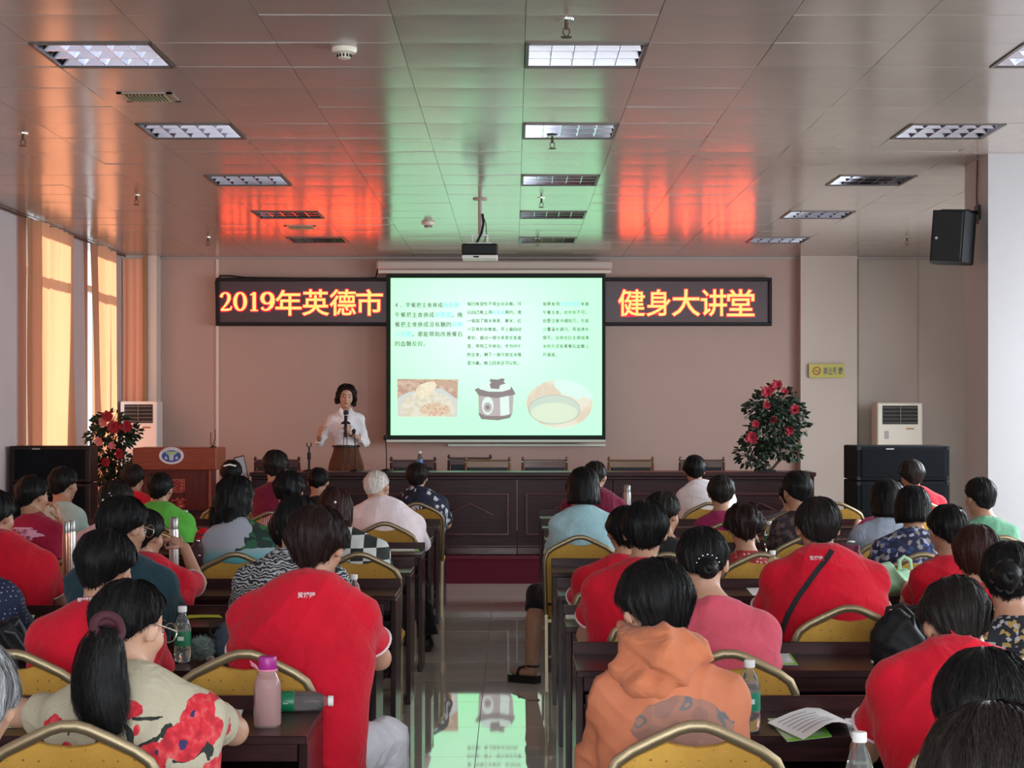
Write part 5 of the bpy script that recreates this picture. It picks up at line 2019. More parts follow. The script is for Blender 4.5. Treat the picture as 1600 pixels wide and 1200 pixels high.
def poppy_print():
    """beige cloth with large red poppies, dark centres and dark leaves, placed as on the blouse"""
    n = NT('poppy_cloth', 0.8)
    nz = n.tex('Noise', None, Scale=17, Detail=3)
    sepn = n.t.nodes.new('ShaderNodeSeparateColor')
    n.t.links.new(nz.outputs['Color'], sepn.inputs[0])
    sep = n.t.nodes.new('ShaderNodeSeparateXYZ')
    n.t.links.new(n.co, sep.inputs[0])
    X = n.math('ADD', sep.outputs[0], n.math('MULTIPLY', n.math('ADD', sepn.outputs[0], -0.5), 0.05))
    Z = n.math('ADD', sep.outputs[2], n.math('MULTIPLY', n.math('ADD', sepn.outputs[1], -0.5), 0.05))
    rx = PX((78 + 348) / 2, 4.58)

    def ell(px, py, a, b, ang=0):
        s_ = 4.52 / FPX
        cx, cz = (px - 803) * s_ - rx, EYE - (py - 640) * s_
        c, q = math.cos(rad(ang)), math.sin(rad(ang))
        dx, dz = n.math('ADD', X, -cx), n.math('ADD', Z, -cz)
        u = n.math('ADD', n.math('MULTIPLY', dx, c / (a * s_)), n.math('MULTIPLY', dz, q / (a * s_)))
        v = n.math('ADD', n.math('MULTIPLY', dx, -q / (b * s_)), n.math('MULTIPLY', dz, c / (b * s_)))
        return n.math('ADD', n.math('MULTIPLY', u, u), n.math('MULTIPLY', v, v))

    def union(lst):
        m = None
        for e in lst:
            k = n.math('LESS_THAN', ell(*e), 1.0)
            m = k if m is None else n.math('MAXIMUM', m, k)
        return m
    leaves = union([(238, 1155, 32, 8, 38), (184, 1133, 22, 5, 35), (220, 1132, 16, 5, -60), (243, 1111, 20, 4, 4), (272, 1130, 12, 8, 50), (305, 1172, 22, 5, 22), (330, 1160, 7, 18, 5), (130, 1128, 12, 4, 60), (322, 1128, 4, 14, 20), (160, 1165, 18, 5, 30)])
    flowers = union([(296, 1150, 31, 28), (256, 1166, 25, 21), (216, 1101, 20, 13, 20), (314, 1112, 23, 30, -30), (335, 1140, 16, 20), (88, 1126, 16, 13), (250, 1190, 24, 14), (188, 1152, 12, 5, -20), (230, 1128, 7, 5, 40), (120, 1160, 14, 12), (338, 1190, 14, 12), (185, 1115, 12, 9)])
    cores = union([(297, 1152, 6, 8), (261, 1163, 4, 4), (120, 1160, 4, 4), (310, 1112, 4, 5)])
    pet = n.tex('Noise', None, Scale=34, Detail=3)
    red = n.ramp(pet.outputs['Fac'], [(0.3, (0.30, 0.006, 0.018)), (0.5, (0.55, 0.016, 0.03)), (0.68, (0.62, 0.10, 0.10))])
    c = n.mix(leaves, (0.42, 0.375, 0.275), (0.014, 0.020, 0.016))
    c = n.mix(flowers, c, red)
    c = n.mix(cores, c, (0.03, 0.02, 0.10))
    w_ = n.tex('Noise', None, Scale=13, Detail=5, Distortion=1.2)
    n.bump(w_.outputs['Fac'], 0.5, 0.02)
    return n.out(c)


S_PRINT = orange_print()
S_POPPY = poppy_print()
S_ZEBRA = pattern('zebra_cloth', 'zebra', (0.012, 0.012, 0.016), (0.42, 0.43, 0.44), scale=24)
S_DOTR = pattern('red_dotted_cloth', 'dots', (0.30, 0.025, 0.025), (0.60, 0.50, 0.45), 0.26, scale=45)
S_DOTN = pattern('navy_dotted_cloth', 'dots', (0.012, 0.016, 0.05), (0.35, 0.37, 0.45), 0.20, scale=60)
S_NAVF = pattern('navy_floral_cloth', 'patches', (0.012, 0.015, 0.045), (0.02, 0.025, 0.07), (0.35, 0.36, 0.44), (0.012, 0.015, 0.04), (0.22, 0.19, 0.19), (0.03, 0.05, 0.16), scale=42)
S_NAVW = pattern('black_white_floral_cloth', 'patches', (0.008, 0.010, 0.022), (0.008, 0.010, 0.022), (0.50, 0.50, 0.52), (0.01, 0.012, 0.03), (0.01, 0.02, 0.06), scale=34)
S_YELF = pattern('dark_yellow_motif_cloth', 'patches', (0.010, 0.010, 0.018), (0.010, 0.010, 0.018), (0.30, 0.20, 0.06), (0.010, 0.010, 0.018), (0.30, 0.29, 0.30), (0.012, 0.012, 0.02), scale=75)
S_DKF = pattern('dark_brown_floral_cloth', 'patches', (0.02, 0.014, 0.016), (0.02, 0.014, 0.016), (0.10, 0.06, 0.06), (0.03, 0.02, 0.025), (0.06, 0.05, 0.07), scale=36)
S_STRP = pattern('red_white_striped_cloth', 'stripes', (0.62, 0.52, 0.52), (0.42, 0.03, 0.05), scale=22)
S_CHK = pattern('black_white_checked_cloth', 'check', (0.012, 0.014, 0.013), (0.50, 0.52, 0.50), scale=15)


def lake_print():
    """pale sky at the shoulders, turquoise towards the hem, dark green leaves over one shoulder"""
    n = NT('turquoise_leaf_cloth', 0.8)
    sep = n.t.nodes.new('ShaderNodeSeparateXYZ')
    n.t.links.new(n.co, sep.inputs[0])
    nz = n.tex('Noise', None, Scale=7, Detail=3)
    z = n.math('ADD', sep.outputs[2], n.math('MULTIPLY', nz.outputs['Fac'], 0.08))
    base = n.ramp(z, [(0.82, (0.01, 0.07, 0.16)), (0.87, (0.02, 0.22, 0.26)), (0.93, (0.12, 0.36, 0.38)), (0.985, (0.36, 0.37, 0.42)), (1.0, (0.36, 0.38, 0.44))])
    v = n.tex('Voronoi', None, Scale=22)
    s2 = n.t.nodes.new('ShaderNodeSeparateColor')
    n.t.links.new(v.outputs['Color'], s2.inputs[0])
    lf = n.ramp(s2.outputs[0], [(0, (0.01, 0.03, 0.025)), (0.3, (0.02, 0.09, 0.05)), (0.55, (0.05, 0.14, 0.05)), (0.75, (0.01, 0.05, 0.14)), (0.88, (0.02, 0.03, 0.02))], True)
    m1 = n.math('GREATER_THAN', n.math('ADD', sep.outputs[0], n.math('MULTIPLY', nz.outputs['Fac'], 0.30)), 0.175)
    m2 = n.math('GREATER_THAN', z, 0.97)
    return n.out(n.mix(n.math('MULTIPLY', m1, m2), base, lf))


S_LAKE = lake_print()
M_EYE = mat('eye_dark', (0.012, 0.009, 0.008), 0.15)
M_EYEW = mat('eye_white', (0.30, 0.24, 0.20), 0.4)
M_LIP = mat('lips', (0.34, 0.09, 0.08), 0.45)
M_BROW = mat('brow', (0.015, 0.010, 0.009), 0.8)
M_PIPE = mat('white_piping', (0.68, 0.52, 0.54), 0.7)
M_PRINT = mat('white_print', (0.66, 0.52, 0.55), 0.7)
M_SHOE = mat('shoe_black', (0.012, 0.011, 0.011), 0.4)
M_GOLDW = mat('spectacle_wire', (0.45, 0.38, 0.30), 0.25, metal=0.9)

LEGS = {}


def legs_mesh(m, root, Yb):
    """trousers of a seated person; shared by everyone sitting the same way"""
    if m.name not in LEGS:
        f = Field(0.016)
        f.cap((-0.06, 0.0, 0.55), (0.06, 0.0, 0.55), 0.115, 0.115, 0.05)
        for s in (-1, 1):
            f.cap((s * 0.085, 0.02, 0.545), (s * 0.10, 0.40, 0.53), 0.085, 0.066, 0.04)
            f.cap((s * 0.10, 0.40, 0.53), (s * 0.10, 0.40, 0.09), 0.064, 0.05, 0.03)
        f.keep((0, 0, 0.085), (0, 0, 1))
        v, q = f.mesh()
        LEGS[m.name] = np_mesh('trousers', v, q, m)
    return LEGS[m.name]


def shoe_mesh():
    if 'shoe' not in LEGS:
        f = Field(0.012)
        f.ell((0, 0.07, 0.03), (0.045, 0.12, 0.05), k=0.02).ell((0, -0.01, 0.055), (0.04, 0.055, 0.055), k=0.03).keep((0, 0, 0.002), (0, 0, 1))
        v, q = f.mesh()
        LEGS['shoe'] = np_mesh('shoe', v, q, M_SHOE)
    return LEGS['shoe']


def rot(yaw, pitch, roll):
    M_ = Matrix.Rotation(rad(yaw), 3, 'Z') @ Matrix.Rotation(rad(pitch), 3, 'X') @ Matrix.Rotation(rad(roll), 3, 'Y')
    return np.array(M_)


def skull(f, C, R, h, eye=True):
    """head shape in the field f"""
    def L(p): return C + R @ np.array(p, float)
    f.ell(L((0, -0.010, 0.018)), (0.075, 0.093, 0.088), R, k=0.02)
    f.ell(L((0, 0.022, -0.045)), (0.057, 0.066, 0.070), R, k=0.03)
    f.ell(L((0, 0.055, -0.090)), (0.028, 0.026, 0.022), R, k=0.03)
    f.cap(L((0, 0.086, 0.012)), L((0, 0.104, -0.026)), 0.007, 0.011, 0.012)
    f.ell(L((0, 0.100, -0.030)), (0.016, 0.010, 0.009), R, k=0.008)
    f.ell(L((0, 0.082, -0.060)), (0.024, 0.012, 0.013), R, k=0.012)
    for s in (-1, 1):
        f.ell(L((s * 0.040, 0.055, -0.028)), (0.022, 0.022, 0.02), R, k=0.025)
        Re = R @ np.array(Matrix.Rotation(rad(-20 * s), 3, 'Z'))
        f.ell(L((s * 0.079, -0.002, -0.010)), (0.009, 0.019, 0.031), Re, k=0.006)
    return L


def face(t, L, R, r0):
    eb = MB()
    for s in (-1, 1):
        eb.ball(Vector(L((s * 0.031, 0.077, 0.002))) - r0, (0.0125, 0.009, 0.0055), 10, Matrix(R.tolist()))
    eb.build('eyes', M_EYEW, t, 180)
    eb = MB()
    for s in (-1, 1):
        eb.ball(Vector(L((s * 0.031, 0.0845, 0.001))) - r0, (0.006, 0.004, 0.006), 10, Matrix(R.tolist()))
        eb.tube([Vector(L((s * 0.047, 0.075, 0.026))) - r0, Vector(L((s * 0.032, 0.086, 0.029))) - r0, Vector(L((s * 0.015, 0.088, 0.025))) - r0], [0.002, 0.0035, 0.003], 6)
    eb.build('brows_and_pupils', M_EYE, t, 180)
    lb = MB()
    lb.ball(Vector(L((0, 0.0935, -0.056))) - r0, (0.021, 0.006, 0.0048), 12, Matrix(R.tolist()))
    lb.ball(Vector(L((0, 0.092, -0.065))) - r0, (0.018, 0.006, 0.0052), 12, Matrix(R.tolist()))
    lb.build('lips', M_LIP, t, 180)


PEOPLE = {}


def person(name, label, hx, yt, k, shl, shr, shirt, style='short', hm=H_BLK, yaw=0, pitch=-12, roll=0, lean=0.36, tw=0, slope=0.0,
           piping=False, collar=False, trousers=T_BLK, skin=M_SKIN, chair=None, arms=None, hairkw={}, sleeve=0.62, legs=None, seed=None,
           Yh=None, amp=0.007, neck=0.062, chair_label=None, detail=None, hood=False, logo=None, up=0.0, sup=0.0):
    Yb = yrow(k)
    Yh = Yb + lean if Yh is None else Yh
    Ys = Yh - 0.07
    top = P(hx, yt, Yh)
    Xs = PX((shl + shr) / 2, Ys)
    ow = (shr - shl) / 2 * Ys / FPX
    so = ow - 0.056                                    # shoulder joint half width
    near = Yh < 7.4
    h = 0.0085 if near else 0.012
    R = rot(yaw, pitch, roll)
    C = np.array(top) - np.array([0, 0, 0.124]) - R @ np.array([0, 0, 0.0])
    root = Vector((Xs, Yb + 0.20, 0))
    r0 = root
    t = thing(name, label, 'person', root, 'seated audience' if name == 'person' else None)
    base = C + R @ np.array([0, -0.025, -0.075])
    N = np.array([Xs + 0.55 * (C[0] - Xs), min(Ys + 0.02, base[1] - 0.0), top.z - 0.254 + up])
    ca, sa = math.cos(rad(tw)), math.sin(rad(tw))
    S = {}
    for s in (-1, 1):
        S[s] = np.array([Xs + s * so * ca, Ys - 0.02 + s * so * sa, N[2] - 0.096 + sup + s * slope])
    Hp = np.array([Xs, Yb + 0.19, 0.56])
    Ch = np.array([Xs, Ys - 0.045, N[2] - 0.19])
    wch = max(0.10, so - 0.012)
    E, W = {}, {}
    arms = arms or {}
    for s in (-1, 1):
        if s in arms:
            E[s], W[s] = (np.array(v, float) for v in arms[s][:2])
        else:
            E[s] = S[s] + np.array([s * 0.045, 0.17, -0.205])
            E[s][2] = max(E[s][2], 0.72)
            W[s] = np.array([Xs + s * 0.09, max(E[s][1] + 0.18, Yb + 0.80), 0.795])
    # ---- body: head, neck, trunk and arms in one surface
    f = Field(h)
    L = skull(f, C, R, h)
    f.cap(N + np.array([0, -0.01, -0.03]), base, 0.052, 0.050, 0.03)
    f.cap(Ch, N + np.array([0, -0.02, -0.06]), 0.12, 0.07, 0.05, sy=0.75)
    for s in (-1, 1):
        f.cap(N + np.array([0, -0.015, -0.01]), S[s], 0.040, 0.040, 0.04)
        f.cap(S[s], E[s], 0.043, 0.037, 0.03)
        f.cap(E[s], W[s], 0.037, 0.025, 0.02)
    ex = MB()
    for s in (-1, 1):
        if s in arms and len(arms[s]) > 2: d_, n_, cu = arms[s][2]
        else: d_, n_, cu = (-s * 0.5, 0.8, -0.05), (0, -0.1, 1), 0.3
        hand(f, ex, W[s], d_, n_, s, cu)
    v, q = f.mesh()
    ex.v = [tuple(a) for a in ex.v]
    body = np_mesh('body', v, q, skin, ex)
    o = link('body', body, t)
    o.location = -r0
    face(t, L, R, r0)
    # ---- shirt
    g = Field(h)
    gx = 0.014
    g.cap(Hp, Ch, wch + 0.030 + gx, wch + 0.045 + gx, 0.05, sy=0.70)
    g.cap(Ch, N + np.array([0, -0.045, -0.10]), wch + 0.042 + gx, wch * 0.9 + gx, 0.05, sy=0.66)
    g.cap(S[-1] + [0.01, 0, 0], S[1] - [0.01, 0, 0], 0.044 + gx, 0.044 + gx, 0.05, sy=0.95)
    for s in (-1, 1):
        g.cap(N + np.array([0, -0.02, -0.045]), S[s], 0.044 + gx * .6, 0.042 + gx, 0.06)
        d_ = E[s] - S[s]
        l_ = np.linalg.norm(d_)
        if sleeve >= 1:
            g.cap(S[s], E[s], 0.048 + gx, 0.042 + gx, 0.03)
            e2 = E[s] + (W[s] - E[s]) * (sleeve - 1)
            g.cap(E[s], e2, 0.042 + gx, 0.034 + gx, 0.03, cut=(e2, (W[s] - E[s]) / np.linalg.norm(W[s] - E[s])))
        elif sleeve > 0:
            e2 = S[s] + d_ * sleeve
            g.cap(S[s], S[s] + d_ * (sleeve + 0.15), 0.040 + gx, 0.051 + gx, 0.03, cut=(e2, d_ / l_))
    g.keep((0, 0, 0.47), (0, 0, 1))
    g.subcap(N + np.array([0, 0.0, -0.02]), N + (base - N) * 2.0 + np.array([0, 0.0, 0.03]), neck, neck + 0.01)
    v, q = g.mesh()
    sm = np_mesh('shirt', v, q, shirt)
    sd = (hash_(label) if seed is None else seed)
    displace(sm, cloth_folds(sd, amp, N[2] - 0.25))
    o = link('shirt', sm, t)
    o.location = -r0
    if shirt in (S_POPPY, S_PRINT, S_LAKE, S_ZEBRA):   # object coordinates follow the wearer
        co = np.array([tuple(v_.co) for v_ in sm.vertices]) - np.array(r0)
        sm.vertices.foreach_set('co', co.astype(np.float32).ravel())
        sm.update()
        o.location = (0, 0, 0)
    if collar or logo:
        ax = Vector(base - N).normalized()
        M_ = ax.to_track_quat('Z', 'Y').to_matrix()
        cc = Vector(N) + Vector((0, -0.004, -0.028)) - r0
        mb = MB()
        prof = [(neck + 0.030, -0.022), (neck + 0.024, 0.002), (neck + 0.012, 0.030), (neck + 0.004, 0.036), (neck - 0.002, 0.034), (neck + 0.002, 0.004)]
        mb.lathe(prof, cc, 26, M_, 0.95)
        mb.f = [ff for ff in mb.f if len(ff) == 4]
        mb.build('collar', shirt if collar is True or not collar else collar, t, 60)
    if piping:
        for s in (-1, 1):
            mb = MB()
            d_ = Vector(E[s] - S[s]).normalized()
            M_ = d_.to_track_quat('Z', 'Y').to_matrix()
            mb.torus(Vector(S[s]) + d_ * (np.linalg.norm(E[s] - S[s]) * sleeve - 0.006) - r0, 0.0655, 0.0045, 24, 6, M_)
            mb.build('sleeve_piping', M_PIPE, t, 180)
    # ---- hair
    dens = (2600 if Yh < 5.2 else 1500) if near else (500 if Yh < 10 else 160)
    kw = dict(width=0.0016 if near else 0.003)
    kw.update(hairkw)
    hv, hq = hair(C, R, style, hm, sd, dens, **kw)
    ex = MB()
    PEOPLE[label] = dict(C=C, R=R, L=L, N=N, S=S, E=E, W=W, root=r0, t=t, shirt=sm, hair_extra=ex, Ch=Ch, base=base, near=near)
    info = PEOPLE[label]
    info['hair'] = (hv, hq, hm)
    # ---- trousers and shoes
    if legs is None:
        o = link('trousers', legs_mesh(trousers, root, Yb), t)
        for s in (-1, 1):
            link('shoe', shoe_mesh(), t, (s * 0.10, 0.40, 0))
    else:
        g = Field(0.012)
        g.cap(Hp + [-0.06, 0, 0], Hp + [0.06, 0, 0], 0.118, 0.118, 0.05)
        for (K, A, end) in legs:
            K, A = np.array(K, float), np.array(A, float)
            side = 1 if K[0] > Xs else -1
            hp = np.array([Xs + side * 0.085, Yb + 0.22, 0.545])
            g.cap(hp, K, 0.088, 0.070, 0.04)
            g.cap(K, K + (A - K) * end, 0.078, 0.082, 0.03, cut=(K + (A - K) * end, (A - K) / np.linalg.norm(A - K)))
        v, q = g.mesh()
        tm_ = np_mesh('trousers', v, q, trousers)
        displace(tm_, cloth_folds(5, 0.004, 0.9))
        o = link('trousers', tm_, t)
        o.location = -r0
        for (K, A, end) in legs:
            if end < 0.7:
                g = Field(0.008)
                K, A = np.array(K, float), np.array(A, float)
                g.cap(K, K + (A - K) * 0.35, 0.055, 0.064, 0.02).cap(K + (A - K) * 0.35, A, 0.064, 0.036, 0.02)
                v, q = g.mesh()
                o = link('lower_leg', np_mesh('lower_leg', v, q, skin), t)
                o.location = -r0
    # ---- the chair sat on
    cx = Xs if chair is None else chair
    banquet_chair(cx, k, chair_label or ('gold-framed mustard chair of the ' + short(label)))
    return info


def hash_(s):
    h_ = 7
    for c in s: h_ = (h_ * 31 + ord(c)) % 99991
    return h_


def short(label):
    w_ = label.split(' in ')
    s = label
    ws = s.split()
    return ' '.join(ws[:10])


def finish_hair():
    for lb, i in PEOPLE.items():
        hv, hq, hm = i['hair']
        i['hair_extra'].v = [(v[0] + i['root'].x, v[1] + i['root'].y, v[2]) for v in i['hair_extra'].v]
        me = np_mesh('hair', hv, hq, hm, i['hair_extra'])
        o = link('hair', me, i['t'])
        o.location = -i['root']


def project_print(info, body, u0, u1, z0, z1, m, name, poly=None):
    """lays flat lettering onto the back of a shirt"""
    sm = info['shirt']
    off = Vector((0, 0, 0))
    bv = BVHTree.FromPolygons([tuple(v.co) for v in sm.vertices], [tuple(p.vertices) for p in sm.polygons])
    if poly is None:
        me = text_mesh(body, 1.0, 0.02)
        co = np.array([tuple(v.co) for v in me.vertices])
        lo, hi = co.min(0), co.max(0)
        uv = (co - lo) / np.maximum(hi - lo, 1e-6)
        fs = [tuple(p.vertices) for p in me.polygons]
    else:
        def inside(x, y):
            c = False
            for a_, b_ in zip(poly, poly[1:] + poly[:1]):
                if (a_[1] > y) != (b_[1] > y) and x < (b_[0] - a_[0]) * (y - a_[1]) / (b_[1] - a_[1]) + a_[0]: c = not c
            return c
        nu, nv = 48, 22
        uv = np.array([(i_ / nu, j_ / nv, 0) for j_ in range(nv + 1) for i_ in range(nu + 1)])
        fs = [(j_ * (nu + 1) + i_, j_ * (nu + 1) + i_ + 1, (j_ + 1) * (nu + 1) + i_ + 1, (j_ + 1) * (nu + 1) + i_) for j_ in range(nv) for i_ in range(nu) if inside((i_ + .5) / nu, (j_ + .5) / nv)]
    vs = []
    for a in uv:
        x, z = u0 + a[0] * (u1 - u0), z0 + a[1] * (z1 - z0)
        hit = bv.ray_cast(Vector((x, info['S'][1][1] - 1.0, z)), Vector((0, 1, 0)))
        y = hit[0].y if hit[0] is not None else info['Ch'][1] - 0.15
        vs.append((x - info['root'].x, y - ((0.008 if info is PEOPLE.get('person in crimson polo with a pink brush-stroke print, black hair gathered down') else 0.003) if poly is None else 0.004) - info['root'].y, z - info['root'].z))
    mb = MB().add(vs, fs)
    mb.build(name, m, info['t'])

# ================================================================== THE AUDIENCE
def A(*a, **k):
    return person('person', *a, **k)


def to_lap(x, y, z): return (x, y, z)


# --- aisle side towards the white pillar
hood = A('person in orange hoodie with a faded print on the back, behind the nearest banquet chair', 1022, 877, 0, 930, 1162, S_PRINT, 'short', H_BLK, yaw=24, pitch=-18, tw=0, chair=0.437,
         chair_label='gold-framed mustard chair nearest the camera, behind the orange hoodie', sleeve=1.85, collar=False, seed=11, neck=0.066, hairkw=dict(t=0.022), skin=M_SKIN2, slope=0.0, lean=0.42)
rose = A('person in rose-pink T-shirt with dark hair pinned in a low bun', 1097, 820, 1, 1038, 1213, S_PINK, 'tight', H_BLK, yaw=-3, pitch=-14, chair=0.665, hairkw=dict(t=0.008), seed=12, lean=0.40)
A('person in dark shirt with yellow and grey motifs and hair tied up', 1578, 846, 1, 1500, 1668, S_YELF, 'short', H_BLK, yaw=-20, pitch=-16, seed=13, hairkw=dict(t=0.016))
bun_f = list(PEOPLE.values())[-1]
hman = A('man in red polo bending his head low over a desk with white papers', 1493, 903, 0, 1362, 1606, S_RED, 'man', H_SFT, up=0.075, yaw=6, pitch=-28, piping=True, collar=True, seed=14, lean=0.50, hairkw=dict(t=0.016), roll=0)
strap = A('man in red polo with a black strap slanting across his back', 1278, 775, 2, 1192, 1384, S_RED, 'man', H_SFT, sup=0.022, pitch=-10, collar=True, piping=True, chair=1.277, seed=15, hairkw=dict(t=0.012), lean=0.36)
A('person in red top with reddish-brown hair behind the dark tied-up hair', 1527, 820, 2, 1450, 1606, S_RED, 'short', H_BRN, yaw=-25, pitch=-12, seed=16)
red2 = A('man in red polo with white sleeve piping, just behind the orange hoodie', 1008, 783, 2, 914, 1072, S_RED, 'short', H_BLK, yaw=-4, pitch=-12, collar=True, piping=True, chair=0.575, seed=17, lean=0.40)
A('person in red polo mostly hidden behind the black-haired man at the aisle', 978, 790, 3, 897, 1030, S_RED, 'short', H_BLK, yaw=10, pitch=-10, collar=True, piping=True, seed=18)
redr = A('person in red polo with white pins in black hair', 1480, 787, 3, 1424, 1545, S_RED, 'puffy', H_BLK, yaw=15, pitch=-12, collar=True, seed=19, hairkw=dict(t=0.014))
A('person with puffy brown hair in a red shirt with pale dots', 1163, 790, 4, 1127, 1206, S_DOTR, 'puffy', H_DBR, pitch=-14, chair=1.29, seed=20, hairkw=dict(amp=0.005), lean=0.45)
A('person in black top with a hair clip, face turned towards the pillar', 1036, 768, 4, 1000, 1078, S_BLK, 'short', H_SFT, yaw=-42, pitch=-10, seed=21, chair=0.80)
A('person in navy and white floral blouse with a black bob', 1426, 758, 4, 1363, 1478, S_NAVF, 'bob', H_BLK, pitch=-10, seed=22, hairkw=dict(zc=-0.10, t=0.016))
cyan = A('woman in pale blue top with a black bob, one leg stretched into the aisle', 912, 730, 5, 861, 962, S_CYAN, 'bob', H_BLK, yaw=0, pitch=-8, chair=0.392, seed=23, hairkw=dict(zc=-0.125, t=0.020), sleeve=0.95,
         legs=[((0.155, 10.98, 0.51), (0.105, 10.78, 0.09), 0.22), ((0.50, 11.08, 0.53), (0.50, 11.08, 0.09), 0.22)])
A('man in dark floral shirt beside the head-table end', 1245, 735, 5, 1206, 1291, S_DKF, 'man', H_BLK, yaw=14, pitch=-10, seed=24, hairkw=dict(t=0.016))
A('person in grey-blue T-shirt with long black hair, left of the floral bob', 1384, 748, 5, 1330, 1426, S_GREY, 'bob', H_BLK, yaw=10, pitch=-10, seed=25, hairkw=dict(zc=-0.14, t=0.016))
A('person in lime green top hidden behind the pale blue top', 905, 737, 6, 866, 949, S_LIME, 'short', H_BLK, pitch=-8, seed=26)
A('person in magenta top with short black hair behind the puffy brown hair', 1126, 742, 6, 1087, 1166, S_MAG, 'puffy', H_SFT, pitch=-10, seed=27, hairkw=dict(t=0.018))
A('woman in sea-green T-shirt sitting farthest out beside the white pillar', 1531, 745, 5, 1500, 1588, S_SEA, 'short', H_BLK, yaw=22, pitch=-8, seed=28, hairkw=dict(t=0.014))
A('man in maroon polo, head showing beside the black bob', 930, 719, 7, 879, 976, S_MAR, 'man', H_SFT, yaw=-20, pitch=-8, collar=S_WHT, seed=29)
A('person in dark grey shirt behind the dark floral shirt', 1236, 748, 7, 1190, 1262, S_DGRY, 'short', H_BLK, pitch=-8, seed=30)
A('person in hot pink top behind the grey-blue T-shirt', 1394, 752, 7, 1342, 1418, S_HOT, 'short', H_BLK, pitch=-8, seed=31)
A('man in white shirt sitting before the head table with thick black hair', 1085, 711, 8, 1058, 1146, S_WHT, 'man', H_BLK, pitch=-6, seed=32, hairkw=dict(t=0.018), lean=0.34)
A('person in red top with dark hair in front of the black speaker cabinets', 1424, 720, 8, 1390, 1476, S_RED, 'puffy', H_SFT, yaw=14, pitch=-6, seed=33)
nearh = A('person with large black head of hair close to the camera, below the red polo man', 1540, 1018, -1, 1385, 1712, S_BLK, 'puffy', H_BLK, yaw=0, pitch=-12, seed=34, hairkw=dict(t=0.022), lean=0.38, amp=0.003)
A('person with grey-streaked black hair nearest the camera at the frame corner', 1558, 1104, -2, 1350, 1790, S_BLK, 'puffy', H_SFT, yaw=8, pitch=-14, seed=35, hairkw=dict(t=0.020), lean=0.46)

# --- aisle side towards the windows
lman = A('man in red polo at the aisle end of his desk, white trousers showing', 496, 795, 1, 364, 590, S_RED, 'short', H_DBR, yaw=-14, pitch=-14, collar=True, piping=True, seed=41, chair=-0.834, lean=0.36,
         chair_label='gold-framed mustard chair with the pink-capped bottle in front of it', hairkw=dict(t=0.026, amp=0.003), trousers=T_WHT,
         legs=[((-0.44, 6.08, 0.53), (-0.44, 6.06, 0.09), 0.97), ((-0.72, 6.10, 0.53), (-0.72, 6.10, 0.09), 0.97)],
         arms={1: ((-0.452, 5.92, 0.835), (-0.62, 6.15, 0.80))})
pony = A('woman with a long ponytail in a beige blouse with red poppies', 205, 905, 0, 78, 348, S_POPPY, 'tight', H_BLK, yaw=-34, pitch=-14, chair=-1.062, seed=42, skin=M_SKIN2,
         chair_label='gold-framed mustard chair behind the poppy blouse', lean=0.40, sleeve=0.55, hairkw=dict(t=0.014), neck=0.066,
         arms={-1: ((-1.33, 4.72, 0.86), (-1.28, 4.98, 0.80)), 1: ((-0.76, 4.78, 0.80), (-0.80, 5.0, 0.80))})
A('person in red polo with a round black head of hair behind the poppy blouse', 166, 828, 1, 50, 252, S_RED, 'puffy', H_BLK, yaw=-18, pitch=-14, collar=True, seed=43, chair=-1.555, lean=0.38, hairkw=dict(t=0.020))
redl1 = list(PEOPLE.values())[-1]
teal = A('person in dark teal T-shirt wearing spectacles', 193, 775, 2, 108, 276, S_TEAL, 'puffy', H_BLK, yaw=-38, pitch=-12, seed=44, lean=0.38, hairkw=dict(t=0.018))
zeb = A('person in black and grey zebra-patterned blouse', 465, 773, 2, 370, 542, S_ZEBRA, 'short', H_BLK, yaw=-6, pitch=-14, seed=45, sleeve=0.9, lean=0.40, hairkw=dict(t=0.014),
        arms={-1: ((-1.14, 7.40, 0.84), (-0.98, 7.62, 0.80))})
A('person in navy blouse with white dots at the edge of the picture', -46, 800, 2, -150, 33, S_DOTN, 'bob', H_BLK, pitch=-10, seed=46)
dotn = list(PEOPLE.values())[-1]
raised = A('person in red polo raising a hand to the spectacles, elbow on the desk', 226, 795, 3, 150, 304, S_RED, 'short', H_BLK, yaw=-30, pitch=-10, piping=True, collar=True, seed=47,
           arms={1: ((-1.53, 8.55, 0.83), (-1.60, 8.58, 1.00), ((-0.75, 0.05, 0.5), (0.4, -0.2, 0.6), 0.6))})
A('person in red polo, big sleeve with white piping, next to the frame edge', -8, 765, 3, -78, 88, S_RED, 'short', H_BLK, yaw=-28, pitch=-8, collar=True, piping=True, seed=48, chair=-2.43, lean=0.34)
A('person in red polo hidden behind the zebra blouse', 452, 792, 3, 392, 520, S_RED, 'short', H_BLK, pitch=-12, seed=49)
A('woman with grey-brown hair and sparkling clips in a pale pink top', 182, 750, 4, 113, 236, S_LPNK, 'puffy', H_SFT, yaw=-6, pitch=-10, seed=50, chair=-2.25, hairkw=dict(t=0.016))
clips = list(PEOPLE.values())[-1]
lake = A('woman with long curly hair in a white and turquoise blouse with green leaves', 370, 742, 4, 322, 434, S_LAKE, 'long', H_BLK, yaw=-36, pitch=-8, seed=51, chair=-1.452, hairkw=dict(t=0.014, zc=-0.16, amp=0.004))
chk = A('woman with long brown hair and a white pin in a checked blouse', 524, 760, 4, 478, 606, S_CHK, 'long', H_BRN, yaw=-10, pitch=-12, seed=52, chair=-0.806, hairkw=dict(zc=-0.2, t=0.014), sleeve=0.95)
crim = A('person in crimson polo with a pink brush-stroke print, black hair gathered down', 52, 742, 5, 8, 101, S_CRIM, 'short', H_BLK, yaw=-38, pitch=-8, collar=True, seed=53,
         arms={1: ((-2.74, 11.05, 0.84), (-2.85, 11.06, 0.98), ((-0.15, -0.1, 0.9), (1, 0, 0), 0.5))}, chair=-3.0)
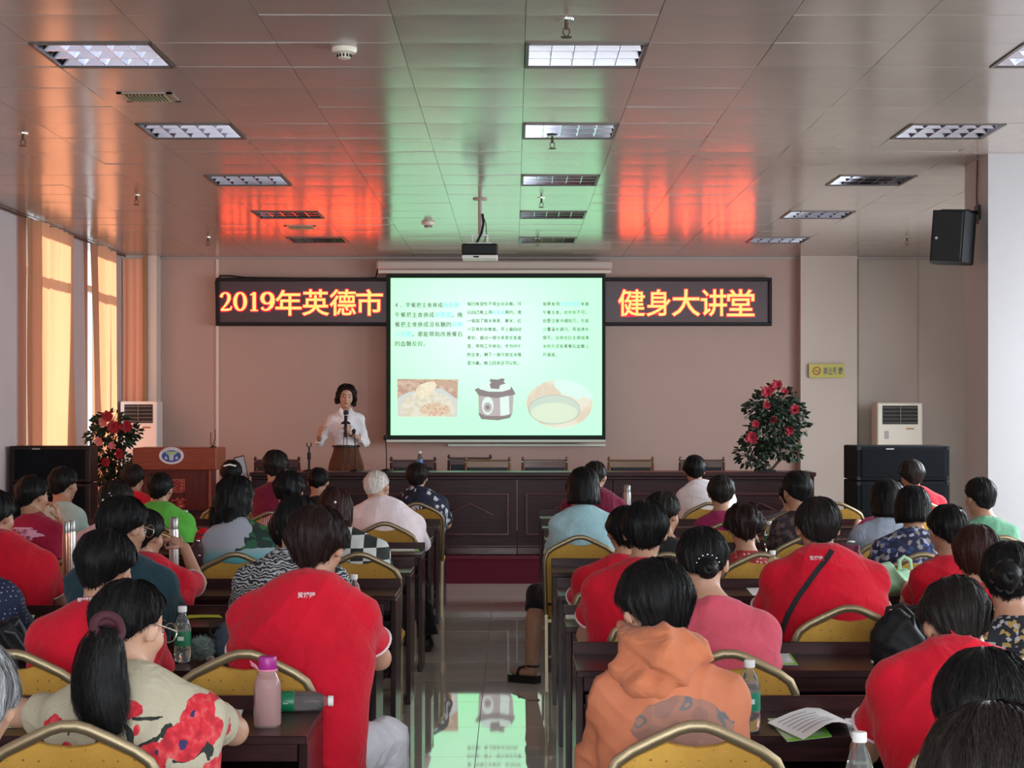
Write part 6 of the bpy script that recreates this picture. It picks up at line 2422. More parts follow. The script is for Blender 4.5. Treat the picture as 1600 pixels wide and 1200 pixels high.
A('person in red and white striped top', 451, 735, 5, 408, 492, S_STRP, 'puffy', H_BLK, pitch=-8, seed=54, chair=-1.45, hairkw=dict(t=0.016, amp=0.004))
A('person in pale mint shirt in front of the dark wooden cabinets', 100, 728, 6, 64, 133, S_MINT, 'short', H_BLK, yaw=-30, pitch=-8, seed=55, hairkw=dict(t=0.014))
A('person in bright green T-shirt with short black hair before the podium', 250, 736, 6, 198, 303, S_GRN, 'man', H_BLK, pitch=-8, seed=56, yaw=-5, neck=0.075)
old = A('white-haired man in a pale shirt leaning to one side', 589, 733, 6, 548, 662, S_WPK, 'man', H_WHT, yaw=-22, pitch=-14, seed=57, chair=-0.857, lean=0.42, roll=-6, slope=-0.03, sleeve=0.95, hairkw=dict(t=0.006),
        legs=[((-0.70, 12.25, 0.53), (-0.60, 12.20, 0.09), 0.97), ((-0.98, 12.30, 0.53), (-0.98, 12.30, 0.09), 0.97)])
A('man in maroon top with bushy black hair sitting before the head table', 430, 704, 7, 396, 472, S_MAR, 'puffy', H_SFT, pitch=-8, seed=58, hairkw=dict(amp=0.004, t=0.022), collar=S_LPNK)
A('person in red top with dark hair behind the green T-shirt', 208, 725, 8, 176, 252, S_RED, 'short', H_SFT, yaw=-14, pitch=-6, seed=59)
A('person with a white hair clip beside the podium', 362, 718, 8, 334, 396, S_BLK, 'tight', H_BLK, pitch=-8, seed=60, hairkw=dict(t=0.014))
wclip = list(PEOPLE.values())[-1]
A('person with a small neat black head of hair before the speaker', 497, 729, 8, 466, 528, S_BLK, 'tight', H_BLK, pitch=-8, seed=61, hairkw=dict(t=0.010))
A('person in black blouse with white flowers, below the blue-labelled bottle', 652, 722, 8, 611, 699, S_NAVW, 'short', H_SFT, pitch=-6, seed=62, yaw=-6, sleeve=0.85)
grey = A('grey-haired person in a turquoise top at the frame corner', -48, 1000, -1, -200, 102, S_TURQ, 'short', H_GRY, yaw=0, pitch=-12, seed=63, lean=0.40, hairkw=dict(t=0.016))

# ---- buns, ponytails, pins, spectacles, straps
def Lr(i, p): return Vector(i['L'](p)) - i['root']


# ponytail of the poppy blouse
i = pony
px_ = [P(168, 985, 4.42) - i['root'], P(160, 1010, 4.40) - i['root'], P(155, 1050, 4.40) - i['root'], P(158, 1095, 4.39) - i['root'], P(168, 1128, 4.385) - i['root'], P(180, 1150, 4.385) - i['root']]
tress(i['hair_extra'], px_, [0.036, 0.055, 0.066, 0.070, 0.052, 0.020], 5, 1100, 0.006)
ex = MB()
for kk in range(3):
    ex.torus(px_[0] + Vector((0.0, -0.002, 0.010 * (kk - 1))), 0.034, 0.012, 22, 8, Matrix.Rotation(rad(20 + 14 * kk), 3, 'X') @ Matrix.Rotation(rad(12 * kk), 3, 'Y'))
ex.build('hair_tie', mat('hair_tie_plum', (0.055, 0.010, 0.018), 0.8), i['t'], 60)
mb = MB()
mb.tube([Lr(i, (0.082, 0.01, 0.012)), Lr(i, (0.078, 0.06, 0.008)), Lr(i, (0.070, 0.098, 0.004))], 0.0022, 6)
mb.torus(Lr(i, (0.036, 0.108, 0.0)), 0.026, 0.0018, 18, 5, Matrix(i['R'].tolist()) @ Matrix.Rotation(rad(90), 3, 'X'))
mb.torus(Lr(i, (-0.036, 0.108, 0.0)), 0.026, 0.0018, 18, 5, Matrix(i['R'].tolist()) @ Matrix.Rotation(rad(90), 3, 'X'))
mb.build('spectacles', M_GOLDW, i['t'], 60)
ax = Vector(i['base'] - i['N']).normalized().to_track_quat('Z', 'Y').to_matrix()
MB().torus(Vector(i['N']) + Vector((0.0, 0.0, -0.020)) - i['root'], 0.071, 0.011, 26, 8, ax).build('collar_trim', mat('blouse_trim_blue', (0.04, 0.07, 0.16), 0.7), i['t'], 180)
for i in (teal, raised):
    mb = MB()
    for s in (-1, 1):
        mb.tube([Lr(i, (s * 0.082, 0.01, 0.012)), Lr(i, (s * 0.070, 0.098, 0.004))], 0.002, 6)
        mb.torus(Lr(i, (s * 0.036, 0.108, 0.0)), 0.026, 0.0018, 18, 5, Matrix(i['R'].tolist()) @ Matrix.Rotation(rad(90), 3, 'X'))
    mb.build('spectacles', M_GOLDW, i['t'], 60)
# buns
for i, c, r in ((rose, (0.012, -0.118, -0.040), 0.036), (bun_f, (0.0, -0.122, -0.015), 0.050)):
    b = Lr(i, c)
    q = []
    for a in range(40):
        an = a * 0.55
        q.append(b + Vector(((r * 0.62) * math.cos(an) * (1 - a / 70), -0.012 - a * 0.0006, (r * 0.62) * math.sin(an) * (1 - a / 70))))
    i['hair_extra'].ball(b, (r, r * 0.8, r), 18)
    i['hair_extra'].tube(q, r * 0.36, 8)
mb = MB()
for kk in range(7):
    a = rad(20 + kk * 24)
    mb.ball(Lr(rose, (0.012 + 0.038 * math.cos(a), -0.128, -0.034 + 0.038 * math.sin(a))), 0.0035, 8)
mb.build('hair_pins', M_CHROME, rose['t'], 180)
i = bun_f
mb = MB()
for kk in range(9):
    a = kk * 0.7
    mb.torus(Lr(i, (0.044 * math.cos(a), -0.122, -0.015 + 0.044 * math.sin(a))), 0.011, 0.006, 12, 6, Matrix.Rotation(a, 3, 'X'))
mb.build('scrunchie', mat('scrunchie_dark', (0.014, 0.009, 0.010), 0.85), i['t'], 60)
for i, pts in ((redr, ((0.025, -0.095, 0.075), (-0.010, -0.105, 0.060))), (chk, ((0.03, -0.118, 0.02),)), (clips, ((0.0, -0.118, 0.035), (0.012, -0.12, 0.02), (-0.035, -0.115, 0.0)))):
    mb = MB()
    for p in pts: mb.ball(Lr(i, p), 0.0075, 10)
    mb.build('hair_clip', mat('pearl_clip', (0.85, 0.85, 0.85), 0.15), i['t'], 180)
MB().tube([Lr(wclip, (-0.05, -0.095, 0.06)), Lr(wclip, (0, -0.112, 0.070)), Lr(wclip, (0.05, -0.095, 0.06))], 0.008, 8).build('hair_clip', mat('pearl_clip', (0.85, 0.85, 0.85), 0.15), wclip['t'], 60)
# long loose hair
i = lake
for (a, b, r) in ((-0.05, -0.02, 0.034), (-0.015, 0.005, 0.036), (0.03, 0.035, 0.032)):
    p0 = Lr(i, (a, -0.085, -0.06))
    zz = [0, -0.07, -0.14, -0.20, -0.25]
    tress(i['hair_extra'], [p0 + Vector((b * t_ * 0.8 + 0.010 * math.sin(t_ * 5 + a * 40), -0.012 * math.sin(t_ * 4) - 0.02, z_)) for t_, z_ in zip((0, .25, .5, .75, 1), zz)], [r, r * 1.05, r, r * 0.8, r * 0.3], int(a * 100) + 9, 120, 0.012)
i = chk
for a in (-0.045, 0.0, 0.045, 0.07):
    p0 = Lr(i, (a, -0.07, -0.08))
    tress(i['hair_extra'], [p0, p0 + Vector((0.015, -0.03, -0.09)), p0 + Vector((0.03, -0.02, -0.18)), p0 + Vector((0.045, -0.01, -0.25))], [0.04, 0.04, 0.033, 0.012], int(a * 100) + 29, 100, 0.006)
i = crim
p0 = Lr(i, (-0.03, -0.095, -0.05))
tress(i['hair_extra'], [p0, p0 + Vector((-0.03, -0.03, -0.07)), p0 + Vector((-0.045, -0.03, -0.14)), p0 + Vector((-0.04, -0.02, -0.20))], [0.035, 0.042, 0.036, 0.014], 77, 100, 0.006)

finish_hair()

# lettering on the shirts
i = lman
project_print(i, '贸博隆', PX(464, 5.62), PX(492, 5.62), PZ(935, 5.62), PZ(926.5, 5.62), M_PRINT, 'back_print')
i = strap
project_print(i, '贸博隆', PX(1269, 6.85), PX(1290, 6.85), PZ(877, 6.85), PZ(870.5, 6.85), M_PRINT, 'back_print')
i = redr
project_print(i, '贸博隆', PX(1482, 8.15), PX(1502, 8.15), PZ(867, 8.15), PZ(861, 8.15), M_PRINT, 'back_print')
project_print(redl1, '贸博隆', PX(134, 5.72), PX(160, 5.72), PZ(936, 5.72), PZ(928, 5.72), M_PRINT, 'back_print')
brush = [(0, .35), (.04, .8), (.14, .98), (.62, 1), (.68, .93), (.60, .88), (.80, .80), (.76, .68), (.95, .55), (1.0, .42), (.74, .36), (.66, .28), (.72, .18), (.50, .12), (.40, .02), (.18, .10), (.10, .22)]
project_print(crim, '', PX(17, 10.7), PX(75, 10.7), PZ(846, 10.7), PZ(823, 10.7), mat('brush_pink', (0.62, 0.30, 0.42), 0.7), 'brush_print', brush)
project_print(crim, '英德市', PX(22, 10.7), PX(48, 10.7), PZ(833.5, 10.7), PZ(825, 10.7), mat('brush_ink', (0.20, 0.02, 0.06), 0.7), 'brush_lettering')
project_print(crim, '志愿者', PX(27, 10.7), PX(55, 10.7), PZ(843, 10.7), PZ(835, 10.7), mat('brush_ink', (0.20, 0.02, 0.06), 0.7), 'brush_lettering')

# strap across the back
i = strap
bv = BVHTree.FromPolygons([tuple(v.co) for v in i['shirt'].vertices], [tuple(p.vertices) for p in i['shirt'].polygons])
L_, R_s = [], []
for (x, y) in ((1306, 862), (1296, 873), (1280, 890), (1262, 912), (1245, 935), (1232, 960), (1222, 990), (1219, 1020), (1218, 1060)):
    for off, lst in ((-3.5, L_), (3.5, R_s)):
        p = P(x + off, y + off * 0.5, 6.85)
        hit = bv.ray_cast(Vector((p.x, 6.0, p.z)), Vector((0, 1, 0)))
        yy = hit[0].y - 0.006 if hit[0] is not None else 6.85
        lst.append((p.x - i['root'].x, yy - i['root'].y, p.z))
n = len(L_)
mb = MB().add(L_ + R_s + [(a[0], a[1] + 0.004, a[2]) for a in L_ + R_s], [(j, j + 1, n + j + 1, n + j) for j in range(n - 1)] + [(2 * n + j, 3 * n + j, 3 * n + j + 1, 2 * n + j + 1) for j in range(n - 1)] + [(j, 2 * n + j, 2 * n + j + 1, j + 1) for j in range(n - 1)] + [(n + j, n + j + 1, 3 * n + j + 1, 3 * n + j) for j in range(n - 1)])
mb.build('shoulder_strap', mat('strap_black', (0.012, 0.010, 0.014), 0.6, bump=(500, 0.3)), i['t'])

# hood of the hoodie: heavy folded roll around the neck hanging to a point
i = hood
f = Field(0.009)
Nn = np.array(i['N'])
def hp(x, y, dy): return np.array(P(x, y, 4.6 + dy))
f.cap(hp(985, 992, 0.06), hp(1000, 1012, -0.05), 0.028, 0.032, 0.03)
f.cap(hp(1000, 1010, -0.05), hp(1040, 1022, -0.10), 0.030, 0.034, 0.04)
f.cap(hp(1040, 1022, -0.10), hp(1085, 1020, -0.04), 0.034, 0.030, 0.04)
f.cap(hp(1085, 1020, -0.04), hp(1078, 1018, 0.08), 0.030, 0.026, 0.03)
f.cap(hp(985, 992, 0.06), hp(1000, 1000, 0.14), 0.028, 0.026, 0.03)
f.cap(hp(990, 998, 0.0), hp(1035, 1004, -0.055), 0.026, 0.028, 0.03)
f.cap(hp(1035, 1004, -0.055), hp(1082, 1008, 0.0), 0.028, 0.026, 0.03)
f.cap(hp(968, 1042, -0.06), hp(1002, 1072, -0.115), 0.020, 0.026, 0.03)
f.cap(hp(1002, 1072, -0.115), hp(1032, 1084, -0.12), 0.026, 0.026, 0.03)
f.cap(hp(1032, 1084, -0.12), hp(1062, 1050, -0.10), 0.026, 0.026, 0.03)
f.cap(hp(1062, 1050, -0.10), hp(1094, 1020, -0.04), 0.026, 0.022, 0.03)
f.cap(hp(990, 998, 0.0), hp(1035, 1004, -0.055), 0.026, 0.028, 0.03)
f.cap(hp(1035, 1004, -0.055), hp(1082, 1008, 0.0), 0.028, 0.026, 0.03)
f.cap(hp(968, 1042, -0.06), hp(985, 1008, -0.02), 0.020, 0.024, 0.03)
f.ell(hp(1028, 1046, -0.075), (0.078, 0.035, 0.055), k=0.03)
v, q = f.mesh()
me = np_mesh('hood', v, q, S_ORNG)
displace(me, cloth_folds(3, 0.007, 2.0))
o = link('hood', me, i['t'])
o.location = -i['root']
# hoodie lower arm end and elbow at the desk are part of the shirt

# ------------------------------------------------------------------ the sandal and the tag of the stretched leg
def sandal(t, loc, rz):
    mb = MB()
    pr = [(-0.035, -0.05), (0.035, -0.05), (0.045, 0.05), (0.04, 0.13), (0.0, 0.165), (-0.04, 0.13), (-0.042, 0.05)]
    R_ = Matrix.Rotation(rz, 3, 'Z')
    mb.prism(pr, 0.0, 0.045, 'z')
    mb.v = [tuple(R_ @ Vector(v) + Vector(loc)) for v in mb.v]
    mb.build('sandal_sole', M_SHOE, t)
    f = Field(0.006)
    z = Vector(loc)
    f.ell(z + R_ @ Vector((0, 0.06, 0.062)), (0.036, 0.085, 0.026), np.array(R_), k=0.02)
    f.cap(z + R_ @ Vector((0, -0.01, 0.07)), z + R_ @ Vector((0, -0.012, 0.12)), 0.032, 0.030, 0.02)
    v, q = f.mesh()
    link('foot', np_mesh('foot', v, q, M_SKIN), t)
    mb = MB()
    mb.torus(z + R_ @ Vector((0, -0.012, 0.105)), 0.036, 0.007, 18, 6)
    mb.tube([z + R_ @ Vector(p) for p in ((-0.040, 0.075, 0.05), (-0.02, 0.07, 0.088), (0.02, 0.07, 0.088), (0.040, 0.075, 0.05))], 0.011, 6)
    mb.tube([z + R_ @ Vector(p) for p in ((0, 0.075, 0.09), (0.0, 0.03, 0.10), (0.0, 0.012, 0.108))], 0.007, 6)
    mb.build('sandal_straps', M_SHOE, t, 60)


i = cyan
sandal(i['t'], Vector((0.105, 10.78, 0)) - i['root'], rad(62))
sandal(i['t'], Vector((0.50, 11.10, 0)) - i['root'], 0)
MB().tube([Vector((0.185, 10.80, 0.42)) - i['root'], Vector((0.18, 10.78, 0.36)) - i['root']], 0.004, 6).box(Vector((0.185, 10.78, 0.335)) - i['root'], (0.03, 0.006, 0.026), bev=0.002).build('hanging_tag', mat('tag_grey', (0.25, 0.25, 0.25), 0.6), i['t'])
for i in (lman, old):
    for (K, A_) in (((-0.44, 6.06, 0), None), ((-0.72, 6.10, 0), None)) if i is lman else (((-0.60, 12.2, 0), None), ((-0.98, 12.3, 0), None)):
        link('shoe', shoe_mesh(), i['t'], Vector(K) - i['root'])

# ================================================================== THE SPEAKER ON THE STAGE
sp_loc = Vector((PX(541, 18.3), 18.3, ZS))
sp = thing('person', 'woman in white blouse and brown skirt speaking into a black microphone', 'person', sp_loc, None, math.pi + rad(4))
R = rot(4, -8, -5)
C = np.array([0.0, 0.03, 1.66 - 0.122])
N = np.array([0.0, 0.0, 1.385])
f = Field(0.0075)
L = skull(f, C, R, 0.0075)
base = C + R @ np.array([0, -0.025, -0.075])
f.cap(N + [0, -0.01, -0.05], base, 0.047, 0.045, 0.03)
S = {1: np.array([0.135, -0.01, 1.300]), -1: np.array([-0.135, -0.01, 1.300])}
E = {1: np.array([0.275, -0.01, 1.055]), -1: np.array([-0.20, 0.02, 1.055])}
W = {1: np.array([0.275, 0.17, 1.135]), -1: np.array([-0.035, 0.205, 1.165])}
f.cap((0, 0, 1.05), N + [0, -0.01, -0.08], 0.10, 0.09, 0.05, sy=0.7)
ex = MB()
for s in (-1, 1):
    f.cap(N + [0, -0.01, -0.02], S[s], 0.035, 0.036, 0.04)
    f.cap(S[s], E[s], 0.038, 0.033, 0.03)
    f.cap(E[s], W[s], 0.033, 0.023, 0.02)
hand(f, ex, W[1], (-0.25, 0.45, 0.8), (0.75, 0.4, 0.1), 1, 0.45, 0.95)
hand(f, ex, W[-1], (0.35, 0.05, 0.55), (-0.35, 0.85, 0.1), -1, 1.05, 0.92)
for s in (-1, 1):
    f.cap((s * 0.085, 0, 0.62), (s * 0.075, 0.0, 0.09), 0.058, 0.034, 0.03)
    f.ell((s * 0.075, 0.05, 0.045), (0.035, 0.10, 0.035), k=0.03)
v, q = f.mesh()
link('body', np_mesh('body', v, q, M_SKIN2, ex), sp)
face(sp, L, R, Vector((0, 0, 0)))
g = Field(0.008)
g.cap((0, 0, 1.04), (0, -0.005, 1.22), 0.118, 0.136, 0.05, sy=0.70)
g.cap((0, -0.005, 1.22), (0, -0.01, 1.29), 0.136, 0.112, 0.05, sy=0.66)
g.cap(S[-1], S[1], 0.042, 0.042, 0.05)
for s in (-1, 1):
    g.cap(N + [0, -0.012, -0.05], S[s], 0.045, 0.045, 0.05)
    g.cap(S[s], E[s], 0.045, 0.040, 0.03)
    e2 = E[s] + (W[s] - E[s]) * 0.42
    g.cap(E[s], e2, 0.040, 0.036, 0.03, cut=(e2, (W[s] - E[s]) / np.linalg.norm(W[s] - E[s])))
g.keep((0, 0, 1.005), (0, 0, 1)).subcap(N + [0, 0.01, -0.01], N + [0, 0.02, 0.15], 0.052, 0.08)
v, q = g.mesh()
me = np_mesh('blouse', v, q, S_WHT)
displace(me, cloth_folds(8, 0.006, 1.25))
link('blouse', me, sp)
mb = MB()
for s in (-1, 1):
    mb.prism([(s * 0.006, 1.36), (s * 0.055, 1.425), (s * 0.075, 1.385), (s * 0.035, 1.315)][::s], 0.068, 0.076, 'y')
mb.lathe([(0.070, -0.03), (0.060, 0.004), (0.054, 0.006), (0.060, -0.02)], N + [0, -0.005, 0.0], 24)
mb.f = [ff for ff in mb.f if len(ff) <= 4]
mb.build('collar', S_WHT, sp, 50)
mb = MB()
for z in (1.28, 1.21, 1.14, 1.07): mb.ball((0, 0.108 if z < 1.25 else 0.098, z), 0.005, 8)
mb.build('buttons', M_CREAM, sp, 180)
g = Field(0.012)
g.cap((0, 0, 1.0), (0, 0, 0.80), 0.130, 0.168, 0.04, sy=0.72)
g.cap((0, 0, 0.80), (0, 0, 0.50), 0.168, 0.19, 0.05, sy=0.70)
g.keep((0, 0, 1.035), (0, 0, -1)).keep((0, 0, 0.48), (0, 0, 1))
v, q = g.mesh()
me = np_mesh('skirt', v, q, plain('skirt_brown', (0.115, 0.040, 0.022)))
displace(me, lambda co, no: 0.006 * np.sin(np.arctan2(co[:, 1], co[:, 0]) * 12) * np.clip((1.0 - co[:, 2]) / 0.4, 0, 1))
link('skirt', me, sp)
MB().torus((0, 0, 1.02), 0.138, 0.011, 30, 6, sy=0.74).tube([(0.01, 0.104, 1.02), (0.015, 0.128, 0.95), (0.012, 0.135, 0.86)], 0.005, 6).tube([(-0.05, 0.10, 1.02), (-0.055, 0.128, 0.93), (-0.05, 0.135, 0.85)], 0.004, 6).build('belt', mat('belt_dark', (0.02, 0.012, 0.01), 0.5), sp, 50)
MB().tube([(0.02, 0.11, 1.17), (0.025, 0.118, 1.08), (0.022, 0.122, 0.98)], 0.004, 6).tube([(-0.012, 0.11, 1.17), (-0.01, 0.118, 1.10), (-0.012, 0.12, 1.03)], 0.004, 6).build('lanyard', M_BLACK, sp, 50)
for s in (-1, 1): link('shoe', shoe_mesh(), sp, (s * 0.075, 0.0, 0))
MB().torus(W[-1] + (E[-1] - W[-1]) * 0.12, 0.027, 0.006, 18, 6, Vector(E[-1] - W[-1]).to_track_quat('Z', 'Y').to_matrix()).build('wristwatch', M_BLACK, sp, 60)
hv, hq = hair(C, R, 'bob', H_DBR, 91, 420, amp=0.006, zc=-0.065, t=0.022, width=0.002)
hm_ = MB()
rr_ = random.Random(4)
for a in np.linspace(-150, 150, 17):
    if abs(a) < 62: continue
    p = C + R @ np.array([0.094 * math.sin(rad(a)), 0.100 * math.cos(rad(a)) - 0.02, -0.060 + rr_.uniform(-.015, .015)])
    hm_.ball(p, (0.026, 0.026, 0.030), 10)
link('hair', np_mesh('hair', hv, hq, H_DBR, hm_), sp)
# microphone in her hand
mc = thing('handheld_microphone', 'black microphone held in front of the speaking woman', 'microphone', sp_loc, None, math.pi + rad(4))
MB().tube([(0.0, 0.265, 1.12), (0.0, 0.235, 1.27), (-0.002, 0.215, 1.345)], [0.013, 0.016, 0.020], 14).build('handle', M_BLACK, mc, 50)
MB().ball((-0.003, 0.207, 1.368), (0.028, 0.028, 0.030), 16).build('grille', mat('mic_grille', (0.02, 0.02, 0.022), 0.5, bump=(600, 0.6)), mc, 180)
MB().tube([(0.045, 0.225, 1.255), (0.0, 0.215, 1.275), (-0.045, 0.225, 1.255)], [0.010, 0.019, 0.010], 10).build('collar_ring', M_BLACK, mc, 60)
MB().torus((-0.001, 0.216, 1.342), 0.020, 0.004, 16, 6).build('grille_ring', M_CHROME, mc, 60)

# ================================================================== EMPTY CHAIRS
for (X, k, lb) in ((-0.995, 5, 'gold-framed mustard chair just behind the checked blouse, its top showing empty'),
                   (-1.40, 8, 'empty gold-framed chair in the foremost row between two black-haired heads'),
                   (2.60, 8, 'empty gold-framed chair in the foremost row before the black cabinets'),
                   (1.88, 6, 'empty gold-framed chair beyond the dark floral shirt'),
                   (1.95, 1, 'gold-framed chair standing empty under the bent red polo')):
    if k == 8 and X == -1.40: continue
    if k == 1: continue
    banquet_chair(X, k, lb)

# ================================================================== THINGS ON THE DESKS
def on_desk(x, y):
    """point on a desk top that the photograph shows at this pixel"""
    Y = FPX * (EYE - DZ) / (y - 640)
    return Vector((PX(x, Y), Y, DZ))


# pink-capped flask
p = on_desk(418, 1134)
t = thing('drink_flask', 'squarish pink plastic flask with a magenta cap and carrying loop', 'bottle', p)
r = 0.0385
pr = [(-r * .8, -r * .8), (-r * .35, -r), (r * .35, -r), (r * .8, -r * .8), (r, -r * .35), (r, r * .35), (r * .8, r * .8), (r * .35, r), (-r * .35, r), (-r * .8, r * .8), (-r, r * .35), (-r, -r * .35)]


def loft(prof, secs, c=(0, 0, 0)):
    mb = MB()
    n = len(prof)
    vs = [(x * s, y * s, z) for (s, z) in secs for (x, y) in prof]
    fs = []
    for a in range(len(secs) - 1):
        for j in range(n):
            j2 = (j + 1) % n
            fs.append((a * n + j, a * n + j2, (a + 1) * n + j2, (a + 1) * n + j))
    fs.append(tuple(range(n - 1, -1, -1)))
    fs.append(tuple((len(secs) - 1) * n + j for j in range(n)))
    return mb.add(vs, fs)


loft(pr, [(0.92, 0), (1.0, 0.006), (1.0, 0.115), (0.93, 0.132), (0.72, 0.150), (0.62, 0.160), (0.60, 0.168)]).build('flask_body', mat('pink_clear', (0.92, 0.66, 0.66), 0.10, trans=0.75, ior=1.2), t, 40)
loft(pr, [(0.84, 0.006), (0.92, 0.012), (0.92, 0.112), (0.85, 0.126), (0.7, 0.138)]).build('pink_drink', mat('pink_liquid', (0.55, 0.33, 0.32), 0.15, trans=0.35, ior=1.2), t, 40)
MB().lathe([(0.0255, 0.164), (0.0265, 0.166), (0.0265, 0.198), (0.0245, 0.202)], n=24).build('cap', mat('cap_magenta', (0.36, 0.02, 0.24), 0.35), t, 40)
MB().torus((0, 0, 0.163), 0.027, 0.0035, 22, 6).tube([(-0.026, 0, 0.165), (-0.045, 0, 0.176), (-0.050, 0, 0.188), (-0.036, -0.006, 0.178), (-0.026, -0.006, 0.165)], 0.003, 6).build('carrying_loop', mat('loop_pink', (0.65, 0.22, 0.32), 0.4), t, 60)

p = on_desk(441, 1112)
bottle(p, 'empty water bottle with green label lying on its side by the pink flask', lying=True, rz=rad(4), full=False, h=0.155, s=1.0)
bottle(on_desk(285, 1035), 'upright water bottle with green label beside the grey fluffy pompon')
bottle(Vector((PX(553, 7.65), 7.65, DZ)), 'upright water bottle behind the shoulder of the aisle man in red', lab=(0.35, 0.37, 0.36))
bottle(on_desk(1171, 1143), 'upright water bottle beside the arm of the orange hoodie', lab=(0.012, 0.20, 0.12))
bottle(Vector((PX(1343, 3.86), 3.86, DZ)), 'water bottle rising from the bottom edge near the camera', h=0.215)
bottle(Vector((PX(1202, 10.2 + 1.1), 11.3, DZ)), 'water bottle with green label beside the dark floral shirt', lab=(0.012, 0.18, 0.10))
bottle(Vector((PX(1207, 8.95), 8.95, DZ)), 'water bottle by the shoulder of the strap-wearing man', lab=(0.30, 0.10, 0.10))


def thermos(x, ytop, Y, r, label, c=(0.45, 0.42, 0.40), metal=0.7, capc=None):
    t = thing('thermos_flask', label, 'flask', (PX(x, Y), Y, DZ))
    H = PZ(ytop, Y) - DZ
    MB().lathe([(r * 0.95, 0), (r, 0.006), (r, H * 0.80), (r * 0.9, H * 0.84)], n=20).build('flask_body', mat('flask_%d' % int(x), c, 0.28, metal=metal), t, 40)
    MB().lathe([(r * 0.86, H * 0.84), (r * 0.88, H * 0.86), (r * 0.86, H - 0.006), (r * 0.7, H)], n=20).build('cap', mat('flaskcap_%d' % int(x), capc or (0.25, 0.24, 0.23), 0.3, metal=metal), t, 40)


thermos(104, 814, 8.75, 0.020, 'slim copper-coloured flask behind the big-sleeved red polo', (0.40, 0.20, 0.13))
thermos(112, 812, 8.80, 0.021, 'slim silver flask beside the copper-coloured one', (0.55, 0.52, 0.50))
thermos(272, 808, 8.85, 0.024, 'silver flask between the raised hand and the green T-shirt', (0.50, 0.44, 0.42))
thermos(288, 797, 13.85, 0.034, 'clear glass jar with a pale lid beside the green T-shirt', (0.35, 0.42, 0.44), 0.2, (0.50, 0.58, 0.60))
thermos(980, 758, 13.9, 0.030, 'grey metal thermos next to the maroon polo', (0.32, 0.29, 0.28), 0.4)


# paper sheets and leaflets
def sheet(pix, label, m=M_PAPER, name='paper_sheet', cat='paper', curl=0.0, dz=0.002, trim=None, text=True, seed=1):
    pts = [on_desk(x, y) for x, y in pix]
    c = sum(pts, Vector()) / len(pts)
    t = thing(name, label, cat, c)
    n = 8
    a, b, c2, d = [p - c for p in pts]
    vs, fs = [], []
    for lay in (0, 1):
        for j in range(n + 1):
            for i2 in range(n + 1):
                u, v = i2 / n, j / n
                p = a * (1 - u) * (1 - v) + b * u * (1 - v) + c2 * u * v + d * (1 - u) * v
                z = dz + (0.0012 if lay else 0) + curl * (math.sin(math.pi * (u * 0.8 + 0.1)) * (0.4 + 0.6 * v)) ** 2
                vs.append((p.x, p.y, z))
    N_ = (n + 1) ** 2
    for j in range(n):
        for i2 in range(n):
            k = j * (n + 1) + i2
            fs.append((N_ + k, N_ + k + 1, N_ + k + n + 2, N_ + k + n + 1))
            fs.append((k, k + n + 1, k + n + 2, k + 1))
    rim = list(range(n)) + [n + (n + 1) * q for q in range(n)] + [N_ - 1 - q for q in range(n)] + [n * (n + 1) - (n + 1) * q for q in range(n)]
    for q in range(len(rim)):
        r1, r2 = rim[q], rim[(q + 1) % len(rim)]
        fs.append((r1, r2, N_ + r2, N_ + r1))
    MB().add(vs, fs).build('sheet', m, t, 40)
    if text:
        mb = MB()
        rr = random.Random(seed)
        for row in range(6):
            v = 0.15 + row * 0.13
            u1_ = rr.uniform(0.6, 0.9)
            us = [0.1 + (u1_ - 0.1) * q / 6 for q in range(7)]
            def qq(u, v):
                p = a * (1 - u) * (1 - v) + b * u * (1 - v) + c2 * u * v + d * (1 - u) * v
                z = dz + 0.0022 + curl * (math.sin(math.pi * (u * 0.8 + 0.1)) * (0.4 + 0.6 * v)) ** 2
                return (p.x, p.y, z)
            for q in range(6):
                mb.add([qq(us[q], v), qq(us[q + 1], v), qq(us[q + 1], v + 0.035), qq(us[q], v + 0.035)], [(0, 1, 2, 3)])
        mb.build('printed_lines', mat('faint_print', (0.42, 0.42, 0.45), 0.7), t)
    if trim:
        mb = MB()
        def qq2(u, v):
            p = a * (1 - u) * (1 - v) + b * u * (1 - v) + c2 * u * v + d * (1 - u) * v
            return (p.x, p.y, dz + 0.0024)
        mb.add([qq2(0.9, 0), qq2(1, 0), qq2(1, 1), qq2(0.9, 1)], [(0, 1, 2, 3)])
        mb.add([qq2(0, 0.9), qq2(0.9, 0.9), qq2(0.9, 1), qq2(0, 1)], [(0, 1, 2, 3)])
        mb.build('green_border', trim, t)
    return t


M_LGRN = mat('leaflet_green', (0.24, 0.62, 0.05), 0.6)
M_LPALE = mat('leaflet_pale_green', (0.52, 0.66, 0.42), 0.6)
sheet([(1199, 1133), (1272, 1106), (1345, 1142), (1255, 1161)], 'curled white printed sheets lying beside the bent red polo', curl=0.035, dz=0.006, seed=3)
sheet([(1320, 1124), (1372, 1124), (1374, 1154), (1330, 1155)], 'flat printed sheet partly under the curled one', dz=0.002, seed=4)
sheet([(1199, 1124), (1272, 1119), (1300, 1152), (1230, 1160)], 'green-edged leaflet under the curled sheets', M_LPALE, 'leaflet', 'leaflet', dz=0.001, text=False, trim=M_LGRN)
sheet([(1212, 1021), (1232, 1019), (1247, 1040), (1205, 1040)], 'green-edged leaflet beside the rose-pink T-shirt', M_PAPER, 'leaflet', 'leaflet', trim=M_LGRN, seed=6)
sheet([(884, 957), (915, 957), (912, 968), (884, 968)], 'bright leaflet at the aisle end of a desk near the red sleeves', M_PAPER, 'leaflet', 'leaflet', trim=M_LGRN, seed=7)
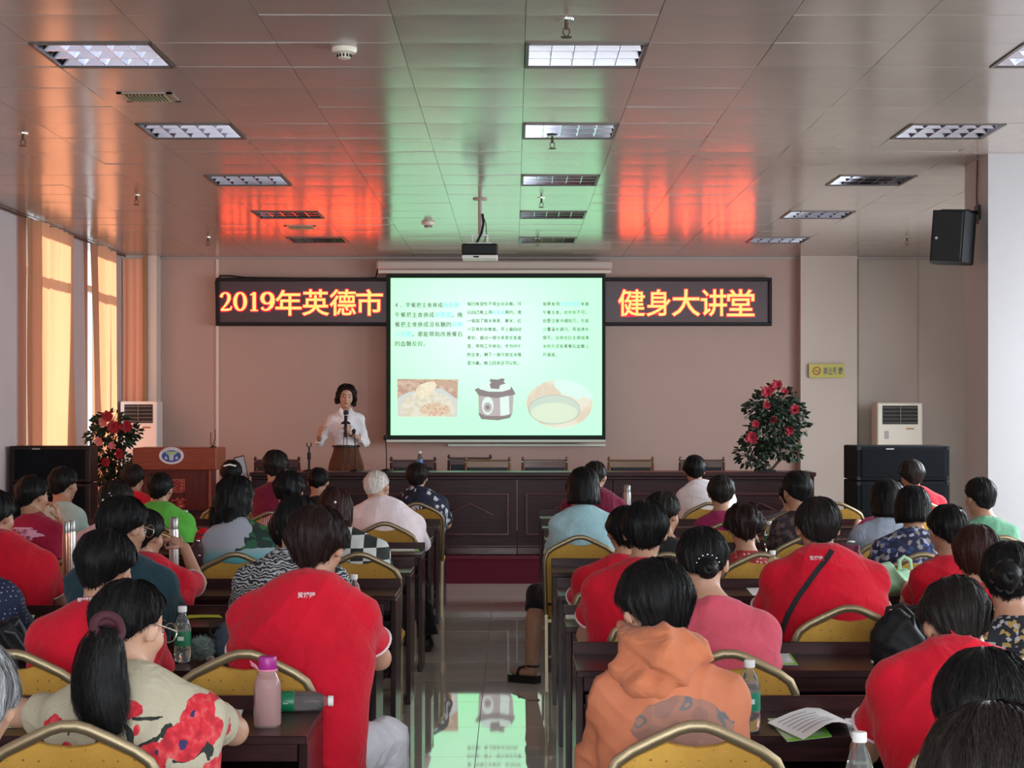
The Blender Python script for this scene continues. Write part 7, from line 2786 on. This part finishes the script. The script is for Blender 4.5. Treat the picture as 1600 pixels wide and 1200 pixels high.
sheet([(1166, 920), (1190, 919), (1194, 930), (1176, 931)], 'white sheet beside the strap-wearing man', seed=8, text=False)
sheet([(322, 1112), (380, 1110), (370, 1140), (325, 1138)], 'glossy white sheet with a brown picture near the poppy sleeve', curl=0.004, seed=9)
sheet([(0, 1113), (52, 1111), (30, 1138), (-8, 1139)], 'pale green leaflet with lime border at the desk by the poppy woman', M_LPALE, 'leaflet', 'leaflet', trim=M_LGRN, seed=10)
sheet([(296, 959), (338, 958), (348, 966), (292, 967)], 'yellow paper on the desk behind the upright bottle', mat('paper_yellow', (0.62, 0.62, 0.05), 0.6), curl=0.003, text=False)
sheet([(32, 960), (56, 959), (52, 968), (31, 972)], 'small pale green leaflet beside the black backpack', M_LPALE, 'leaflet', 'leaflet', text=False)
sheet([(612, 856), (652, 856), (655, 862), (610, 862)], 'pale leaflet near the aisle in front of the white-haired man', M_PAPER, 'leaflet', 'leaflet', trim=M_LGRN, text=False)
sheet([(272, 918), (297, 919), (292, 927), (270, 926)], 'crumpled clear wrapper under the raised elbow', mat('wrapper', (0.45, 0.48, 0.45), 0.2), 'wrapper', 'wrapper', curl=0.012, text=False)

# fluffy pompon
p = on_desk(316, 1033)
t = thing('pompon', 'fluffy grey-green pompon lying beside the upright bottle', 'pompon', p)
mb = MB().ball((0, 0, 0.045), 0.034, 16)
rr = random.Random(2)
for a in range(1500):
    d = Vector((rr.gauss(0, 1), rr.gauss(0, 1), rr.gauss(0, 1))).normalized()
    l = rr.uniform(0.042, 0.056)
    s = d.orthogonal().normalized() * 0.0016
    b_ = Vector((0, 0, 0.045)) + d * 0.03
    e_ = Vector((0, 0, 0.045)) + d * l + Vector((rr.uniform(-.006, .006), 0, rr.uniform(-.006, .006)))
    if e_.z < 0.001: continue
    mb.add([b_ - s, b_ + s, e_], [(0, 1, 2)])
mb.build('fluff', mat('fluff_grey', (0.20, 0.25, 0.23), 0.9), t)
MB().box((0.035, -0.03, 0.012), (0.03, 0.02, 0.024), bev=0.005).build('clasp', M_CHROME, t)


# bags
def bag_mesh(t, c, r, m, seed, amp=0.012, name='bag_body', h=0.010, flat=None):
    f = Field(h)
    f.ell(c, r, k=0.02)
    f.ell((c[0] + r[0] * 0.3, c[1], c[2] - r[2] * 0.3), (r[0] * 0.85, r[1] * 0.9, r[2] * 0.75), k=0.03)
    f.ell((c[0] - r[0] * 0.3, c[1], c[2] - r[2] * 0.25), (r[0] * 0.8, r[1] * 0.9, r[2] * 0.8), k=0.03)
    if flat is not None: f.keep((0, 0, flat), (0, 0, 1))
    v, q = f.mesh()
    me = np_mesh(name, v, q, m)
    displace(me, cloth_folds(seed, amp, 3.0))
    co = np.array([tuple(x.co) for x in me.vertices])
    if flat is not None:
        co[:, 2] = np.maximum(co[:, 2], flat)
        me.vertices.foreach_set('co', co.astype(np.float32).ravel())
        me.update()
    return link(name, me, t)


M_BAG = mat('bag_black', (0.007, 0.007, 0.008), 0.55, spec=0.3, bump=(180, 0.3))
p = on_desk(1400, 1048)
t = thing('black_bag', 'black leather handbag standing on the desk beside the bent red polo', 'bag', p)
t.name = 'handbag'
bag_mesh(t, (0, 0, 0.10), (0.085, 0.05, 0.115), M_BAG, 4, 0.006, flat=0.001)
MB().tube([(-0.045, -0.02, 0.17), (-0.04, -0.045, 0.225), (0.01, -0.05, 0.24), (0.05, -0.04, 0.20), (0.055, -0.02, 0.10)], 0.007, 8).build('strap', M_BAG, t, 60)
MB().box((-0.088, -0.02, 0.035), (0.012, 0.02, 0.012), bev=0.003).build('buckle', M_CHROME, t)
p = on_desk(1440, 1025)
t = thing('handbag', 'soft black shoulder bag behind the black leather handbag', 'bag', p)
bag_mesh(t, (0, 0.03, 0.085), (0.11, 0.06, 0.10), M_BAG, 9, 0.010, flat=0.001)
MB().tube([(-0.10, 0.0, 0.15), (-0.03, -0.02, 0.185), (0.05, -0.02, 0.18), (0.11, 0.0, 0.15)], 0.010, 8).tube([(-0.11, -0.02, 0.13), (0, -0.04, 0.150), (0.1, -0.03, 0.12)], 0.008, 8).build('strap', M_BAG, t, 60)
p = Vector((PX(20, 6.35), 6.35, DZ))
t = thing('backpack', 'black backpack on the desk below the dotted navy blouse', 'bag', Vector((PX(18, 6.45), 6.45, DZ)))
bag_mesh(t, (0, 0, 0.07), (0.075, 0.06, 0.085), M_BAG, 14, 0.008, flat=0.001)
MB().tube([(0.02, -0.03, 0.13), (0.04, -0.04, 0.155), (0.055, -0.03, 0.12), (0.075, -0.03, 0.05)], 0.007, 8).tube([(-0.03, -0.05, 0.12), (0.03, -0.06, 0.11), (0.06, -0.05, 0.06)], 0.005, 6).build('strap', mat('strap_grey', (0.05, 0.055, 0.07), 0.6), t, 60)
t = thing('handbag', 'blue-grey denim bag against the back of the aisle man in red', 'bag', Vector((PX(357, 6.5), 6.5, DZ)))
bag_mesh(t, (0, 0, 0.065), (0.055, 0.05, 0.085), mat('denim', (0.045, 0.065, 0.095), 0.8, noise=(40, 0.4)), 17, 0.009, flat=0.001)
MB().tube([(-0.03, -0.02, 0.12), (-0.06, -0.03, 0.135), (-0.065, -0.03, 0.10), (-0.04, -0.03, 0.08)], 0.005, 8).build('strap', M_BAG, t, 60)
t = thing('handbag', 'plum leather handbag with silver fittings behind the turquoise blouse', 'bag', Vector((PX(317, 10.25), 10.25, DZ)))
bag_mesh(t, (0, 0, 0.08), (0.065, 0.04, 0.10), mat('plum_leather', (0.065, 0.018, 0.030), 0.4), 19, 0.008, flat=0.001)
MB().tube([(-0.045, -0.02, 0.14), (-0.03, -0.03, 0.20), (0.03, -0.03, 0.19), (0.05, -0.02, 0.13)], 0.007, 8).build('strap', mat('plum_leather', (0.065, 0.018, 0.030), 0.4), t, 60)
MB().ball((-0.02, -0.045, 0.16), 0.011, 10).ball((0.03, -0.045, 0.085), 0.011, 10).ball((-0.01, -0.05, 0.075), 0.009, 10).build('fitting', M_CHROME, t, 60)
t = thing('cloth_bundle', 'bright red cloth bundle behind the plum handbag', 'cloth', Vector((PX(316, 11.5), 11.5, DZ)))
bag_mesh(t, (0, 0, 0.07), (0.05, 0.04, 0.085), S_RED, 21, 0.008, 'cloth', flat=0.001)
t = thing('handbag', 'dark maroon bag beside the grey-blue T-shirt', 'bag', Vector((PX(1325, 9.0 + 1.2), 10.2, DZ)))
bag_mesh(t, (0, 0, 0.07), (0.075, 0.05, 0.08), mat('maroon_bag', (0.10, 0.006, 0.03), 0.5), 23, 0.012, flat=0.001)
MB().lathe([(0.022, 0.155), (0.023, 0.160), (0.010, 0.164)], c=(0.015, -0.02, 0), n=16).build('lid', M_WHITE, t)
t['label'] = 'dark maroon bag with a white round lid beside the grey-blue T-shirt'

# plastic carrier bag
t = thing('carrier_bag', 'thin pale green plastic carrier bag with a loop handle', 'bag', Vector((PX(1394, 8.85), 8.85, DZ)))
M_PLB = mat('plastic_film_green', (0.50, 0.78, 0.55), 0.3, trans=0.25, ior=1.1)
f = Field(0.008)
f.ell((0, 0, 0.05), (0.10, 0.06, 0.055), k=0.03).ell((-0.05, 0, 0.095), (0.055, 0.04, 0.045), k=0.03).ell((0.06, 0, 0.085), (0.05, 0.04, 0.05), k=0.03).keep((0, 0, 0.001), (0, 0, 1))
v, q = f.mesh()
me = np_mesh('bag_film', v, q, M_PLB)
displace(me, cloth_folds(31, 0.016, 3.0))
co = np.array([tuple(x.co) for x in me.vertices])
co[:, 2] = np.maximum(co[:, 2], 0.001)
me.vertices.foreach_set('co', co.astype(np.float32).ravel())
me.update()
link('bag_film', me, t)
MB().tube([(0.035, -0.02, 0.12), (0.03, -0.025, 0.165), (0.055, -0.025, 0.185), (0.085, -0.025, 0.165), (0.09, -0.02, 0.12)], 0.010, 8, squash=0.6).build('loop_handle', M_PLB, t, 60)
# small things near the head table
t = thing('paper_box', 'small white box on the desk by the red polo sleeve at the frame edge', 'box', Vector((PX(60, 8.9), 8.9, DZ)))
MB().box((0, 0, 0.05), (0.035, 0.03, 0.10), bev=0.002).build('box', M_WHITE, t)
